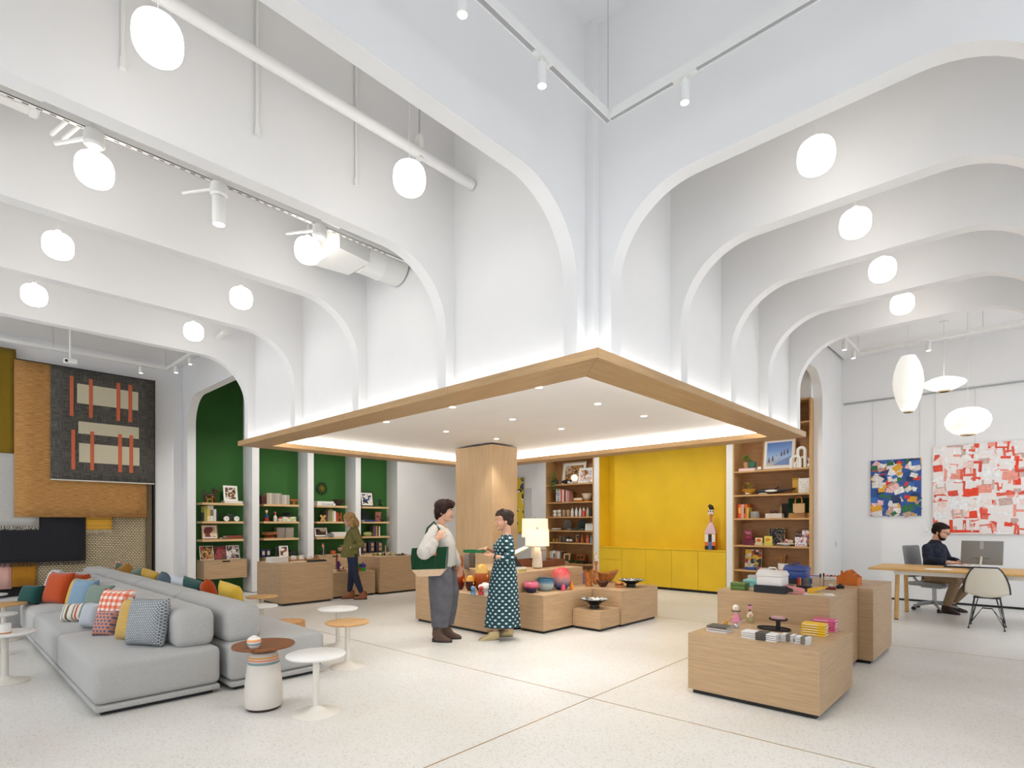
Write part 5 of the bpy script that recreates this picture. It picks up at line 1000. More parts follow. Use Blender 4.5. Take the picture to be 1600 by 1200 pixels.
def boat(f, zoff): return [[(L*(.35+.65*zz**.7)*f*math.cos(2*math.pi*i/32), Wd*(.35+.65*zz**.7)*f*math.sin(2*math.pi*i/32), zoff+zz*Hh*(.78+.34*math.cos(2*math.pi*i/32)**2)) for i in range(32)] for zz in [k_/7 for k_ in range(8)]]
rows = boat(1, 0)+list(reversed([[(x*.9, y*.9, max(z, .012)) for x, y, z in r_] for r_ in boat(1, .006)])); MB().rings(rows).build('body', CW, t, smooth=60)
p = pl_(942, 917, H1); s = mpp(p); t = thing('wooden_bowl', 'small dark boat-shaped wooden bowl in front of the large one', 'bowl', p, R(-47)); L, Wd, Hh = 11*s, 6*s, 10*s
rows = boat(1, 0)+list(reversed([[(x*.88, y*.88, max(z, .01)) for x, y, z in r_] for r_ in boat(1, .005)])); MB().rings(rows).build('body', P('#4a2a1c', .25), t, smooth=60)
p = pl_(967.5, 918, H1); t = thing('wood_knot', 'layered wooden knot ornament', 'ornament', p); k_ = plain('#b07034', .5, var=.3, vs=40)
MB().lathe([(.045, 0), (.06, .012), (.06, .03), (.05, .036)], 18).build('lower_layer', k_, t); MB().lathe([(.052, .0365), (.064, .044), (.06, .052)], 18).build('middle_layer', P('#5a2c18', .5), t); MB().lathe([(.055, .0525), (.058, .065), (.035, .08), (0, .083)], 18).build('upper_layer', k_, t)
PATB = art(['#e6e2da', '#1d1c1c', '#cfcac2', '#2a2a2a', '#b9c4c8'], 40, seed=25)
def flared(label, x, y, z, wpx, hpx):
    p = pl_(x, y, z); s = mpp(p); r, h = wpx*s/2*.96, hpx*s; t = thing('flared_bowl', label, 'bowl', p); MB().lathe([(r*.34, 0), (r*.36, h*.1), (r*.34, h*.4), (r*.62, h*.7), (r, h*.95), (r, h)], 40, cap1=False).build('body', P('#1a1918', .4), t); MB().lathe([(r*.97, h*1.001), (r*.6, h*.86), (r*.3, h*.7), (0, h*.68)], 40, cap0=False).build('patterned_inside', PATB, t)
flared('flared black bowl with patterned inside on the lowest block', 929, 950.5, H3, 44, 15); flared('flared black bowl with patterned inside beside the wooden bowls', 986, 917, H1, 43, 11.5)
t = thing('pouf', 'mauve drum pouf on the floor before the narrow bookcase', 'pouf', (10.28, 7.62, 0)); MB().lathe([(.2, 0), (.23, .02), (.235, .27), (.2, .3), (0, .302)], 28).build('body', cloth('#8a6c8c', 200), t); MB().lathe([(.236, .15), (.238, .152), (.236, .154)], 28, cap0=False, cap1=False).build('seam', cloth('#735874'), t)
# ---- tall plinth with tins
z2 = .751
def tin(label, x0, x1, yb, h, d, col, p=None, peak=True, rz=0):
    q = p or pl_((x0+x1)/2, yb, .75); w = (x1-x0)*mpp(q)*.86; t = thing('tin_box', label, 'box', q, R(-90)+rz); k_ = P(col, .35)
    MB().rbox(-w/2, w/2, 0, d, 0, h*.55, .008).build('body', k_, t); MB().rbox(-w/2-.004, w/2+.004, -.004, d+.004, h*.552, h*.66, .004).build('rim', k_, t)
    if peak: MB().prism([(-.004, h*.66), (d+.004, h*.66), (d*.66, h*.9), (d*.34, h*.9)], -w/2-.004, w/2+.004, 'X').build('lid', k_, t); MB().tube([(-w*.16, d/2, h*.9), (-w*.13, d/2, h*1.04), (w*.13, d/2, h*1.04), (w*.16, d/2, h*.9)], .007, 8).build('handle', k_, t)
    else: MB().rbox(-w/2, w/2, 0, d, h*.66, h, .006).build('lid', k_, t)
    return t
tin('small moss green tin box at the plinth edge', 1139, 1165, 922, .07, .13, '#5a7a2c', peak=False); tin('small aqua tin box behind the green one', 1158, 1182, 918, .072, .13, '#86cbc8', p=pl_(1171, 917, .75), peak=False)
t = thing('clear_case', 'clear plastic case behind the aqua tin', 'box', pl_(1176, 910, .75)+Vector((.1, .02, 0)), R(-90)); MB().rbox(-.07, .07, 0, .09, 0, .07, .006).build('case', plain('#cfdce0', .1, alpha=.5), t); MB().box(-.04, .05, .02, .07, .004, .03).build('content', P('#d9b63c'), t)
q = pl_(1201, 927, .75); tb_ = thing('riser', 'black riser box under the white lidded tin', 'box', q, R(-90)); MB().box(-.135, .135, 0, .26, 0, .06).build('body', BLACK, tb_); MB().box(-.137, .137, -.002, .262, .0605, .066).build('lid', P('#222226'), tb_)
tin('large white lidded tin box with a handle, on the black riser', 1182, 1226, 0, .155, .2, '#ebe7e2', p=q+Vector((.02, .005, .067)))
q = pl_(1243, 915, .75)+Vector((.12, .05, 0)); tb_ = thing('riser', 'black riser box under the blue toolbox', 'box', q, R(-90)); MB().box(-.12, .12, 0, .22, 0, .05).build('body', BLACK, tb_)
tin('cobalt blue steel toolbox with a handle, on a black riser', 1217, 1254, 0, .16, .18, '#20418e', p=q+Vector((.01, .0, .051)))
q = pl_(1255, 924, .75); t = thing('pencil_set', 'black holder with a fan of rainbow pencils', 'pencils', q, R(-90)); MB().box(-.062, .062, 0, .06, 0, .05).build('holder', BLACK, t)
for i, c in enumerate(('#c9302c', '#e05a2c', '#e6a52c', '#3a2a5c', '#6b4a8c', '#2f8c4a', '#cf3a5c', '#2f9c3c', '#5a6ab0', '#2c3a8c')): MB().cyl((-.055+i*.0122, .03), .005, .052, .125, 6).build('pencil', P(c), t)
MB().box(-.03, .03, -.0008, 0, .012, .018).build('gold_print', BRASS, t)
def stapler(label, x, y, col, rz):
    t = thing('stapler', label, 'stapler', pl_(x, y, .75)+Vector((0, 0, .004)), rz); k_ = P(col, .35)
    MB().prism([(-.09, .066), (-.085, .074), (.05, .052), (.075, .042), (.075, .017), (.03, .016), (-.025, .04)], -.012, .012, 'Y').build('upper_arm', k_, t); MB().prism([(-.06, 0), (.075, 0), (.075, .015), (.02, .012), (-.06, .006)], -.013, .013, 'Y').build('base', k_, t); MB().prism([(.045, .016), (.075, .016), (.07, .03), (.05, .03)], -.009, .009, 'Y').build('hinge', STEEL, t)
sh = tag(MB().box(-.09, .09, -.13, .13, 0, .003).build('paper_sheet', P('#eeece8', .8), None, pl_(1277, 929, .75)+Vector((.02, 0, 0)), .35), 'white paper sheet under the yellow stapler', 'paper')
stapler('salmon pink stapler on the tall plinth', 1243, 928, '#e08e8c', R(-77)); stapler('yellow stapler lying on the white paper', 1276, 929, '#e5ae14', R(103))
t = thing('tape_dispenser', 'deep red tape dispenser beside the black one', 'dispenser', pl_(1298, 921, .75), R(-80)); MB().rbox(-.045, .045, -.02, .02, 0, .03, .005).build('base', P('#7d1a1c', .3), t); MB().lathe([(.02, -.012), (.02, .012)], 18, M=Matrix.Translation((0, 0, .035)) @ Matrix.Rotation(R(90), 4, 'X')).build('tape_roll', P('#d8d2c8', .4), t)
t = thing('tape_dispenser', 'black tape dispenser at the plinth edge', 'dispenser', pl_(1313, 919.5, .75), R(-80)); MB().rbox(-.035, .035, -.02, .02, 0, .03, .005).build('base', BLACK, t); MB().lathe([(.018, -.012), (.018, .012)], 18, M=Matrix.Translation((0, 0, .033)) @ Matrix.Rotation(R(90), 4, 'X')).build('tape_roll', P('#3a3a3c', .4), t)
for i, (x, y, c, lab) in enumerate(((1282, 918.5, '#b98a5a', 'upright brush with a pale wooden handle'), (1287, 917.5, '#1d1d1f', 'upright brush with a black handle'))):
    t = thing('brush', lab, 'brush', pl_(x, y, .75)); MB().cyl((0, 0), .014, 0, .006, 12).build('foot', BLACK, t); MB().cyl((0, 0), .0035, .006, .105, 8).build('handle', P(c), t); MB().lathe([(.004, .1), (.01, .115), (.009, .135), (.002, .145)], 10).build('bristles', P('#2a1c16'), t)
t = thing('puzzle_tray', 'white tray of orange and navy puzzle pieces', 'tray', pl_(1302, 908, .75), R(-90)); MB().rbox(-.1, .1, 0, .13, 0, .045, .004).build('tray', P('#e6e4e0'), t)
for i in range(10): MB().prism([(-.014, 0), (.014, 0), (0, .018)], 0, .03, 'Y', Matrix.Translation((-.075+.037*(i % 5), .02+.055*(i//5), .0455))).build('piece', P(['#d9622c', '#23304f'][(i+i//5) % 2]), t)
p = pl_(1265, 903, .75)+Vector((.1, .0, 0)); flat_book('periwinkle blue notebook lying behind the pencils', p, .12, .16, .02, '#5a5fb4', R(20))
q = pl_(1338, 915.5, .75); t = thing('house_box', 'orange felt house-shaped box with slotted roof', 'box', q+Vector((0, .085, 0)), R(-90)); w, d, h = .19, .21, .112; k_ = P('#cf6f1c', .7)
GAB = [(-w/2, 0), (w/2, 0), (w/2, h*.6), (0, h*1.32), (-w/2, h*.6)]
MB().prism(GAB, 0, .01, 'Y').prism(GAB, d-.01, d, 'Y').box(-w/2, -w/2+.01, .01, d-.01, 0, h*.6).box(w/2-.01, w/2, .01, d-.01, 0, h*.6).build('walls', k_, t)
MB().box(-w/2+.01, w/2-.01, .01, d-.01, .002, .05).build('inside', P('#8a3f10', .8), t)
sl = math.hypot(w/2, h*.72); an_ = math.atan2(h*.72, w/2)
MB().box(-sl, 0, 0, d, 0, .008, Matrix.Translation((0, 0, h*1.32)) @ Matrix.Rotation(-an_, 4, 'Y')).build('roof_panel', k_, t)
Mr = Matrix.Translation((0, 0, h*1.32)) @ Matrix.Rotation(an_, 4, 'Y')
for i in range(5): MB().box(0, sl, i*(d-.014)/4, i*(d-.014)/4+.014, 0, .008, Mr).build('roof_slat', k_, t)
for x_ in (0, sl*.5, sl-.01): MB().box(x_, x_+.01, .0145, d-.0145, .0005, .0075, Mr).build('roof_rail', k_, t)
MB().box(-w*.34, -w*.24, .03, .05, h*.95, h*1.3).build('chimney', k_, t)
# ---- low front plinth
z1 = .492
p1 = lambda x, y: at(x, y, z1)+Vector((0, 0, .001))
def stack(label, n, x, y, w, d, th, cols, rz, group, off=(0, 0), band=None, title=None):
    q = p1(x, y)+Vector((off[0], off[1], 0))
    for j in range(n):
        t = flat_book(label+', '+({3: ['lowest', 'middle', 'topmost'], 4: ['lowest', 'second lowest', 'second highest', 'topmost'], 5: ['lowest', 'second lowest', 'middle', 'second highest', 'topmost']}[n][j]), q+Vector((0, 0, j*(th+.0022))), w-.008*((j*5) % 3)/2, d-.006*((j*3) % 2), th-(.0012 if th > .0165 else .0025), cols[j % len(cols)], rz+.012*((j*7) % 3-1), 'booklet' if th < .014 else 'book', group)
        if th > .0165: MB().box(-w*.42, w*.2, -d/2-.0008, -d/2, th*.35, th*.65).build('spine_print', P('#f3e9dc'), t)
        if band and j == n-1: MB().box(-w*.08, w*.22, -d/2-.0006, d/2+.0006, -(th+.0022)*(n-1)-.0004, th+.0006).build('paper_band', band, t)
    return q
RZ = R(-90)
stack('thin grey-covered notebook in the pile at the plinth corner', 3, 1123, 987, .17, .14, .016, ['#d8d6d2', '#c9c6c2', '#5a554c'], RZ, 'grey notebooks in a pile', (.02, .0))
stack('white booklet in the long banded pile', 4, 1185, 1000, .26, .115, .0125, ['#e9e8e6'], RZ, 'white booklets in the long pile', (.05, 0), P('#4a453f'))
stack('white card pad in the first small banded pile', 5, 1229, 1003, .10, .085, .009, ['#e9e8e6'], RZ, 'white card pads, first pile', (.05, .0), P('#6b6358'))
stack('white card pad in the small pile nearest the plinth edge', 5, 1252, 1007, .10, .085, .009, ['#e9e8e6'], RZ, 'white card pads, second pile', (.05, .0), P('#7a7264'))
stack('yellow paperback in the five-high pile', 5, 1271, 993, .175, .12, .0175, ['#efc01a'], RZ, 'yellow paperbacks in a pile', (.04, .0))
stack('pink paperback in the five-high pile', 5, 1287, 986, .175, .12, .0175, ['#e0608e'], RZ, 'pink paperbacks in a pile', (.05, -.0))
q = p1(1206, 985)+Vector((.05, 0, 0)); t = thing('tiered_tray', 'black two-tier oval tray', 'tray', q, RZ)
def oval(rx, ry, z, h=.016): return [[(f*rx*math.cos(2*math.pi*i/40), f*ry*math.sin(2*math.pi*i/40), z+zz) for i in range(40)] for f, zz in ((.9, 0), (1, h*.4), (1, h), (.965, h), (.93, h*.35))]
MB().rings(oval(.135, .09, 0)).build('lower_tray', BLACK, t); MB().cyl((.035, .0), .018, .006, .085, 18).build('pillar', BLACK, t); MB().rings([[(x+.035, y, z) for x, y, z in r_] for r_ in oval(.075, .06, .083)]).build('upper_tray', BLACK, t)
sp_ = thing('soap_bar', 'pink oval soap bar on the upper black tray', 'soap', q+Vector((0, -.035, .0905)), RZ); MB().rings([[(f*.058*math.cos(2*math.pi*i/32), f*.042*math.sin(2*math.pi*i/32), z) for i in range(32)] for f, z in ((.94, 0), (1, .006), (1, .02), (.95, .025))]).build('bar', P('#c99a9a', .5), sp_); MB().box(.03, .05, -.01, .01, .0251, .0262).build('stamp', BRASS, sp_)
for x, y, c, lab in ((1134, 977, BRASS, 'brass domed bell with a slanted stick handle'), (1150, 981.5, STEEL, 'steel domed bell with a slanted stick handle')):
    t = thing('table_bell', lab, 'bell', p1(x, y), R(-47)); MB().lathe([(.02, 0), (.02, .018), (.017, .03), (.009, .037), (0, .039)], 20).build('dome', c, t); MB().tube([(.008, 0, .028), (.075, .0, .075)], .0042, 8).build('handle', c, t)
d1 = p1(1152, 972.5)+Vector((.02, .02, 0)); t = thing('wooden_doll', 'wooden doll in a pink dress with a black bow', 'figurine', d1, R(-60)); MB().rings([[(x*f, y*f*.6, z) for x, y in ((-1, -1), (1, -1), (1, 1), (-1, 1))] for f, z in ((.042, 0), (.04, .004), (.008, .085))]).build('dress', P('#e68fb0'), t); MB().rings([[(.043*f+.002*k2, y*f*.03, z) for k2, y in ((0, -1), (1, -1), (1, 1), (0, 1))] for f, z in ((1, .001), (.25, .08))]).build('dress_side', P('#d9482c'), t)
MB().cyl((0, 0), .006, .083, .1, 10).build('neck', P('#e6ddc8'), t); MB().ell((0, 0, .128), (.029, .027, .031), 18, 12).build('head', P('#e9e2d0', .4), t)
MB().tube([(-.038, -.008, .108), (-.03, -.01, .094), (-.012, -.012, .1), (0, -.012, .094), (.012, -.012, .1), (.03, -.01, .094), (.038, -.008, .108)], .0042, 8).build('bow', BLACK, t)
for q_ in (-1, 1): MB().ell((q_*.009, -.026, .131), (.003, .002, .0035), 8, 6).build('eye', DARK, t)
t = doll('wooden doll with a pink face and painted feather coat', p1(1174, 974)+Vector((.02, .02, 0)), .17, P('#e59ab4'), art(['#e0d6bc', '#d9967a', '#8a8a5c', '#e0d6bc'], 60, seed=31), P('#a8a06c'), P('#1c1c1e'), R(-60))
# ---- doll on the yellow cabinet
q = onx(1111, 862, XS+.2); q.z = .861; s = mpp(q); h = 70*s; t = thing('wooden_doll', 'tall bottle-shaped wooden doll with checkered body on the yellow cabinet', 'sculpture', q, R(-80))
w = .105; ORG = wood('#c9782c', (30, 30, 3), .1)
CHK = art(['#e9e2d2', '#1d1c1e', '#e9e2d2', '#d9622c', '#4a72b4', '#efe9dc'], 11, seed=37)
MB().rbox(-w, w, -w*.8, w*.8, 0, h*.36, .012).build('body', ORG, t)
for i in range(3):
    for j in range(4): MB().box(-w+.004+i*(2*w-.008)/3, -w+.003+(i+1)*(2*w-.008)/3, -w*.8-.003, -w*.8, .01+j*h*.085, .009+(j+1)*h*.085).build('painted_tile', P([['#1d1c1e', '#4a72b4', '#1d1c1e'], ['#e0702c', '#4a72b4', '#e0702c'], ['#e9e2d2', '#1d1c1e', '#e9e2d2'], ['#e9e2d2', '#1d1c1e', '#efe9dc']][j][i]), t)
MB().rings([[(x*w*f, y*w*.8*f, zz*h) for x, y in ((-1, -1), (1, -1), (1, 1), (-1, 1))] for f, zz in ((1, .3605), (.98, .4), (.7, .5), (.28, .6), (.22, .74))]).build('shoulders', P('#d9b8bc'), t); MB().rbox(-w*.24, w*.24, -w*.22, w*.22, h*.6, h*.78, .008).build('neck', ORG, t)
MB().rbox(-w*.52, w*.52, -w*.42, w*.42, h*.775, h*.895, .02).build('head', P('#e6e0d4'), t); MB().box(-w*.5, w*.5, -w*.42-.002, -w*.42, h*.845, h*.875).build('mask', BLACK, t)
for q_ in (-1, 1): MB().cyl((q_*w*.22, 0), .012, w*.42, w*.42+.004, 12, Matrix.Translation((0, 0, h*.86)) @ Matrix.Rotation(R(90), 4, 'X')).build('eye', P('#f2efe8'), t)
MB().box(-w*.25, w*.25, -w*.42-.004, -w*.42, h*.795, h*.81).build('mouth', P('#e0642c'), t)
MB().tube([(w*.3, 0, h*.895), (0, 0, h*.95), (-w*.3, 0, h*.99), (-w*.55, 0, h*.965)], [.035, .05, .035, .01], 12).build('plume', BLACK, t)
# ---- wide bookcase
z5, z4, z3, z2_, z1_ = SR[4], SR[3], SR[2], SR[1], SR[0]
def leaves(t, n, r, h, col, seed=0, droop=0, L=.07):
    rnd = random.Random(seed)
    for i in range(n):
        a, el = rnd.uniform(0, 6.28), rnd.uniform(.2, 1.3); q = Vector((math.cos(a)*r*math.cos(el), math.sin(a)*r*math.cos(el), h*math.sin(el)-droop*rnd.random())); 
        M = Matrix.Translation(q) @ Matrix.Rotation(a, 4, 'Z') @ Matrix.Rotation(-.4+droop*2, 4, 'Y'); w = L*.28
        MB().rings([[(-L/2, 0, 0), (-L*.15, -w, .006), (L/2, 0, 0), (-L*.15, w, .006)], [(-L/2, 0, .002), (-L*.15, -w, .008), (L/2, 0, .002), (-L*.15, w, .008)]], M=M).build('leaf', P(shade(col, rnd.uniform(.75, 1.2)), .5), t)
        MB().tube([(0, 0, 0), q*.5+Vector((0, 0, .01)), q], .0022, 4).build('stem', P(shade(col, .7)), t)
def card(label, pl):
    p, w, rz = pl; t = thing('price_card', label, 'card', p, rz); MB().box(-.032, .032, .0, .004, .012, .065).build('card', P('#efece8'), t); MB().rbox(-.014, .014, -.006, .014, 0, .014, .002).build('holder', BLACK, t)
pot('plant_pot', 'tan pot with a small green plant on the wide bookcase', 'plant', bpl(1166, 1167, z5+.053)[0], [(.045, 0), (.05, .01), (.052, .115), (.046, .118), (.044, .02), (0, .1)], P('#b3895c', .8), extra=lambda t: leaves(t, 12, .1, .13, '#4a8a2c', 3, L=.1) or [setattr(c, 'location', (0, 0, .11)) for c in t.children if c.name.startswith(('leaf', 'stem'))])
disc_clock('dark green round clock leaning on the tan plant pot', bpl(1175, 1176, z5+.053, XS+.045)[0], .066, P('#1f4a3c', .4), P('#2c6a54'), R(-90))
pl = bpl(1157, 1182, z5, XS+.11); flat_book('pale pink book under the plant and green clock', pl[0], pl[1], .19, .05, '#e3c8c8', R(-90))
card('white price card beside the green clock', bpl(1186, 1187, z5, XS+.03)); card('white price card at the end beside the loop sculpture', bpl(1264, 1265, z5, XS+.03))
# framed beach photograph
pl = bpl(1190.5, 1242, z5, XS+.16); w = pl[1]; hF = .58; lean = 9; M = Matrix.Translation((0, 0, .0055)) @ Matrix.Rotation(R(-lean), 4, 'X'); t = thing('framed_photograph', 'oak framed beach photograph of a row of walkers', 'picture', pl[0], R(-90)); OF = wood('#c08a4c', (30, 3, 30), .1)
MB().box(-w/2, w/2, 0, .03, 0, .02, M).box(-w/2, w/2, 0, .03, hF-.02, hF, M).box(-w/2, -w/2+.02, 0, .03, .02, hF-.02, M).box(w/2-.02, w/2, 0, .03, .02, hF-.02, M).build('frame', OF, t); MB().box(-w/2+.02, w/2-.02, .012, .026, .02, hF-.02, M).build('mount', P('#ece8e2', .8), t)
sky = bands([(0, '#c9bcae'), (.1, '#c4b7ab'), (.16, '#8fa4c2'), (.24, '#9db8da'), (.36, '#6f95cc'), (.5, '#4a72b8')], 'Z', 'LINEAR', .4, name='beach_print'); pw = w/2-.07
MB().box(-pw, pw, .009, .0118, .075, hF-.06, M).build('photo', sky, t)
MB().rings([[(-pw*.5, .0086, .09), (pw, .0086, .08), (pw, .0086, .25), (pw*.2, .0086, .17)], [(-pw*.5, .0089, .09), (pw, .0089, .08), (pw, .0089, .25), (pw*.2, .0089, .17)]], M=M).build('dune_print', P('#6a86b8'), t)
for i, (u, z, c) in enumerate(((-.8, .13, '#7a3a2a'), (-.5, .16, '#4a3a34'), (-.22, .17, '#c9bfae'), (.2, .24, '#5a2a24'), (.42, .26, '#2f3f6a'), (.68, .28, '#3a2a2a'))):
    x = u*pw; MB().prism([(x-.012, z), (x-.004, z+.02), (x+.012, z-.002), (x+.014, z+.05), (x+.008, z+.085), (x-.006, z+.085), (x-.014, z+.05)], .0078, .0085, 'Y', M).build('walker_print', P(c), t); MB().ell((x, .008, z+.097), (.009, .0006, .011), 10, 8, M).build('head_print', P('#6b3f2c'), t)
t = thing('loop_sculpture', 'white looped tube sculpture beside the beach photograph', 'sculpture', bpl(1249, 1250, z5, XS+.07)[0], R(-90)); k_ = P('#ece7dc', .6)
def loop(cx, w, h, y, r): MB().tube([(cx-w, y, 0), (cx-w, y, h-w)]+[(cx-w*math.cos(R(a)), y, h-w+w*math.sin(R(a))) for a in range(15, 180, 15)]+[(cx+w, y, h-w), (cx+w, y, 0)], r, 12).build('loop', k_, t)
loop(.03, .06, .36, 0, .03); loop(-.06, .075, .21, -.04, .026); loop(.05, .10, .19, .05, .024); loop(-.045, .02, .1, -.045, .018)
t = pot('bowl', 'mustard footed bowl with yellow sprigs', 'bowl', bpl(1170, 1171, z4, XS+.1)[0], [(.05, 0), (.05, .02), (.1, .05), (.13, .11), (.124, .11), (.09, .05), (0, .03)], P('#d0952a', .4)); leaves(t, 14, .13, .15, '#b3a52c', 8, L=.05)
for c in t.children:
    if c.name.startswith(('leaf', 'stem')): c.location = (0, 0, .09)
card('white price card before the mustard bowl', bpl(1167, 1168, z4, XS+.02))
t = thing('whale_figure', 'black and white carved wooden whale', 'figurine', bpl(1210, 1211, z4, XS+.1)[0], R(-90)); sW = .0117
rows = []
for i in range(13):
    u = i/12; x = -.33+.6*u; hh = .055*math.sin(math.pi*min(1, u*.9+.12))**.7*(1-.55*u)+.006; row = [(x, .6*hh*1.3*math.cos(2*math.pi*k_/14), .055+hh*math.sin(2*math.pi*k_/14)+(.05*max(0, u-.65))) for k_ in range(14)]; rows.append(row)
MB().rings(rows).build('body', BLACK, t, smooth=60); MB().prism([(-.02, .09), (.07, .1), (.075, .155), (.05, .13)], -.008, .008, 'Y').build('dorsal_fin', BLACK, t); MB().prism([(.22, .07), (.35, .1), (.28, .06)], -.07, .07, 'Y').build('tail_fluke', BLACK, t); MB().ell((-.05, -.05, .06), (.11, .012, .022)).build('white_patch', P('#ece8e0'), t); MB().ell((-.2, 0, .018), (.1, .04, .018)).build('belly', P('#dcd6cc'), t)
t = abox('box', 'tall mustard yellow gift box beside the white one', 'box', bpl(1238, 1249.5, z4, XS+.16), .06, .285, P('#cf9c34')); t = abox('box', 'square white floral gift box at the shelf end', 'box', bpl(1247.5, 1266.5, z4, XS+.07), .06, .265, art(['#e6e2e2', '#e9e6e6', '#d8d4d0', '#e9e6e6', '#d9d08c', '#e9e6e6'], 60, seed=41))
for i, (x0, x1, h, c, lab) in enumerate(((1151.5, 1153.5, .27, '#c93c1c', 'thin red book beginning the orange row'), (1153.8, 1157, .275, '#e0561c', 'thick orange-red book with yellow sun'), (1157.2, 1159.5, .265, '#e8a07a', 'peach book in the orange row'), (1159.7, 1162, .27, '#dcb7b2', 'pale pink book in the orange row'), (1162.2, 1164.4, .265, '#d9622c', 'orange book with black lettering'), (1164.6, 1167, .27, '#e8751c', 'bright orange book in the row'), (1167.2, 1169.4, .205, '#d8c25a', 'shorter yellow book ending the orange row'))): up_book(lab, bpl(x0, x1, z3), h, c, band='#e9c43c' if 'sun' in lab else ('#2a1c18' if 'lettering' in lab else None))
abox('box', 'orange storage box behind the yellow book', 'box', bpl(1166, 1174, z3, XS+.285), .08, .27, P('#b3501c'))
pot('canister', 'grey stoneware canister beside the orange books', 'canister', bpl(1179, 1180, z3, XS+.1)[0], [(.075, 0), (.08, .01), (.078, .1), (.07, .12), (.06, .125), (0, .125)], P('#9c9890', .7, var=.1))
t = thing('drawer_box', 'small white box of three flat drawers', 'box', bpl(1208, 1209, z3, XS+.06)[0], R(-90)); 
for j in range(3): MB().box(-.145, .145, 0, .14, j*.0285, j*.0285+.0275).build('drawer', P('#ddd3c8'), t); MB().cyl((-.03, 0), .006, 0, .004, 8, Matrix.Translation((0, 0, j*.0285+.014)) @ Matrix.Rotation(R(90), 4, 'X')).build('knob', P(['#c9c44a', '#c9c44a', '#c9c44a'][j]), t)
t = thing('wooden_toy', 'small dark wooden rolling toy on the white drawers', 'toy', bpl(1207, 1208, z3+.0865, XS+.1)[0], R(-90)); MB().ell((0, 0, .032), (.05, .03, .026)).build('body', P('#5a2c1c', .3), t); MB().ell((.065, 0, .03), (.02, .02, .028)).build('head', P('#4a2418', .3), t)
leaner('tray', 'black square tray standing against the bookcase back', 'tray', bpl(1221, 1241, z3, XS+.28), .27, BLACK, None, .012, P('#1f1a18'), 4); abox('block', 'upright pale wooden strip before the black tray', 'block', bpl(1219, 1221, z3, XS+.16), .03, .22, P('#b5905c'))
t = thing('tote_bag', 'dark green canvas tote with tan base standing in the wide bookcase', 'bag', bpl(1246, 1247, z3, XS+.12)[0], R(-90)); MB().prism([(-.17, .09), (.17, .09), (.175, .36), (-.175, .36)], .06, .16, 'Y').build('canvas', cloth('#17371f', 200), t); MB().prism([(-.18, 0), (.185, 0), (.17, .089), (-.165, .089)], .055, .165, 'Y').build('base', cloth('#c49458', 200), t)
t = thing('handbag', 'small tan leather bag with orange loop handle before the green tote', 'bag', bpl(1248, 1249, z3+.0, XS+.09)[0]+Vector((0, 0, .09)), R(-90)); MB().prism([(-.095, .02), (-.07, 0), (.07, 0), (.095, .02), (.095, .17), (-.095, .17)], -.02, .03, 'Y').build('body', P('#d0a878', .6), t); MB().tube([(-.055, -.02, .16), (-.055, -.022, .24), (-.03, -.022, .29), (.03, -.022, .29), (.055, -.022, .24), (.055, -.02, .16)], .011, 8).build('handle', P('#c9742c', .6), t); MB().box(-.09, .09, .031, .05, -.088, .1).build('stand', P('#c49458'), t)
for j in range(2): p = bpl(1160, 1179, z2_+j*.048, XS+.06); t = abox('gift_box', ['lower burgundy tea box lying flat', 'upper burgundy tea box lying flat'][j], 'box', p, .14, .046, P('#6b1f34'))
t = abox('gift_box', 'upright burgundy box lettered TEA', 'box', bpl(1162, 1175.5, z2_+.098, XS+.08), .04, .19, P('#7a2138')); text('print', 'TEA', .06, P('#d8b8a4'), t, (0, -.001, .13), (R(90), 0, 0)); MB().cyl((0, 0), .018, 0, .002, 16, Matrix.Translation((0, 0, .05)) @ Matrix.Rotation(R(90), 4, 'X')).build('seal', P('#c9303c'), t)
for x0, x1, h, c, c2, lab in ((1180, 1191, .135, '#e2cf9c', '#cf5a2c', 'cream box with an orange pumpkin picture'), (1194, 1206, .17, '#e0cd5c', '#d98a2c', 'yellow box with a sandwich picture')):
    t = abox('game_box', lab, 'box', bpl(x0, x1, z2_+.045, XS+.07), .05, h-.04, P(c)); MB().ell((0, -.001, h*.38), (.045, .003, .03), 18, 10).build('printed_picture', P(c2), t); abox('game_box', lab.replace(' with', ' lying under the one with'), 'box', bpl(x0-1, x1+1, z2_, XS+.05), .11, .043, P(shade(c, .95)))
leaner('speckled_tray', 'black speckled tray with brass handle standing upright', 'tray', bpl(1200.5, 1226, z2_, XS+.22), .32, BRASS, art(['#101012', '#17171a', '#101012', '#b9bcc0', '#17171a', '#131316'], 90, seed=44), .004, P('#141416'), 6, .02, .0)
t = thing('cheese_knife', 'brass-handled black cheese board before the speckled tray', 'board', bpl(1221, 1222, z2_+.055, XS+.09)[0], R(-90)); MB().tube([(-.05, 0, .12), (-.045, 0, .145), (.03, 0, .145), (.035, 0, .12)], .005, 8).build('brass_loop', BRASS, t); MB().tube([(-.055, 0, .09), (.03, .02, .0)], .007, 8).build('stick', P('#c9782c'), t)
pot('cake_stand', 'low pale grey stand holding small boxes', 'stand', bpl(1228, 1229, z2_, XS+.1)[0], [(.06, 0), (.06, .03), (.145, .035), (.145, .055), (.0, .054)], P('#d4cfc4', .6)); 
tag(MB().rbox(-.05, .05, 0, .05, 0, .065, .003).build('small_box', art(['#e6dcd2', '#b3303c', '#e6dcd2'], 30, seed=45), None, bpl(1230, 1231, z2_+.0565, XS+.1)[0], R(-90)), 'tiny red and white box on the grey stand', 'box'); tag(MB().rbox(-.035, .035, -.05, -.004, 0, .055, .003).build('small_box', P('#c9bb98'), None, bpl(1236, 1237, z2_+.0565, XS+.1)[0], R(-90)), 'tiny beige box on the grey stand', 'box')
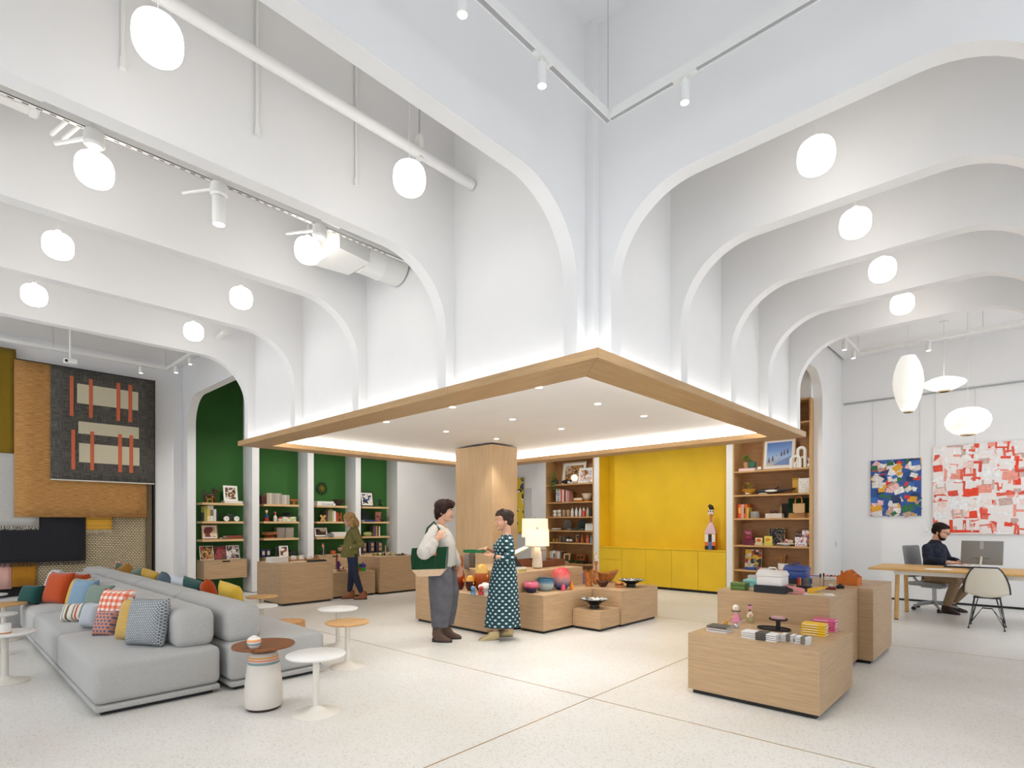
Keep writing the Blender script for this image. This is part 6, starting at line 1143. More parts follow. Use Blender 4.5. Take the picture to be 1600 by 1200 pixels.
FLO = art(['#e9e4e4', '#ece8e8', '#cf5a5c', '#ece8e8', '#6b6aa8', '#e9e4e4', '#e9e4e4'], 55, seed=47)
abox('gift_box', 'white floral gift box in front at the shelf end', 'box', bpl(1242, 1261, z2_, XS+.05), .16, .165, FLO); abox('gift_box', 'second floral gift box stacked behind at the shelf end', 'box', bpl(1253, 1266, z2_+.168, XS+.09), .12, .12, art(['#e6e0e2', '#e9e4e6', '#8a6aa0', '#e9e4e6', '#cf6a5c', '#e9e4e4'], 45, seed=48)); 
t = abox('gift_box', 'brown lettered box behind the floral boxes', 'box', bpl(1243, 1256, z2_, XS+.25), .06, .27, P('#5a3c2c')); text('print', 'The', .06, P('#e0d4c4'), t, (-.02, -.001, .21), (R(90), 0, 0))
abox('box', 'brown-patterned side box under the stacked floral box', 'box', bpl(1261.5, 1266.5, z2_, XS+.06), .15, .166, art(['#8a5c44', '#a37a5c', '#5a3828'], 40, seed=49))
leaner('art_print', 'unframed yellow and black abstract print standing low in the wide bookcase', 'picture', bpl(1163, 1189, z1_, XS+.16), .38, WHITE, art(['#1c1a18', '#e0ac24', '#e9dfc9', '#2a2a2c', '#d9c9a4', '#b3342a', '#e6bc2c', '#8a8478'], 16, distort=.05, seed=51), 0, P('#e6dcc6'), 9, .02, .01)
abox('box', 'flat blue box before the abstract print', 'box', bpl(1163, 1180, z1_, XS+.05), .08, .05, P('#2a4a94')); pot('dish', 'shallow white dish beside the blue box', 'dish', bpl(1197, 1198, z1_, XS+.13)[0], [(.11, 0), (.12, .01), (.12, .045), (.112, .045), (.108, .015), (0, .012)], P('#e2ded4', .4))
t = pot('utensil_crock', 'white crock with orange band full of wooden spoons', 'crock', bpl(1223, 1224, z1_, XS+.1)[0], [(.075, 0), (.085, .01), (.085, .15), (.078, .15), (.076, .02), (0, .02)], bands([(0, '#d98a2c'), (.04, '#e6e0d6'), (.3, '#e6e0d6')], 'Z', rough=.5))
for i in range(8):
    a = i*.8; x, y = .05*math.cos(a), .04*math.sin(a); e_ = (x*2.2, y*1.5, .25+.02*(i % 3)); k_ = P('#b3743c' if i < 6 else '#5a2c1c', .6); MB().tube([(x*.6, y*.6, .03), e_], .006, 6).build('handle', k_, t); MB().ell(e_, (.024, .012, .035), 10, 8).build('spoon_bowl', k_, t)
for j in range(2): pot('plate', 'pale green plate, %s of the pair at the shelf end' % ['lower', 'upper'][j], 'plate', bpl(1256.5, 1257.5, z1_+j*.017, XS+.17)[0], [(.07, 0), (.12, .012), (.12, .016), (.06, .006), (0, .006)], P('#c9cdb8', .4), group='pale green plates')
# ---- narrow bookcase
y5, y4, y3, y2, y1, y0_ = SL[5], SL[4], SL[3], SL[2], SL[1], SL[0]
t = pot('hanging_plant', 'trailing green pot plant on the narrow bookcase', 'plant', bpl(867, 868, y5, XS+.07)[0], [(.07, 0), (.085, .02), (.09, .12), (.08, .12), (0, .1)], P('#4a4a3c', .7)); leaves(t, 54, .13, .2, '#7a9a3c', 5, .42, .085)
for c in t.children:
    if c.name.startswith(('leaf', 'stem')): c.location = (-.07, 0, .12)
t = thing('boat_model', 'black carved whale on the narrow bookcase top shelf', 'figurine', bpl(884, 885, y5, XS+.06)[0], R(-90)); MB().ell((0, 0, .06), (.15, .04, .045)).build('body', BLACK, t); MB().prism([(.1, .06), (.16, .1), (.15, .05)], -.03, .03, 'Y').build('tail', BLACK, t); MB().box(-.03, .05, -.02, .02, 0, .02).build('base', BLACK, t)
card('white price card before the black whale on the narrow bookcase', bpl(888, 889, y5, XS+.02)); card('small price card at the end of the narrow bookcase shelf', bpl(923, 924, y5, XS+.02))
leaner('framed_print', 'large pale wood framed landscape print', 'picture', bpl(877, 914, y5, XS+.24), .56, wood('#cdbfa4', (30, 3, 30), .05), art(['#8fb0a4', '#3a4a2c', '#c9863c', '#5a3a24', '#e0d2ac', '#b3383c'], 7, 'noise', .5, 55), .02, None, 8)
leaner('print', 'smaller white-bordered mountain print in front', 'picture', bpl(903, 926, y5, XS+.12), .37, P('#e6e6ea'), art(['#dfe4ee', '#9cb0d4', '#e6e9f0', '#c9863c', '#3a3a44'], 9, 'noise', .4, 57), .01, None, 8)
pl = bpl(906, 921, y5, XS+.04); flat_book('white book lying before the mountain print', pl[0], pl[1], .08, .04, '#e6e2da', R(-90))
t = pot('globe_lamp', 'small lit glass globe lamp before the landscape print', 'lamp', bpl(897, 898, y5, XS+.07)[0], [(.05, 0), (.05, .015), (.012, .02), (.012, .06), (0, .06)], P('#a58c6c', .4)); MB().ell((0, 0, .14), .085, 20, 14).build('globe', plain('#f6d9cc', .3, emit=.8, name='pink_globe'), t); 
t = up_book('white cookbook with blue lettering facing out', bpl(868.5, 876, y4, XS+.09), .33, '#e4e0da', .03); 
for j, wd in enumerate((.05, .07, .075, .06, .065)): MB().box(-wd/2, wd/2, -.0012, -.0002, .28-j*.055, .3-j*.055).build('printed_word', P('#2c4aa0'), t)
for x0, x1, h, c, lab in ((876.3, 878.3, .32, '#e8501c', 'bright orange cookbook'), (878.5, 881, .31, '#e6e6e8', 'white cookbook with pale blue spine'), (881.2, 883.5, .30, '#8a2c34', 'maroon cookbook'), (883.7, 886.3, .29, '#d8b0a0', 'salmon cookbook with fanned pages'), (886.5, 889, .26, '#c9948a', 'dusty pink cookbook ending the row')): up_book(lab+' on the narrow bookcase', bpl(x0, x1, y4), h, c)
abox('book', 'maroon book lying under the blue-lettered cookbook', 'book', bpl(866.5, 876, y4, XS+.04), .045, .02, P('#6b2c30'))
pot('bowl', 'shallow white and orange bowl on the narrow bookcase', 'bowl', bpl(904, 905, y4, XS+.13)[0], [(.1, 0), (.125, .02), (.13, .085), (.122, .085), (.1, .02), (0, .02)], bands([(0, '#e08a34'), (.045, '#e6ded0'), (.1, '#e6ded0')], 'Z')); pot('bowl', 'deep cream bowl with an orange foot and green line', 'bowl', bpl(917, 918, y4, XS+.15)[0], [(.06, 0), (.07, .02), (.13, .19), (.122, .19), (.06, .03), (0, .03)], bands([(0, '#d98a3c'), (.05, '#7a9a8c'), (.066, '#ded2ba'), (.3, '#ded2ba')], 'Z'))
for i, x in enumerate((867, 874)):
    for j in range(2):
        t = pot('mug', 'white mug, %s of the %s stacked pair' % (['lower', 'upper'][j], ['first', 'second'][i]), 'mug', bpl(x, x+1, y3+j*.086, XS+.09)[0], [(.038, 0), (.048, .015), (.05, .082), (.045, .082), (.04, .02), (0, .015)], bands([(0, '#c98a5c'), (.008, '#e6e0d6'), (.1, '#e6e0d6')], 'Z', rough=.4), R(-90), 'stacked white mugs'); MB().tube([(-.045, 0, .065), (-.075, 0, .06), (-.075, 0, .03), (-.045, 0, .022)], .006, 8).build('handle', P('#e6e0d6', .4), t)
for i, x in enumerate((881, 887.5)): pot('tumbler', 'tan stoneware tumbler, %s of the pair' % ['first', 'second'][i], 'cup', bpl(x, x+1, y3, XS+.09)[0], [(.036, 0), (.042, .01), (.05, .165), (.045, .165), (.036, .02), (0, .02)], P('#b89c78', .7))
for i, (x, m_, lab) in enumerate(((894, P('#dcd8d0', .4), 'first white bottle with a spout'), (900.5, P('#d6d2ca', .4), 'second white bottle with a spout'), (906.5, P('#dedad4', .4), 'third white bottle with a spout'), (912, bands([(0, '#d9503c'), (.14, '#dcd6ca'), (.4, '#dcd6ca')], 'Z', rough=.4), 'white bottle dipped in coral red'), (918, P('#c4b494', .5), 'tan stoneware bottle'), (923.5, P('#22262a', .4), 'black bottle at the shelf end'))):
    t = pot('bottle', lab+' on the narrow bookcase', 'bottle', bpl(x, x+.5, y3, XS+.09)[0], [(.036, 0), (.04, .01), (.038, .13), (.016, .19), (.014, .21), (0, .21)], m_, n=18); MB().tube([(0, 0, .205), (0, 0, .235), (.012, 0, .265)], .004, 6).build('spout', STEEL, t)
pot('plate', 'white oval plate lying on the narrow bookcase', 'plate', bpl(869, 870, y2, XS+.12)[0], [(.08, 0), (.12, .02), (.12, .05), (.1, .03), (0, .02)], P('#cfcac0', .4)); 
for x, c, r, lab in ((886, '#6e6c68', .13, 'large grey plate standing upright'), (908, '#26332e', .13, 'large dark green plate standing upright')):
    t = thing('plate', lab+' on the narrow bookcase', 'plate', bpl(x, x+1, y2, XS+.2)[0], R(-90)); MB().lathe([(r*.6, 0), (r, .02), (r, .026), (r*.6, .008), (0, .008)], 28, M=Matrix.Translation((0, .03, r+.002)) @ Matrix.Rotation(R(82), 4, 'X')).build('disc', P(c, .4), t)
pot('dish', 'small grey dish before the upright plates', 'dish', bpl(890, 891, y2, XS+.08)[0], [(.04, 0), (.06, .02), (.06, .04), (.05, .04), (0, .015)], P('#8a8478', .4)); pot('dish', 'low dark green dish before the green plate', 'dish', bpl(898.5, 899.5, y2, XS+.1)[0], [(.07, 0), (.095, .02), (.095, .05), (.085, .05), (0, .02)], P('#2f3f38', .4)); pot('dish', 'second dark green dish beside the white tile', 'dish', bpl(908, 909, y2, XS+.07)[0], [(.05, 0), (.07, .02), (.07, .045), (.06, .045), (0, .02)], P('#33423a', .4))
leaner('framed_tile', 'white framed tile with a thin line drawing', 'picture', bpl(914, 926, y2, XS+.07), .17, P('#dcdad4'), P('#d0d2ce'), .01, None, 8)
for i, (x, c, h) in enumerate(((865, '#b9a23c', .085), (870, '#c98a3c', .085), (875, '#8a8a86', .15), (881, '#7f807c', .15))): pot('drinking_glass', '%s on the narrow bookcase' % ['small glass with yellow base', 'small glass with orange base', 'tall clear drinking glass', 'second tall clear drinking glass'][i], 'glass', bpl(x, x+.5, y1, XS+.1)[0], [(.03, 0), (.033, h), (.03, h), (.027, .01), (0, .01)], plain(c, .1, alpha=.45))
for i, x in enumerate((887, 892)):
    t = pot('jar', 'dark jar with white label, %s of the pair' % ['first', 'second'][i], 'jar', bpl(x, x+.5, y1, XS+.08)[0], [(.036, 0), (.038, .1), (.03, .11), (.03, .14), (0, .142)], P('#141a18', .3)); MB().lathe([(.0385, .03), (.0385, .085)], 20, cap0=False, cap1=False).build('label_band', P('#e6e2da'), t)
pot('bottle', 'small copper flask with a dark picture card', 'bottle', bpl(901.5, 902, y1, XS+.07)[0], [(.03, 0), (.032, .05), (.014, .1), (.014, .13), (0, .13)], P('#a4592c', .4)); leaner('picture_card', 'tiny white framed card behind the copper flask', 'picture', bpl(899.5, 904, y1, XS+.2), .18, P('#d8d4cc'), P('#2a2622'), .008, None, 4)
pot('bottle', 'tall slim terracotta bottle on the narrow bookcase', 'bottle', bpl(909.5, 910, y1, XS+.09)[0], [(.038, 0), (.04, .09), (.022, .14), (.02, .2), (.024, .21), (0, .212)], P('#b0542c', .6)); pot('bottle', 'terracotta bottle with a round shoulder', 'bottle', bpl(918, 918.5, y1, XS+.09)[0], [(.045, 0), (.046, .1), (.026, .13), (.028, .18), (.022, .19), (0, .19)], P('#b85a30', .6)); pot('bottle', 'pale blue bottle at the shelf end', 'bottle', bpl(924, 924.5, y1, XS+.09)[0], [(.03, 0), (.032, .11), (.018, .14), (.016, .19), (0, .19)], P('#8fa6bc', .4))
for i, (x0, x1, h, c, lab) in enumerate(((858.5, 861.5, .27, '#c9bda8', 'beige book beginning the bottom row'), (861.7, 864, .28, '#d9d4c8', 'white book with red top'), (864.2, 867.5, .29, '#e6e0d4', 'white book with color dots on the spine'), (867.7, 870, .28, '#d88a72', 'salmon book on the bottom row'), (870.2, 872.4, .275, '#e4ded6', 'cream book on the bottom row'), (872.6, 875, .27, '#d0ccc6', 'grey-white book on the bottom row'), (875.2, 877, .26, '#2f6a4a', 'green book on the bottom row'), (877.2, 878.6, .25, '#7a2430', 'thin dark red book on the bottom row'))): up_book(lab+' of the narrow bookcase', bpl(x0, x1, y0_), h, c, band='#4a7a8c' if 'dots' in lab else None)
leaner('framed_print', 'small gold framed dark portrait leaning by the books', 'picture', bpl(879.5, 889.5, y0_, XS+.08), .235, P('#c9a45c', .4), P('#4a3224'), .02, P('#d0b98c'), 10)
t = abox('speaker_box', 'wooden box with two round holes', 'box', bpl(900.5, 913.5, y0_+.06, XS+.22), .12, .15, wood('#b5692c', (30, 30, 3), .1)); 
for q in (-.05, .05): MB().cyl((q, 0), .034, 0, .003, 20, Matrix.Translation((0, 0, .085)) @ Matrix.Rotation(R(90), 4, 'X')).build('round_hole', BLACK, t)
abox('block', 'dark block under the two-hole wooden box', 'block', bpl(900.5, 913.5, y0_, XS+.22), .12, .058, P('#2a211c'))
for i, (x, c, lab) in enumerate(((892, '#26401f', 'dark green bowl before the two-hole box'), (902, '#1f3a1c', 'second dark green bowl before the two-hole box'), (912, '#1a1a1c', 'black bowl with white flecks at the bottom shelf'))): pot('bowl', lab, 'bowl', bpl(x, x+.5, y0_, XS+.09)[0], bowl_prof(.085, .075, .4), P(c, .3))
# ================================================================== PEOPLE
def chain(m, pts, n=12):
    m.tube([p[:3] for p in pts], [p[3] for p in pts], n)
    for p in pts: m.ell(p[:3], p[3], n, 8)
    return m
def loft(m, secs, n=24):
    m.rings([[(c[0]+c[3]*math.cos(2*math.pi*i/n), c[1]+c[4]*math.sin(2*math.pi*i/n), c[2]) for i in range(n)] for c in secs]); return m
def blob(name, m, mat, parent, voxel=.008, it=6):
    o = m.build(name, mat, parent, smooth=None); r = o.modifiers.new('remesh', 'REMESH'); r.mode = 'VOXEL'; r.voxel_size = voxel; r.use_smooth_shade = True
    s = o.modifiers.new('smooth', 'SMOOTH'); s.factor = .5; s.iterations = it; return o
def hmat(c, yaw=0, pitch=0, s=1.0, roll=0): return Matrix.Translation(c) @ Matrix.Rotation(R(yaw), 4, 'Z') @ Matrix.Rotation(R(pitch), 4, 'Y') @ Matrix.Rotation(R(roll), 4, 'X') @ Matrix.Scale(s, 4)
def head_shape(m, M):
    m.ell((-.012, 0, .035), (.098, .074, .083), 18, 12, M); m.ell((.022, 0, -.03), (.066, .06, .08), 16, 12, M); m.ell((.04, 0, -.085), (.042, .04, .03), 14, 8, M)
    m.ell((.075, 0, .012), (.018, .045, .012), 12, 8, M); m.tube([M @ Vector((.085, 0, .005)), M @ Vector((.104, 0, -.028)), M @ Vector((.09, 0, -.036))], [.008, .0125, .008], 10); m.ell((.081, 0, -.066), (.012, .022, .011), 12, 8, M); m.ell((.076, 0, -.1), (.014, .018, .014), 10, 8, M)
    for q in (-1, 1): m.ell((-.012, q*.073, -.018), (.018, .008, .029), 10, 8, M); m.ell((.06, q*.038, -.04), (.02, .018, .022), 10, 8, M)
def face_bits(M, parent, brow, lip='#a4574c', beard=None, glasses=None):
    for q in (-1, 1):
        MB().ell((.079, q*.032, -.001), (.008, .0125, .0075), 12, 8, M).build('eye', P('#e6e2dc', .3), parent); MB().ell((.0865, q*.031, -.001), (.0022, .0055, .0058), 10, 6, M).build('iris', P('#2c211b', .3), parent); MB().ell((.084, q*.034, .019), (.006, .018, .0035), 10, 6, M).build('eyebrow', P(brow, .8), parent)
    MB().ell((.0905, 0, -.066), (.0045, .02, .0055), 12, 6, M).build('lips', P(lip, .5), parent)
    if glasses:
        g = MB()
        for q in (-1, 1): g.tube([M @ Vector((.099, q*.034+.021*math.cos(a*math.pi/8), -.003+.016*math.sin(a*math.pi/8))) for a in range(17)], .0025, 6); g.tube([M @ Vector((.098, q*.055, .0)), M @ Vector((.04, q*.073, .004)), M @ Vector((-.02, q*.078, -.005))], .002, 6)
        g.tube([M @ Vector((.1, -.013, 0)), M @ Vector((.102, .013, 0))], .002, 6); g.build('glasses', P(glasses, .4), parent)
def hand(m, w, d, nrm, side, curl=20, s=1.0, spread=1.0):
    """w wrist, d finger direction, nrm palm normal, side: +1 thumb towards d x nrm"""
    w, d, nrm = Vector(w), Vector(d).normalized(), Vector(nrm).normalized(); nrm = (nrm-d*nrm.dot(d)).normalized(); lat = d.cross(nrm)*side
    Mp = Matrix((lat, d, nrm)).transposed().to_4x4(); Mp = Matrix.Translation(w+d*.045*s) @ Mp; m.ell((0, 0, 0), (.038*s, .05*s, .015*s), 14, 10, Mp)
    for off, L, c in ((.028, .068, 0), (.010, .077, 4), (-.009, .072, 8), (-.026, .056, 12)):
        p = w+d*.078*s+lat*off*s; v = (d+lat*off*2.2*spread).normalized(); pts = [(*(w+d*.05*s+lat*off*.9*s), .0095*s), (*p, .0092*s)]; a = 0
        for seg, f in enumerate((.46, .3, .24)):
            a += R(curl+c*.4) if seg else R(curl*.6); q = v*math.cos(a)+nrm*math.sin(a); p = p+q*L*f*s; pts.append((*p, (.0086-.0008*seg)*s))
        chain(m, pts, 8)
    b0 = w+d*.018*s+lat*.026*s; b1 = b0+(d*.5+lat*.7+nrm*.3).normalized()*.042*s; b2 = b1+(d*.85+lat*.25+nrm*.35).normalized()*.034*s; b3 = b2+(d*.9+nrm*.45).normalized()*.022*s
    chain(m, [(*b0, .013*s), (*b1, .0105*s), (*b2, .009*s), (*b3, .0075*s)], 8)
SK1 = plain('#d3a184', .5, var=.05, vs=20, name='skin'); SK2 = plain('#c9977a', .5, var=.05, vs=20, name='skin_b')
def hair_mat(c1): 
    m, nt, b = newmat('hair'); v = coords(nt, (60, 60, 6)); n = N(nt, 'ShaderNodeTexNoise', i_Scale=2, i_Detail=4); nt.links.new(v, n.inputs[0]); nt.links.new(ramp(nt, n.outputs[0], [(.3, shade(c1, .6)), (.7, shade(c1, 1.2))]), b.inputs['Base Color']); b.inputs['Specular IOR Level'].default_value = .2; b.inputs['Roughness'].default_value = .65; return m
def boot(parent, x, y, yaw, mat, sole, h=.17, heel=.045, L=.24, name='boot'):
    t = parent; M = Matrix.Translation((x, y, 0)) @ Matrix.Rotation(R(yaw), 4, 'Z')
    se = lambda v: math.copysign(abs(v)**.72, v)
    m = MB(); m.rings([[M @ Vector((cx+rx*se(math.cos(2*math.pi*i/20)), ry*se(math.sin(2*math.pi*i/20)), z+dz*math.cos(2*math.pi*i/20))) for i in range(20)] for cx, rx, ry, z, dz in ((.045, L*.48, .04, .016, -.008), (.045, L*.5, .044, .03, -.008), (.035, L*.46, .042, .055, -.014), (-.005, .075, .04, .085, -.012), (-.02, .055, .042, .12, 0), (-.02, .052, .043, h, 0))]); o = m.build(name, mat, t, smooth=70)
    MB().rings([[M @ Vector((.045+L*.5*se(math.cos(2*math.pi*i/20)), .045*se(math.sin(2*math.pi*i/20)), max(0, z))) for i in range(20)] for z in (0, .015)]).build('sole', sole, o)
    if heel: MB().box(-L*.30, -L*.30+.065, -.034, .034, 0, heel, M).build('heel', sole, o)
    return o
# ---- woman with the green tote: faces to the right of the picture
RIGHT = YAW-R(90)
w1 = thing('person', 'woman with short dark hair in a pale knit sweater carrying a green tote', 'person', at(690, 1000), RIGHT+R(-6))
m = MB(); M = hmat((.04, 0, 1.545), -4, 4, 1.07); head_shape(m, M)
chain(m, [(.01, 0, 1.47, .05), (-.01, 0, 1.38, .052), (-.02, 0, 1.3, .07)]); loft(m, [(0, 0, .86, .1, .14), (0, 0, 1.0, .09, .125), (.0, 0, 1.15, .1, .14), (-.01, 0, 1.3, .08, .15), (-.02, 0, 1.37, .05, .09)])
chain(m, [(-.03, -.15, 1.31, .04), (-.12, -.33, 1.06, .036), (.0, -.3, 1.19, .027), (.025, -.285, 1.23, .025)]); hand(m, (.02, -.288, 1.225), (.4, .3, .85), (.3, 1, .1), -1, 46)
chain(m, [(-.02, .17, 1.33, .045), (.06, .22, 1.08, .036), (.17, .2, .87, .026)]); hand(m, (.165, .2, .885), (.18, 0, -1), (0, -1, .0), 1, 14)
for q, x in ((-1, -.025), (1, .042)): chain(m, [(0, q*.08, .86, .08), (x, q*.088, .47, .05), (x, q*.094, .11, .034)])
body = blob('body', m, SK1, w1, .006, 4); face_bits(M, w1, '#2a1a14')
h = MB(); h.ell((-.02, 0, .055), (.108, .088, .082), 18, 12, M); h.ell((-.055, 0, -.01), (.07, .08, .085), 16, 10, M); h.ell((-.075, 0, -.06), (.04, .055, .05), 14, 10, M)
for q in (-1, 1): h.ell((.0, q*.07, .02), (.05, .02, .06), 12, 8, M); h.tube([M @ Vector((.01, q*.078, .02)), M @ Vector((.0, q*.077, -.045))], [.02, .006], 8)
h.tube([M @ Vector((.03, .05, .11)), M @ Vector((.085, .01, .085)), M @ Vector((.098, -.045, .045))], [.03, .032, .016], 10); h.tube([M @ Vector((.02, -.02, .12)), M @ Vector((.075, -.05, .08)), M @ Vector((.075, -.068, .04))], [.03, .026, .012], 10)
blob('hair', h, hair_mat('#2a1712'), w1, .007, 3)
KNIT = plain('#c3beb6', .95, var=.09, vs=90, bump=.5, bs=160, name='knit')
s_ = MB(); loft(s_, [(.01, 0, .855, .135, .175), (.015, 0, .9, .15, .19), (.02, 0, 1.02, .15, .19), (.02, 0, 1.15, .145, .195), (.0, 0, 1.27, .12, .2), (-.02, 0, 1.36, .075, .14), (-.02, 0, 1.385, .055, .075)]); chain(s_, [(-.03, -.155, 1.32, .07), (-.08, -.25, 1.2, .085), (-.12, -.34, 1.07, .09), (-.06, -.33, 1.1, .08), (-.015, -.31, 1.165, .055)]); chain(s_, [(-.02, .16, 1.32, .07), (.04, .21, 1.12, .075), (.11, .215, .98, .07), (.15, .205, .91, .05)])
blob('sweater', s_, KNIT, w1, .009, 8)
TR = plain('#5b5a60', .9, var=.1, vs=14, bump=.3, bs=120, name='corduroy')
for q, dx in ((-1, .015), (1, .045)):
    tr = MB(); loft(tr, [(.0, q*.075, .95, .12, .1), (.005, q*.085, .82, .145, .11), (dx, q*.09, .6, .15, .11), (dx, q*.09, .4, .13, .1), (dx-.01, q*.09, .25, .11, .085), (dx-.015, q*.09, .17, .1, .08)]); blob('trouser_leg', tr, TR, w1, .01, 4)
BT_ = plain('#5a4438', .7, var=.1, vs=60, name='suede'); boot(w1, -.01, -.1, -4, BT_, BLACK, .19); boot(w1, .06, .09, 2, BT_, BLACK, .19)
MB().tube([(.075*math.cos(a*.35)-.005, .075*math.sin(a*.35), 1.405-.06*max(0, math.cos(a*.35))) for a in range(-5, 6)], .003, 6).build('necklace', BRASS, w1); MB().box(.1, .16, -.08, .08, .86, .89).build('belt', P('#3a2318'), w1)
tote = thing('tote_bag', 'dark green canvas tote with cream base hanging from the woman\'s shoulder', 'bag', (0, 0, 0)); tote.matrix_world = Matrix.Translation(w1.location) @ Matrix.Rotation(RIGHT+R(-6), 4, 'Z') @ Matrix.Translation((-.075, -.265, 0)); TG = cloth('#123a22', 260, .15)
MB().rings([[(-.2, -.05, .865), (.19, -.05, .88), (.19, .06, .88), (-.2, .06, .865)], [(-.21, -.055, 1.0), (.2, -.06, 1.0), (.2, .07, 1.0), (-.21, .07, 1.0)], [(-.205, -.03, 1.11), (.21, -.03, 1.13), (.21, .045, 1.13), (-.205, .045, 1.11)]]).build('canvas', TG, tote)
MB().rings([[(-.13, -.05, .785), (.13, -.05, .8), (.13, .05, .8), (-.13, .05, .785)], [(-.2, -.053, .864), (.19, -.053, .879), (.19, .063, .879), (-.2, .063, .864)]]).build('base', cloth('#cdb294', 260), tote)
for yy in (-.06, .05): MB().tube([(-.09, yy*.8, 1.0), (-.08, yy*.5+.03, 1.15), (-.05, .08, 1.34), (.02, .12, 1.415), (.1, .05, 1.33), (.075, yy*.5+.03, 1.16), (.08, yy*.8, 1.0)], .011, 8).build('handle', TG, tote)
MB().box(.06, .09, -.066, -.06, 1.03, 1.1).build('leather_tab', P('#b5683c'), tote)
for x in (-.085, .075): MB().box(x-.001, x+.001, -.0615, -.0605, .885, 1.05).build('stitch_line', P('#2c5a3c'), tote)
# ---- woman in the dotted dress: faces to the left of the picture
LEFT = YAW+R(90)
w2 = thing('person', 'woman with cropped hair in a dark dotted midi dress holding a green tray', 'person', at(785, 999), LEFT+R(4))
m = MB(); M = hmat((-.02, 0, 1.43), 4, 2, 1.03); head_shape(m, M); chain(m, [(-.045, 0, 1.36, .048), (-.055, 0, 1.28, .05), (-.055, 0, 1.22, .06)]); loft(m, [(-.02, 0, .85, .09, .13), (-.02, 0, .97, .08, .11), (-.03, 0, 1.1, .09, .12), (-.045, 0, 1.2, .07, .14), (-.05, 0, 1.26, .04, .07)])
chain(m, [(-.06, .15, 1.17, .03), (-.09, .2, .99, .034), (.08, .165, 1.005, .027), (.14, .13, 1.025, .023)]); hand(m, (.125, .138, 1.017), (1, -.35, .12), (.0, .1, 1), 1, 10)
chain(m, [(-.05, -.15, 1.17, .03), (-.06, -.19, 1.0, .034), (.12, -.12, 1.05, .025), (.19, -.06, 1.1, .022)]); hand(m, (.18, -.07, 1.093), (1, .15, -.12), (0, 0, -1), 1, 12)
for q, x in ((1, .05), (-1, -.03)): chain(m, [(-.02, q*.075, .85, .07), (x*.6, q*.075, .45, .045), (x*1.6, q*.075, .2, .036), (x*2, q*.075, .09, .034)])
blob('body', m, SK2, w2, .006, 4); face_bits(M, w2, '#4a3a32')
h = MB(); h.ell((-.025, 0, .062), (.1, .082, .07), 18, 12, M); h.ell((-.06, 0, .005), (.058, .072, .07), 16, 10, M)
for q in (-1, 1): h.ell((-.02, q*.068, .03), (.045, .016, .045), 12, 8, M)
h.tube([M @ Vector((.0, .03, .12)), M @ Vector((.065, .0, .095)), M @ Vector((.092, -.02, .06))], [.03, .028, .014], 10); h.tube([M @ Vector((.0, -.03, .118)), M @ Vector((.06, .03, .098)), M @ Vector((.088, .04, .06))], [.03, .026, .012], 10)
blob('hair', h, hair_mat('#382b25'), w2, .007, 2)
DM, nt, b = newmat('dotted_jersey'); tc = N(nt, 'ShaderNodeTexCoord'); sp = N(nt, 'ShaderNodeSeparateXYZ'); nt.links.new(tc.outputs['Object'], sp.inputs[0]); cb = N(nt, 'ShaderNodeCombineXYZ')
an = N(nt, 'ShaderNodeMath', operation='ARCTAN2'); nt.links.new(sp.outputs[1], an.inputs[0]); nt.links.new(sp.outputs[0], an.inputs[1]); sc2 = N(nt, 'ShaderNodeMath', operation='MULTIPLY'); sc2.inputs[1].default_value = .17; nt.links.new(an.outputs[0], sc2.inputs[0]); nt.links.new(sc2.outputs[0], cb.inputs[0]); nt.links.new(sp.outputs[2], cb.inputs[1])
mpn = N(nt, 'ShaderNodeMapping'); mpn.inputs['Scale'].default_value = (19, 19, 19); mpn.inputs['Rotation'].default_value = (0, 0, R(45)); nt.links.new(cb.outputs[0], mpn.inputs[0])
vo = N(nt, 'ShaderNodeTexVoronoi', i_Scale=1.0, i_Randomness=0.0); nt.links.new(mpn.outputs[0], vo.inputs['Vector']); lt = N(nt, 'ShaderNodeMath', operation='LESS_THAN'); lt.inputs[1].default_value = .24; nt.links.new(vo.outputs['Distance'], lt.inputs[0])
ck_ = N(nt, 'ShaderNodeTexChecker', i_Scale=2.0); ck_.inputs['Color1'].default_value = lin('#121a2c'); ck_.inputs['Color2'].default_value = lin('#17544a'); nt.links.new(mpn.outputs[0], ck_.inputs['Vector'])
mxd = N(nt, 'ShaderNodeMixRGB'); nt.links.new(lt.outputs[0], mxd.inputs[0]); nt.links.new(ck_.outputs['Color'], mxd.inputs[1]); mxd.inputs[2].default_value = lin('#c4d2e6'); nt.links.new(mxd.outputs[0], b.inputs['Base Color']); b.inputs['Roughness'].default_value = .85
d_ = MB(); n = 40
def drow(z, cx, rx, ry, wav): return [(cx+rx*(1+wav*math.sin(7*2*math.pi*i/n))*math.cos(2*math.pi*i/n), ry*(1+wav*math.sin(7*2*math.pi*i/n))*math.sin(2*math.pi*i/n), z+(.012*math.sin(2*math.pi*i/n) if z < .2 else 0)) for i in range(n)]
d_.rings([drow(.15, .0, .215, .2, .05), drow(.17, .0, .213, .2, .05), drow(.4, -.005, .195, .185, .035), drow(.65, -.01, .175, .17, .02), drow(.84, -.02, .15, .155, 0), drow(.97, -.022, .118, .13, 0), drow(1.07, -.015, .125, .14, 0), drow(1.13, -.015, .13, .145, 0), drow(1.2, -.04, .1, .165, 0), drow(1.245, -.052, .07, .12, 0), drow(1.265, -.055, .058, .07, 0)])
chain(d_, [(-.06, .15, 1.19, .058), (-.085, .195, 1.06, .055), (-.09, .205, 1.0, .052), (-.03, .19, .985, .045), (.0, .18, .99, .042)]); chain(d_, [(-.05, -.15, 1.19, .058), (-.06, -.185, 1.04, .053), (-.055, -.19, 1.0, .05), (.02, -.16, 1.015, .042)])
blob('dress', d_, DM, w2, .0085, 5)
GOLD = plain('#b9a67c', .3, .6, name='gold_leather')
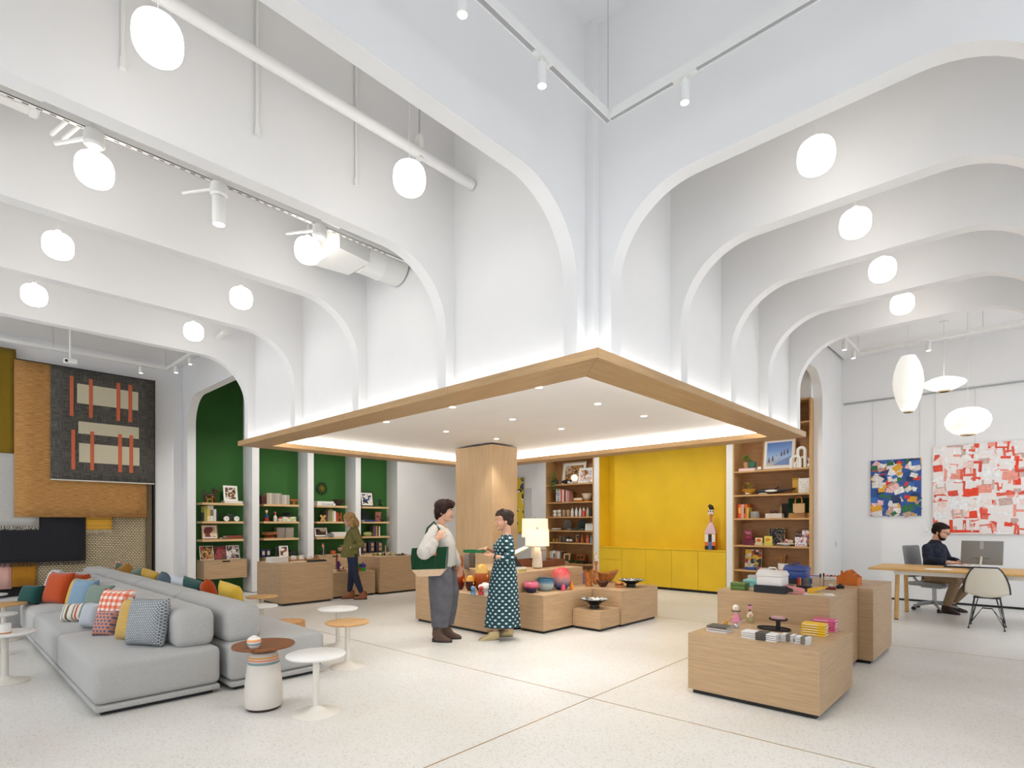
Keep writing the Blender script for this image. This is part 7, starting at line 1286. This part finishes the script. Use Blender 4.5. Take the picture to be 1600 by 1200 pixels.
boot(w2, .12, .09, 6, GOLD, P('#d8d2c6'), .075, 0, .25, 'loafer'); boot(w2, -.06, -.09, -10, GOLD, P('#d8d2c6'), .075, 0, .25, 'loafer')
MB().lathe([(.031, -.014), (.032, 0), (.031, .014)], 16, M=Matrix.Translation((.095, .157, 1.009)) @ Matrix.Rotation(R(80), 4, 'Y')).build('watch', BLACK, w2)
tr_ = thing('green_tray', 'round green felt tray held by the woman in the dotted dress', 'tray', w2.matrix_world @ Vector((0, 0, 0))); tr_.matrix_world = Matrix.Translation(w2.location) @ Matrix.Rotation(LEFT+R(4), 4, 'Z') @ Matrix.Translation((.335, .03, 1.05))
MB().lathe([(.12, 0), (.135, .008), (.137, .03), (.13, .03), (.126, .012), (0, .01)], 36).build('dish', P('#0f6a35', .8), tr_); MB().ell((-.05, -.01, .02), (.05, .035, .012), 14, 8).build('brown_piece', P('#4a2f26'), tr_)
# ---- woman in the olive jacket
w3 = thing('person', 'blonde woman in an olive jacket and navy jeans browsing the counter', 'person', at(556, 936), LEFT+R(14))
m = MB(); M = hmat((.12, 0, 1.462), 8, 16, 1.04); head_shape(m, M); chain(m, [(.07, 0, 1.4, .048), (.045, 0, 1.32, .05), (.03, 0, 1.26, .06)]); loft(m, [(.06, 0, .8, .1, .13), (.06, 0, .95, .09, .12), (.06, 0, 1.1, .09, .13), (.04, 0, 1.22, .08, .14), (.03, 0, 1.3, .04, .08)])
chain(m, [(.0, .16, 1.24, .042), (-.1, .2, 1.02, .036), (.08, .16, .96, .025)]); hand(m, (.07, .162, .963), (1, -.3, -.05), (0, -1, 0), -1, 20)
chain(m, [(.04, -.16, 1.24, .042), (.06, -.21, 1.0, .036), (.2, -.16, .93, .025)]); hand(m, (.19, -.163, .933), (1, .2, -.2), (0, 1, 0), 1, 20)
for q, x in ((1, -.1), (-1, .12)): chain(m, [(.05, q*.08, .8, .08), (.04+x*.3, q*.08, .45, .05), (x, q*.08, .12, .034)])
blob('body', m, SK1, w3, .0065, 4); face_bits(M, w3, '#7a5c3c', glasses='#7a2c24')
HB = hair_mat('#b08d5c'); h = MB(); h.ell((-.02, 0, .05), (.105, .086, .085), 18, 12, M); h.ell((-.06, 0, -.02), (.065, .082, .09), 16, 10, M)
for q in (-1, 1): h.tube([M @ Vector((.04, q*.06, .085)), M @ Vector((.02, q*.085, .0)), M @ Vector((-.02, q*.088, -.08)), M @ Vector((-.02, q*.075, -.15))], [.03, .032, .036, .022], 12)
h.tube([M @ Vector((-.07, 0, .0)), M @ Vector((-.1, 0, -.09)), M @ Vector((-.095, 0, -.17))], [.07, .065, .04], 14); blob('hair', h, HB, w3, .008, 4)
j = MB(); loft(j, [(.1, 0, .775, .17, .19), (.1, 0, .85, .165, .185), (.085, 0, .98, .14, .175), (.07, 0, 1.1, .14, .18), (.045, 0, 1.22, .12, .19), (.03, 0, 1.3, .075, .12), (.04, 0, 1.345, .065, .075)]); chain(j, [(.01, .155, 1.23, .07), (-.06, .2, 1.1, .068), (-.1, .215, 1.02, .066), (-.02, .2, .985, .06), (.03, .18, .97, .048)]); chain(j, [(.04, -.155, 1.23, .07), (.05, -.2, 1.08, .065), (.07, -.21, 1.0, .06), (.15, -.175, .95, .045)])
blob('jacket', j, plain('#6a6433', .85, var=.1, vs=18, bump=.25, bs=60, name='olive_twill'), w3, .009, 6)
JN = plain('#18213c', .85, var=.12, vs=30, name='denim')
for q, x in ((1, -.1), (-1, .12)): l_ = MB(); chain(l_, [(.06, q*.075, .82, .1), (.055, q*.08, .7, .092), (.04+x*.3, q*.08, .45, .066), (.02+x*.6, q*.08, .3, .058), (x*.95, q*.08, .15, .046)]); blob('jean_leg', l_, JN, w3, .009, 4)
TB = plain('#8a4f28', .5, var=.1, vs=40, name='tan_leather'); boot(w3, .1, -.085, 4, TB, P('#3a2418'), .15, .03, .25); boot(w3, -.125, .085, -4, TB, P('#3a2418'), .15, .03, .25)
MB().lathe([(.033, -.012), (.034, 0), (.033, .012)], 16, M=Matrix.Translation((.05, .17, .966)) @ Matrix.Rotation(R(80), 4, 'Y')).build('watch', BLACK, w3)
# ---- man at the desk
mx_, my_ = 11.08, 1.12; hd = -112
w4 = thing('person', 'bearded man in a dark plaid shirt and glasses seated at the desk', 'person', (mx_, my_, 0), R(hd))
m = MB(); M = hmat((.09, 0, 1.265), 12, 16, 1.1); head_shape(m, M); chain(m, [(.05, 0, 1.2, .058), (.02, 0, 1.12, .062), (.0, 0, 1.06, .08)]); loft(m, [(-.02, 0, .5, .12, .16), (.0, 0, .7, .11, .15), (.0, 0, .9, .12, .16), (.0, 0, 1.03, .09, .17), (.01, 0, 1.1, .05, .09)])
for q in (-1, 1):
    chain(m, [(.0, q*.19, 1.02, .05), (.06, q*.26, .8, .042), (.3, q*.15, .79, .03), (.34, q*.11, .79, .026)]); hand(m, (.33, q*.115, .79), (1, -q*.35, 0), (0, 0, -1), q*-1, 24)
chain(m, [(0, -.1, .52, .085), (.3, -.14, .53, .07), (.38, -.15, .5, .06), (.24, -.12, .1, .045)]); chain(m, [(0, .1, .52, .085), (.32, .18, .53, .07), (.42, .2, .5, .06), (.2, .12, .16, .045)])
blob('body', m, SK1, w4, .007, 4); face_bits(M, w4, '#2a1a12', glasses='#17171a')
h = MB(); h.ell((-.02, 0, .062), (.1, .082, .07), 18, 12, M); h.ell((-.06, 0, .01), (.055, .074, .07), 16, 10, M)
for q in (-1, 1): h.ell((-.005, q*.07, .02), (.028, .014, .05), 10, 8, M)
h.tube([M @ Vector((.03, -.04, .1)), M @ Vector((.075, 0, .08)), M @ Vector((.03, .05, .1))], [.02, .024, .02], 10); blob('hair', h, hair_mat('#22150f'), w4, .007, 2)
h = MB(); h.ell((.045, 0, -.09), (.044, .045, .034), 14, 10, M); h.ell((.077, 0, -.054), (.012, .03, .007), 10, 6, M)
for q in (-1, 1): h.tube([M @ Vector((.0, q*.066, -.02)), M @ Vector((.015, q*.06, -.06)), M @ Vector((.045, q*.035, -.095))], [.012, .016, .02], 8)
blob('beard', h, hair_mat('#26170f'), w4, .006, 2)
PL, nt, b = newmat('plaid'); v = coords(nt, (14, 14, 14)); ck2 = N(nt, 'ShaderNodeTexChecker', i_Scale=1.0); ck2.inputs['Color1'].default_value = lin('#0f1322'); ck2.inputs['Color2'].default_value = lin('#1a2138'); nt.links.new(v, ck2.inputs['Vector']); nt.links.new(ck2.outputs['Color'], b.inputs['Base Color']); b.inputs['Roughness'].default_value = .9
s_ = MB(); loft(s_, [(-.01, 0, .5, .15, .19), (.0, 0, .6, .15, .18), (.01, 0, .8, .145, .19), (.0, 0, .95, .14, .205), (.0, 0, 1.04, .11, .19), (.01, 0, 1.1, .07, .11), (.02, 0, 1.135, .065, .075)]); [chain(s_, [(.0, q*.19, 1.0, .075), (.03, q*.24, .88, .07), (.06, q*.27, .81, .064), (.16, q*.22, .805, .055), (.22, q*.19, .8, .048)]) for q in (-1, 1)]
blob('shirt', s_, PL, w4, .009, 5)
KH = plain('#8f765c', .85, var=.08, vs=20, name='khaki'); k_ = MB(); loft(k_, [(-.02, 0, .47, .15, .18), (-.01, 0, .56, .15, .18)]); chain(k_, [(0, -.1, .54, .1), (.3, -.14, .545, .085), (.38, -.15, .51, .075), (.3, -.135, .3, .065), (.25, -.125, .16, .06)]); chain(k_, [(0, .1, .54, .1), (.32, .18, .545, .085), (.42, .2, .51, .075), (.32, .165, .33, .065), (.23, .13, .2, .06)]); blob('trousers', k_, KH, w4, .01, 4)
SHO = plain('#3a241a', .45, name='shoe_leather'); boot(w4, .25, -.125, -8, SHO, P('#1d1512'), .12, .02, .27, 'shoe'); b2_ = boot(w4, .2, .13, 30, SHO, P('#1d1512'), .12, .02, .27, 'shoe')
MB().lathe([(.034, -.012), (.035, 0), (.034, .012)], 16, M=Matrix.Translation((.285, -.155, .79)) @ Matrix.Rotation(R(85), 4, 'Y')).build('watch', P('#9fb4c4', .3), w4)
oc = thing('office_chair', 'grey office chair on five castors under the seated man', 'chair', (mx_, my_, 0), R(hd)); OG = P('#8d8f90', .6)
MB().rbox(-.27, .22, -.24, .24, .395, .455, .025, 3).build('seat', OG, oc); MB().tube([(-.2, 0, .38), (-.3, 0, .5), (-.33, 0, .6)], .02, 8).build('back_spine', STEEL, oc); MB().rbox(-.045, 0, -.22, .22, .0, .52, .03, 3, Matrix.Translation((-.26, 0, .52)) @ Matrix.Rotation(R(-8), 4, 'Y')).build('backrest', OG, oc)
MB().cyl((0, 0), .03, .1, .4, 14).build('gas_lift', STEEL, oc); MB().box(-.14, .12, -.1, .1, .36, .395).build('mechanism', P('#b5b7b8', .4), oc)
for i in range(5):
    a = R(72*i+20); c_, s2 = math.cos(a), math.sin(a); MB().tube([(.02*c_, .02*s2, .13), (.3*c_, .3*s2, .075)], [.03, .018], 8).build('base_arm', P('#a9abab', .35, metal=.4), oc); cs = MB().lathe([(.028, -.02), (.03, -.012), (.03, .012), (.028, .02)], 14, M=Matrix.Translation((.3*c_, .3*s2, .0305)) @ Matrix.Rotation(a, 4, 'Z') @ Matrix.Rotation(R(90), 4, 'X')).build('castor', BLACK, oc)
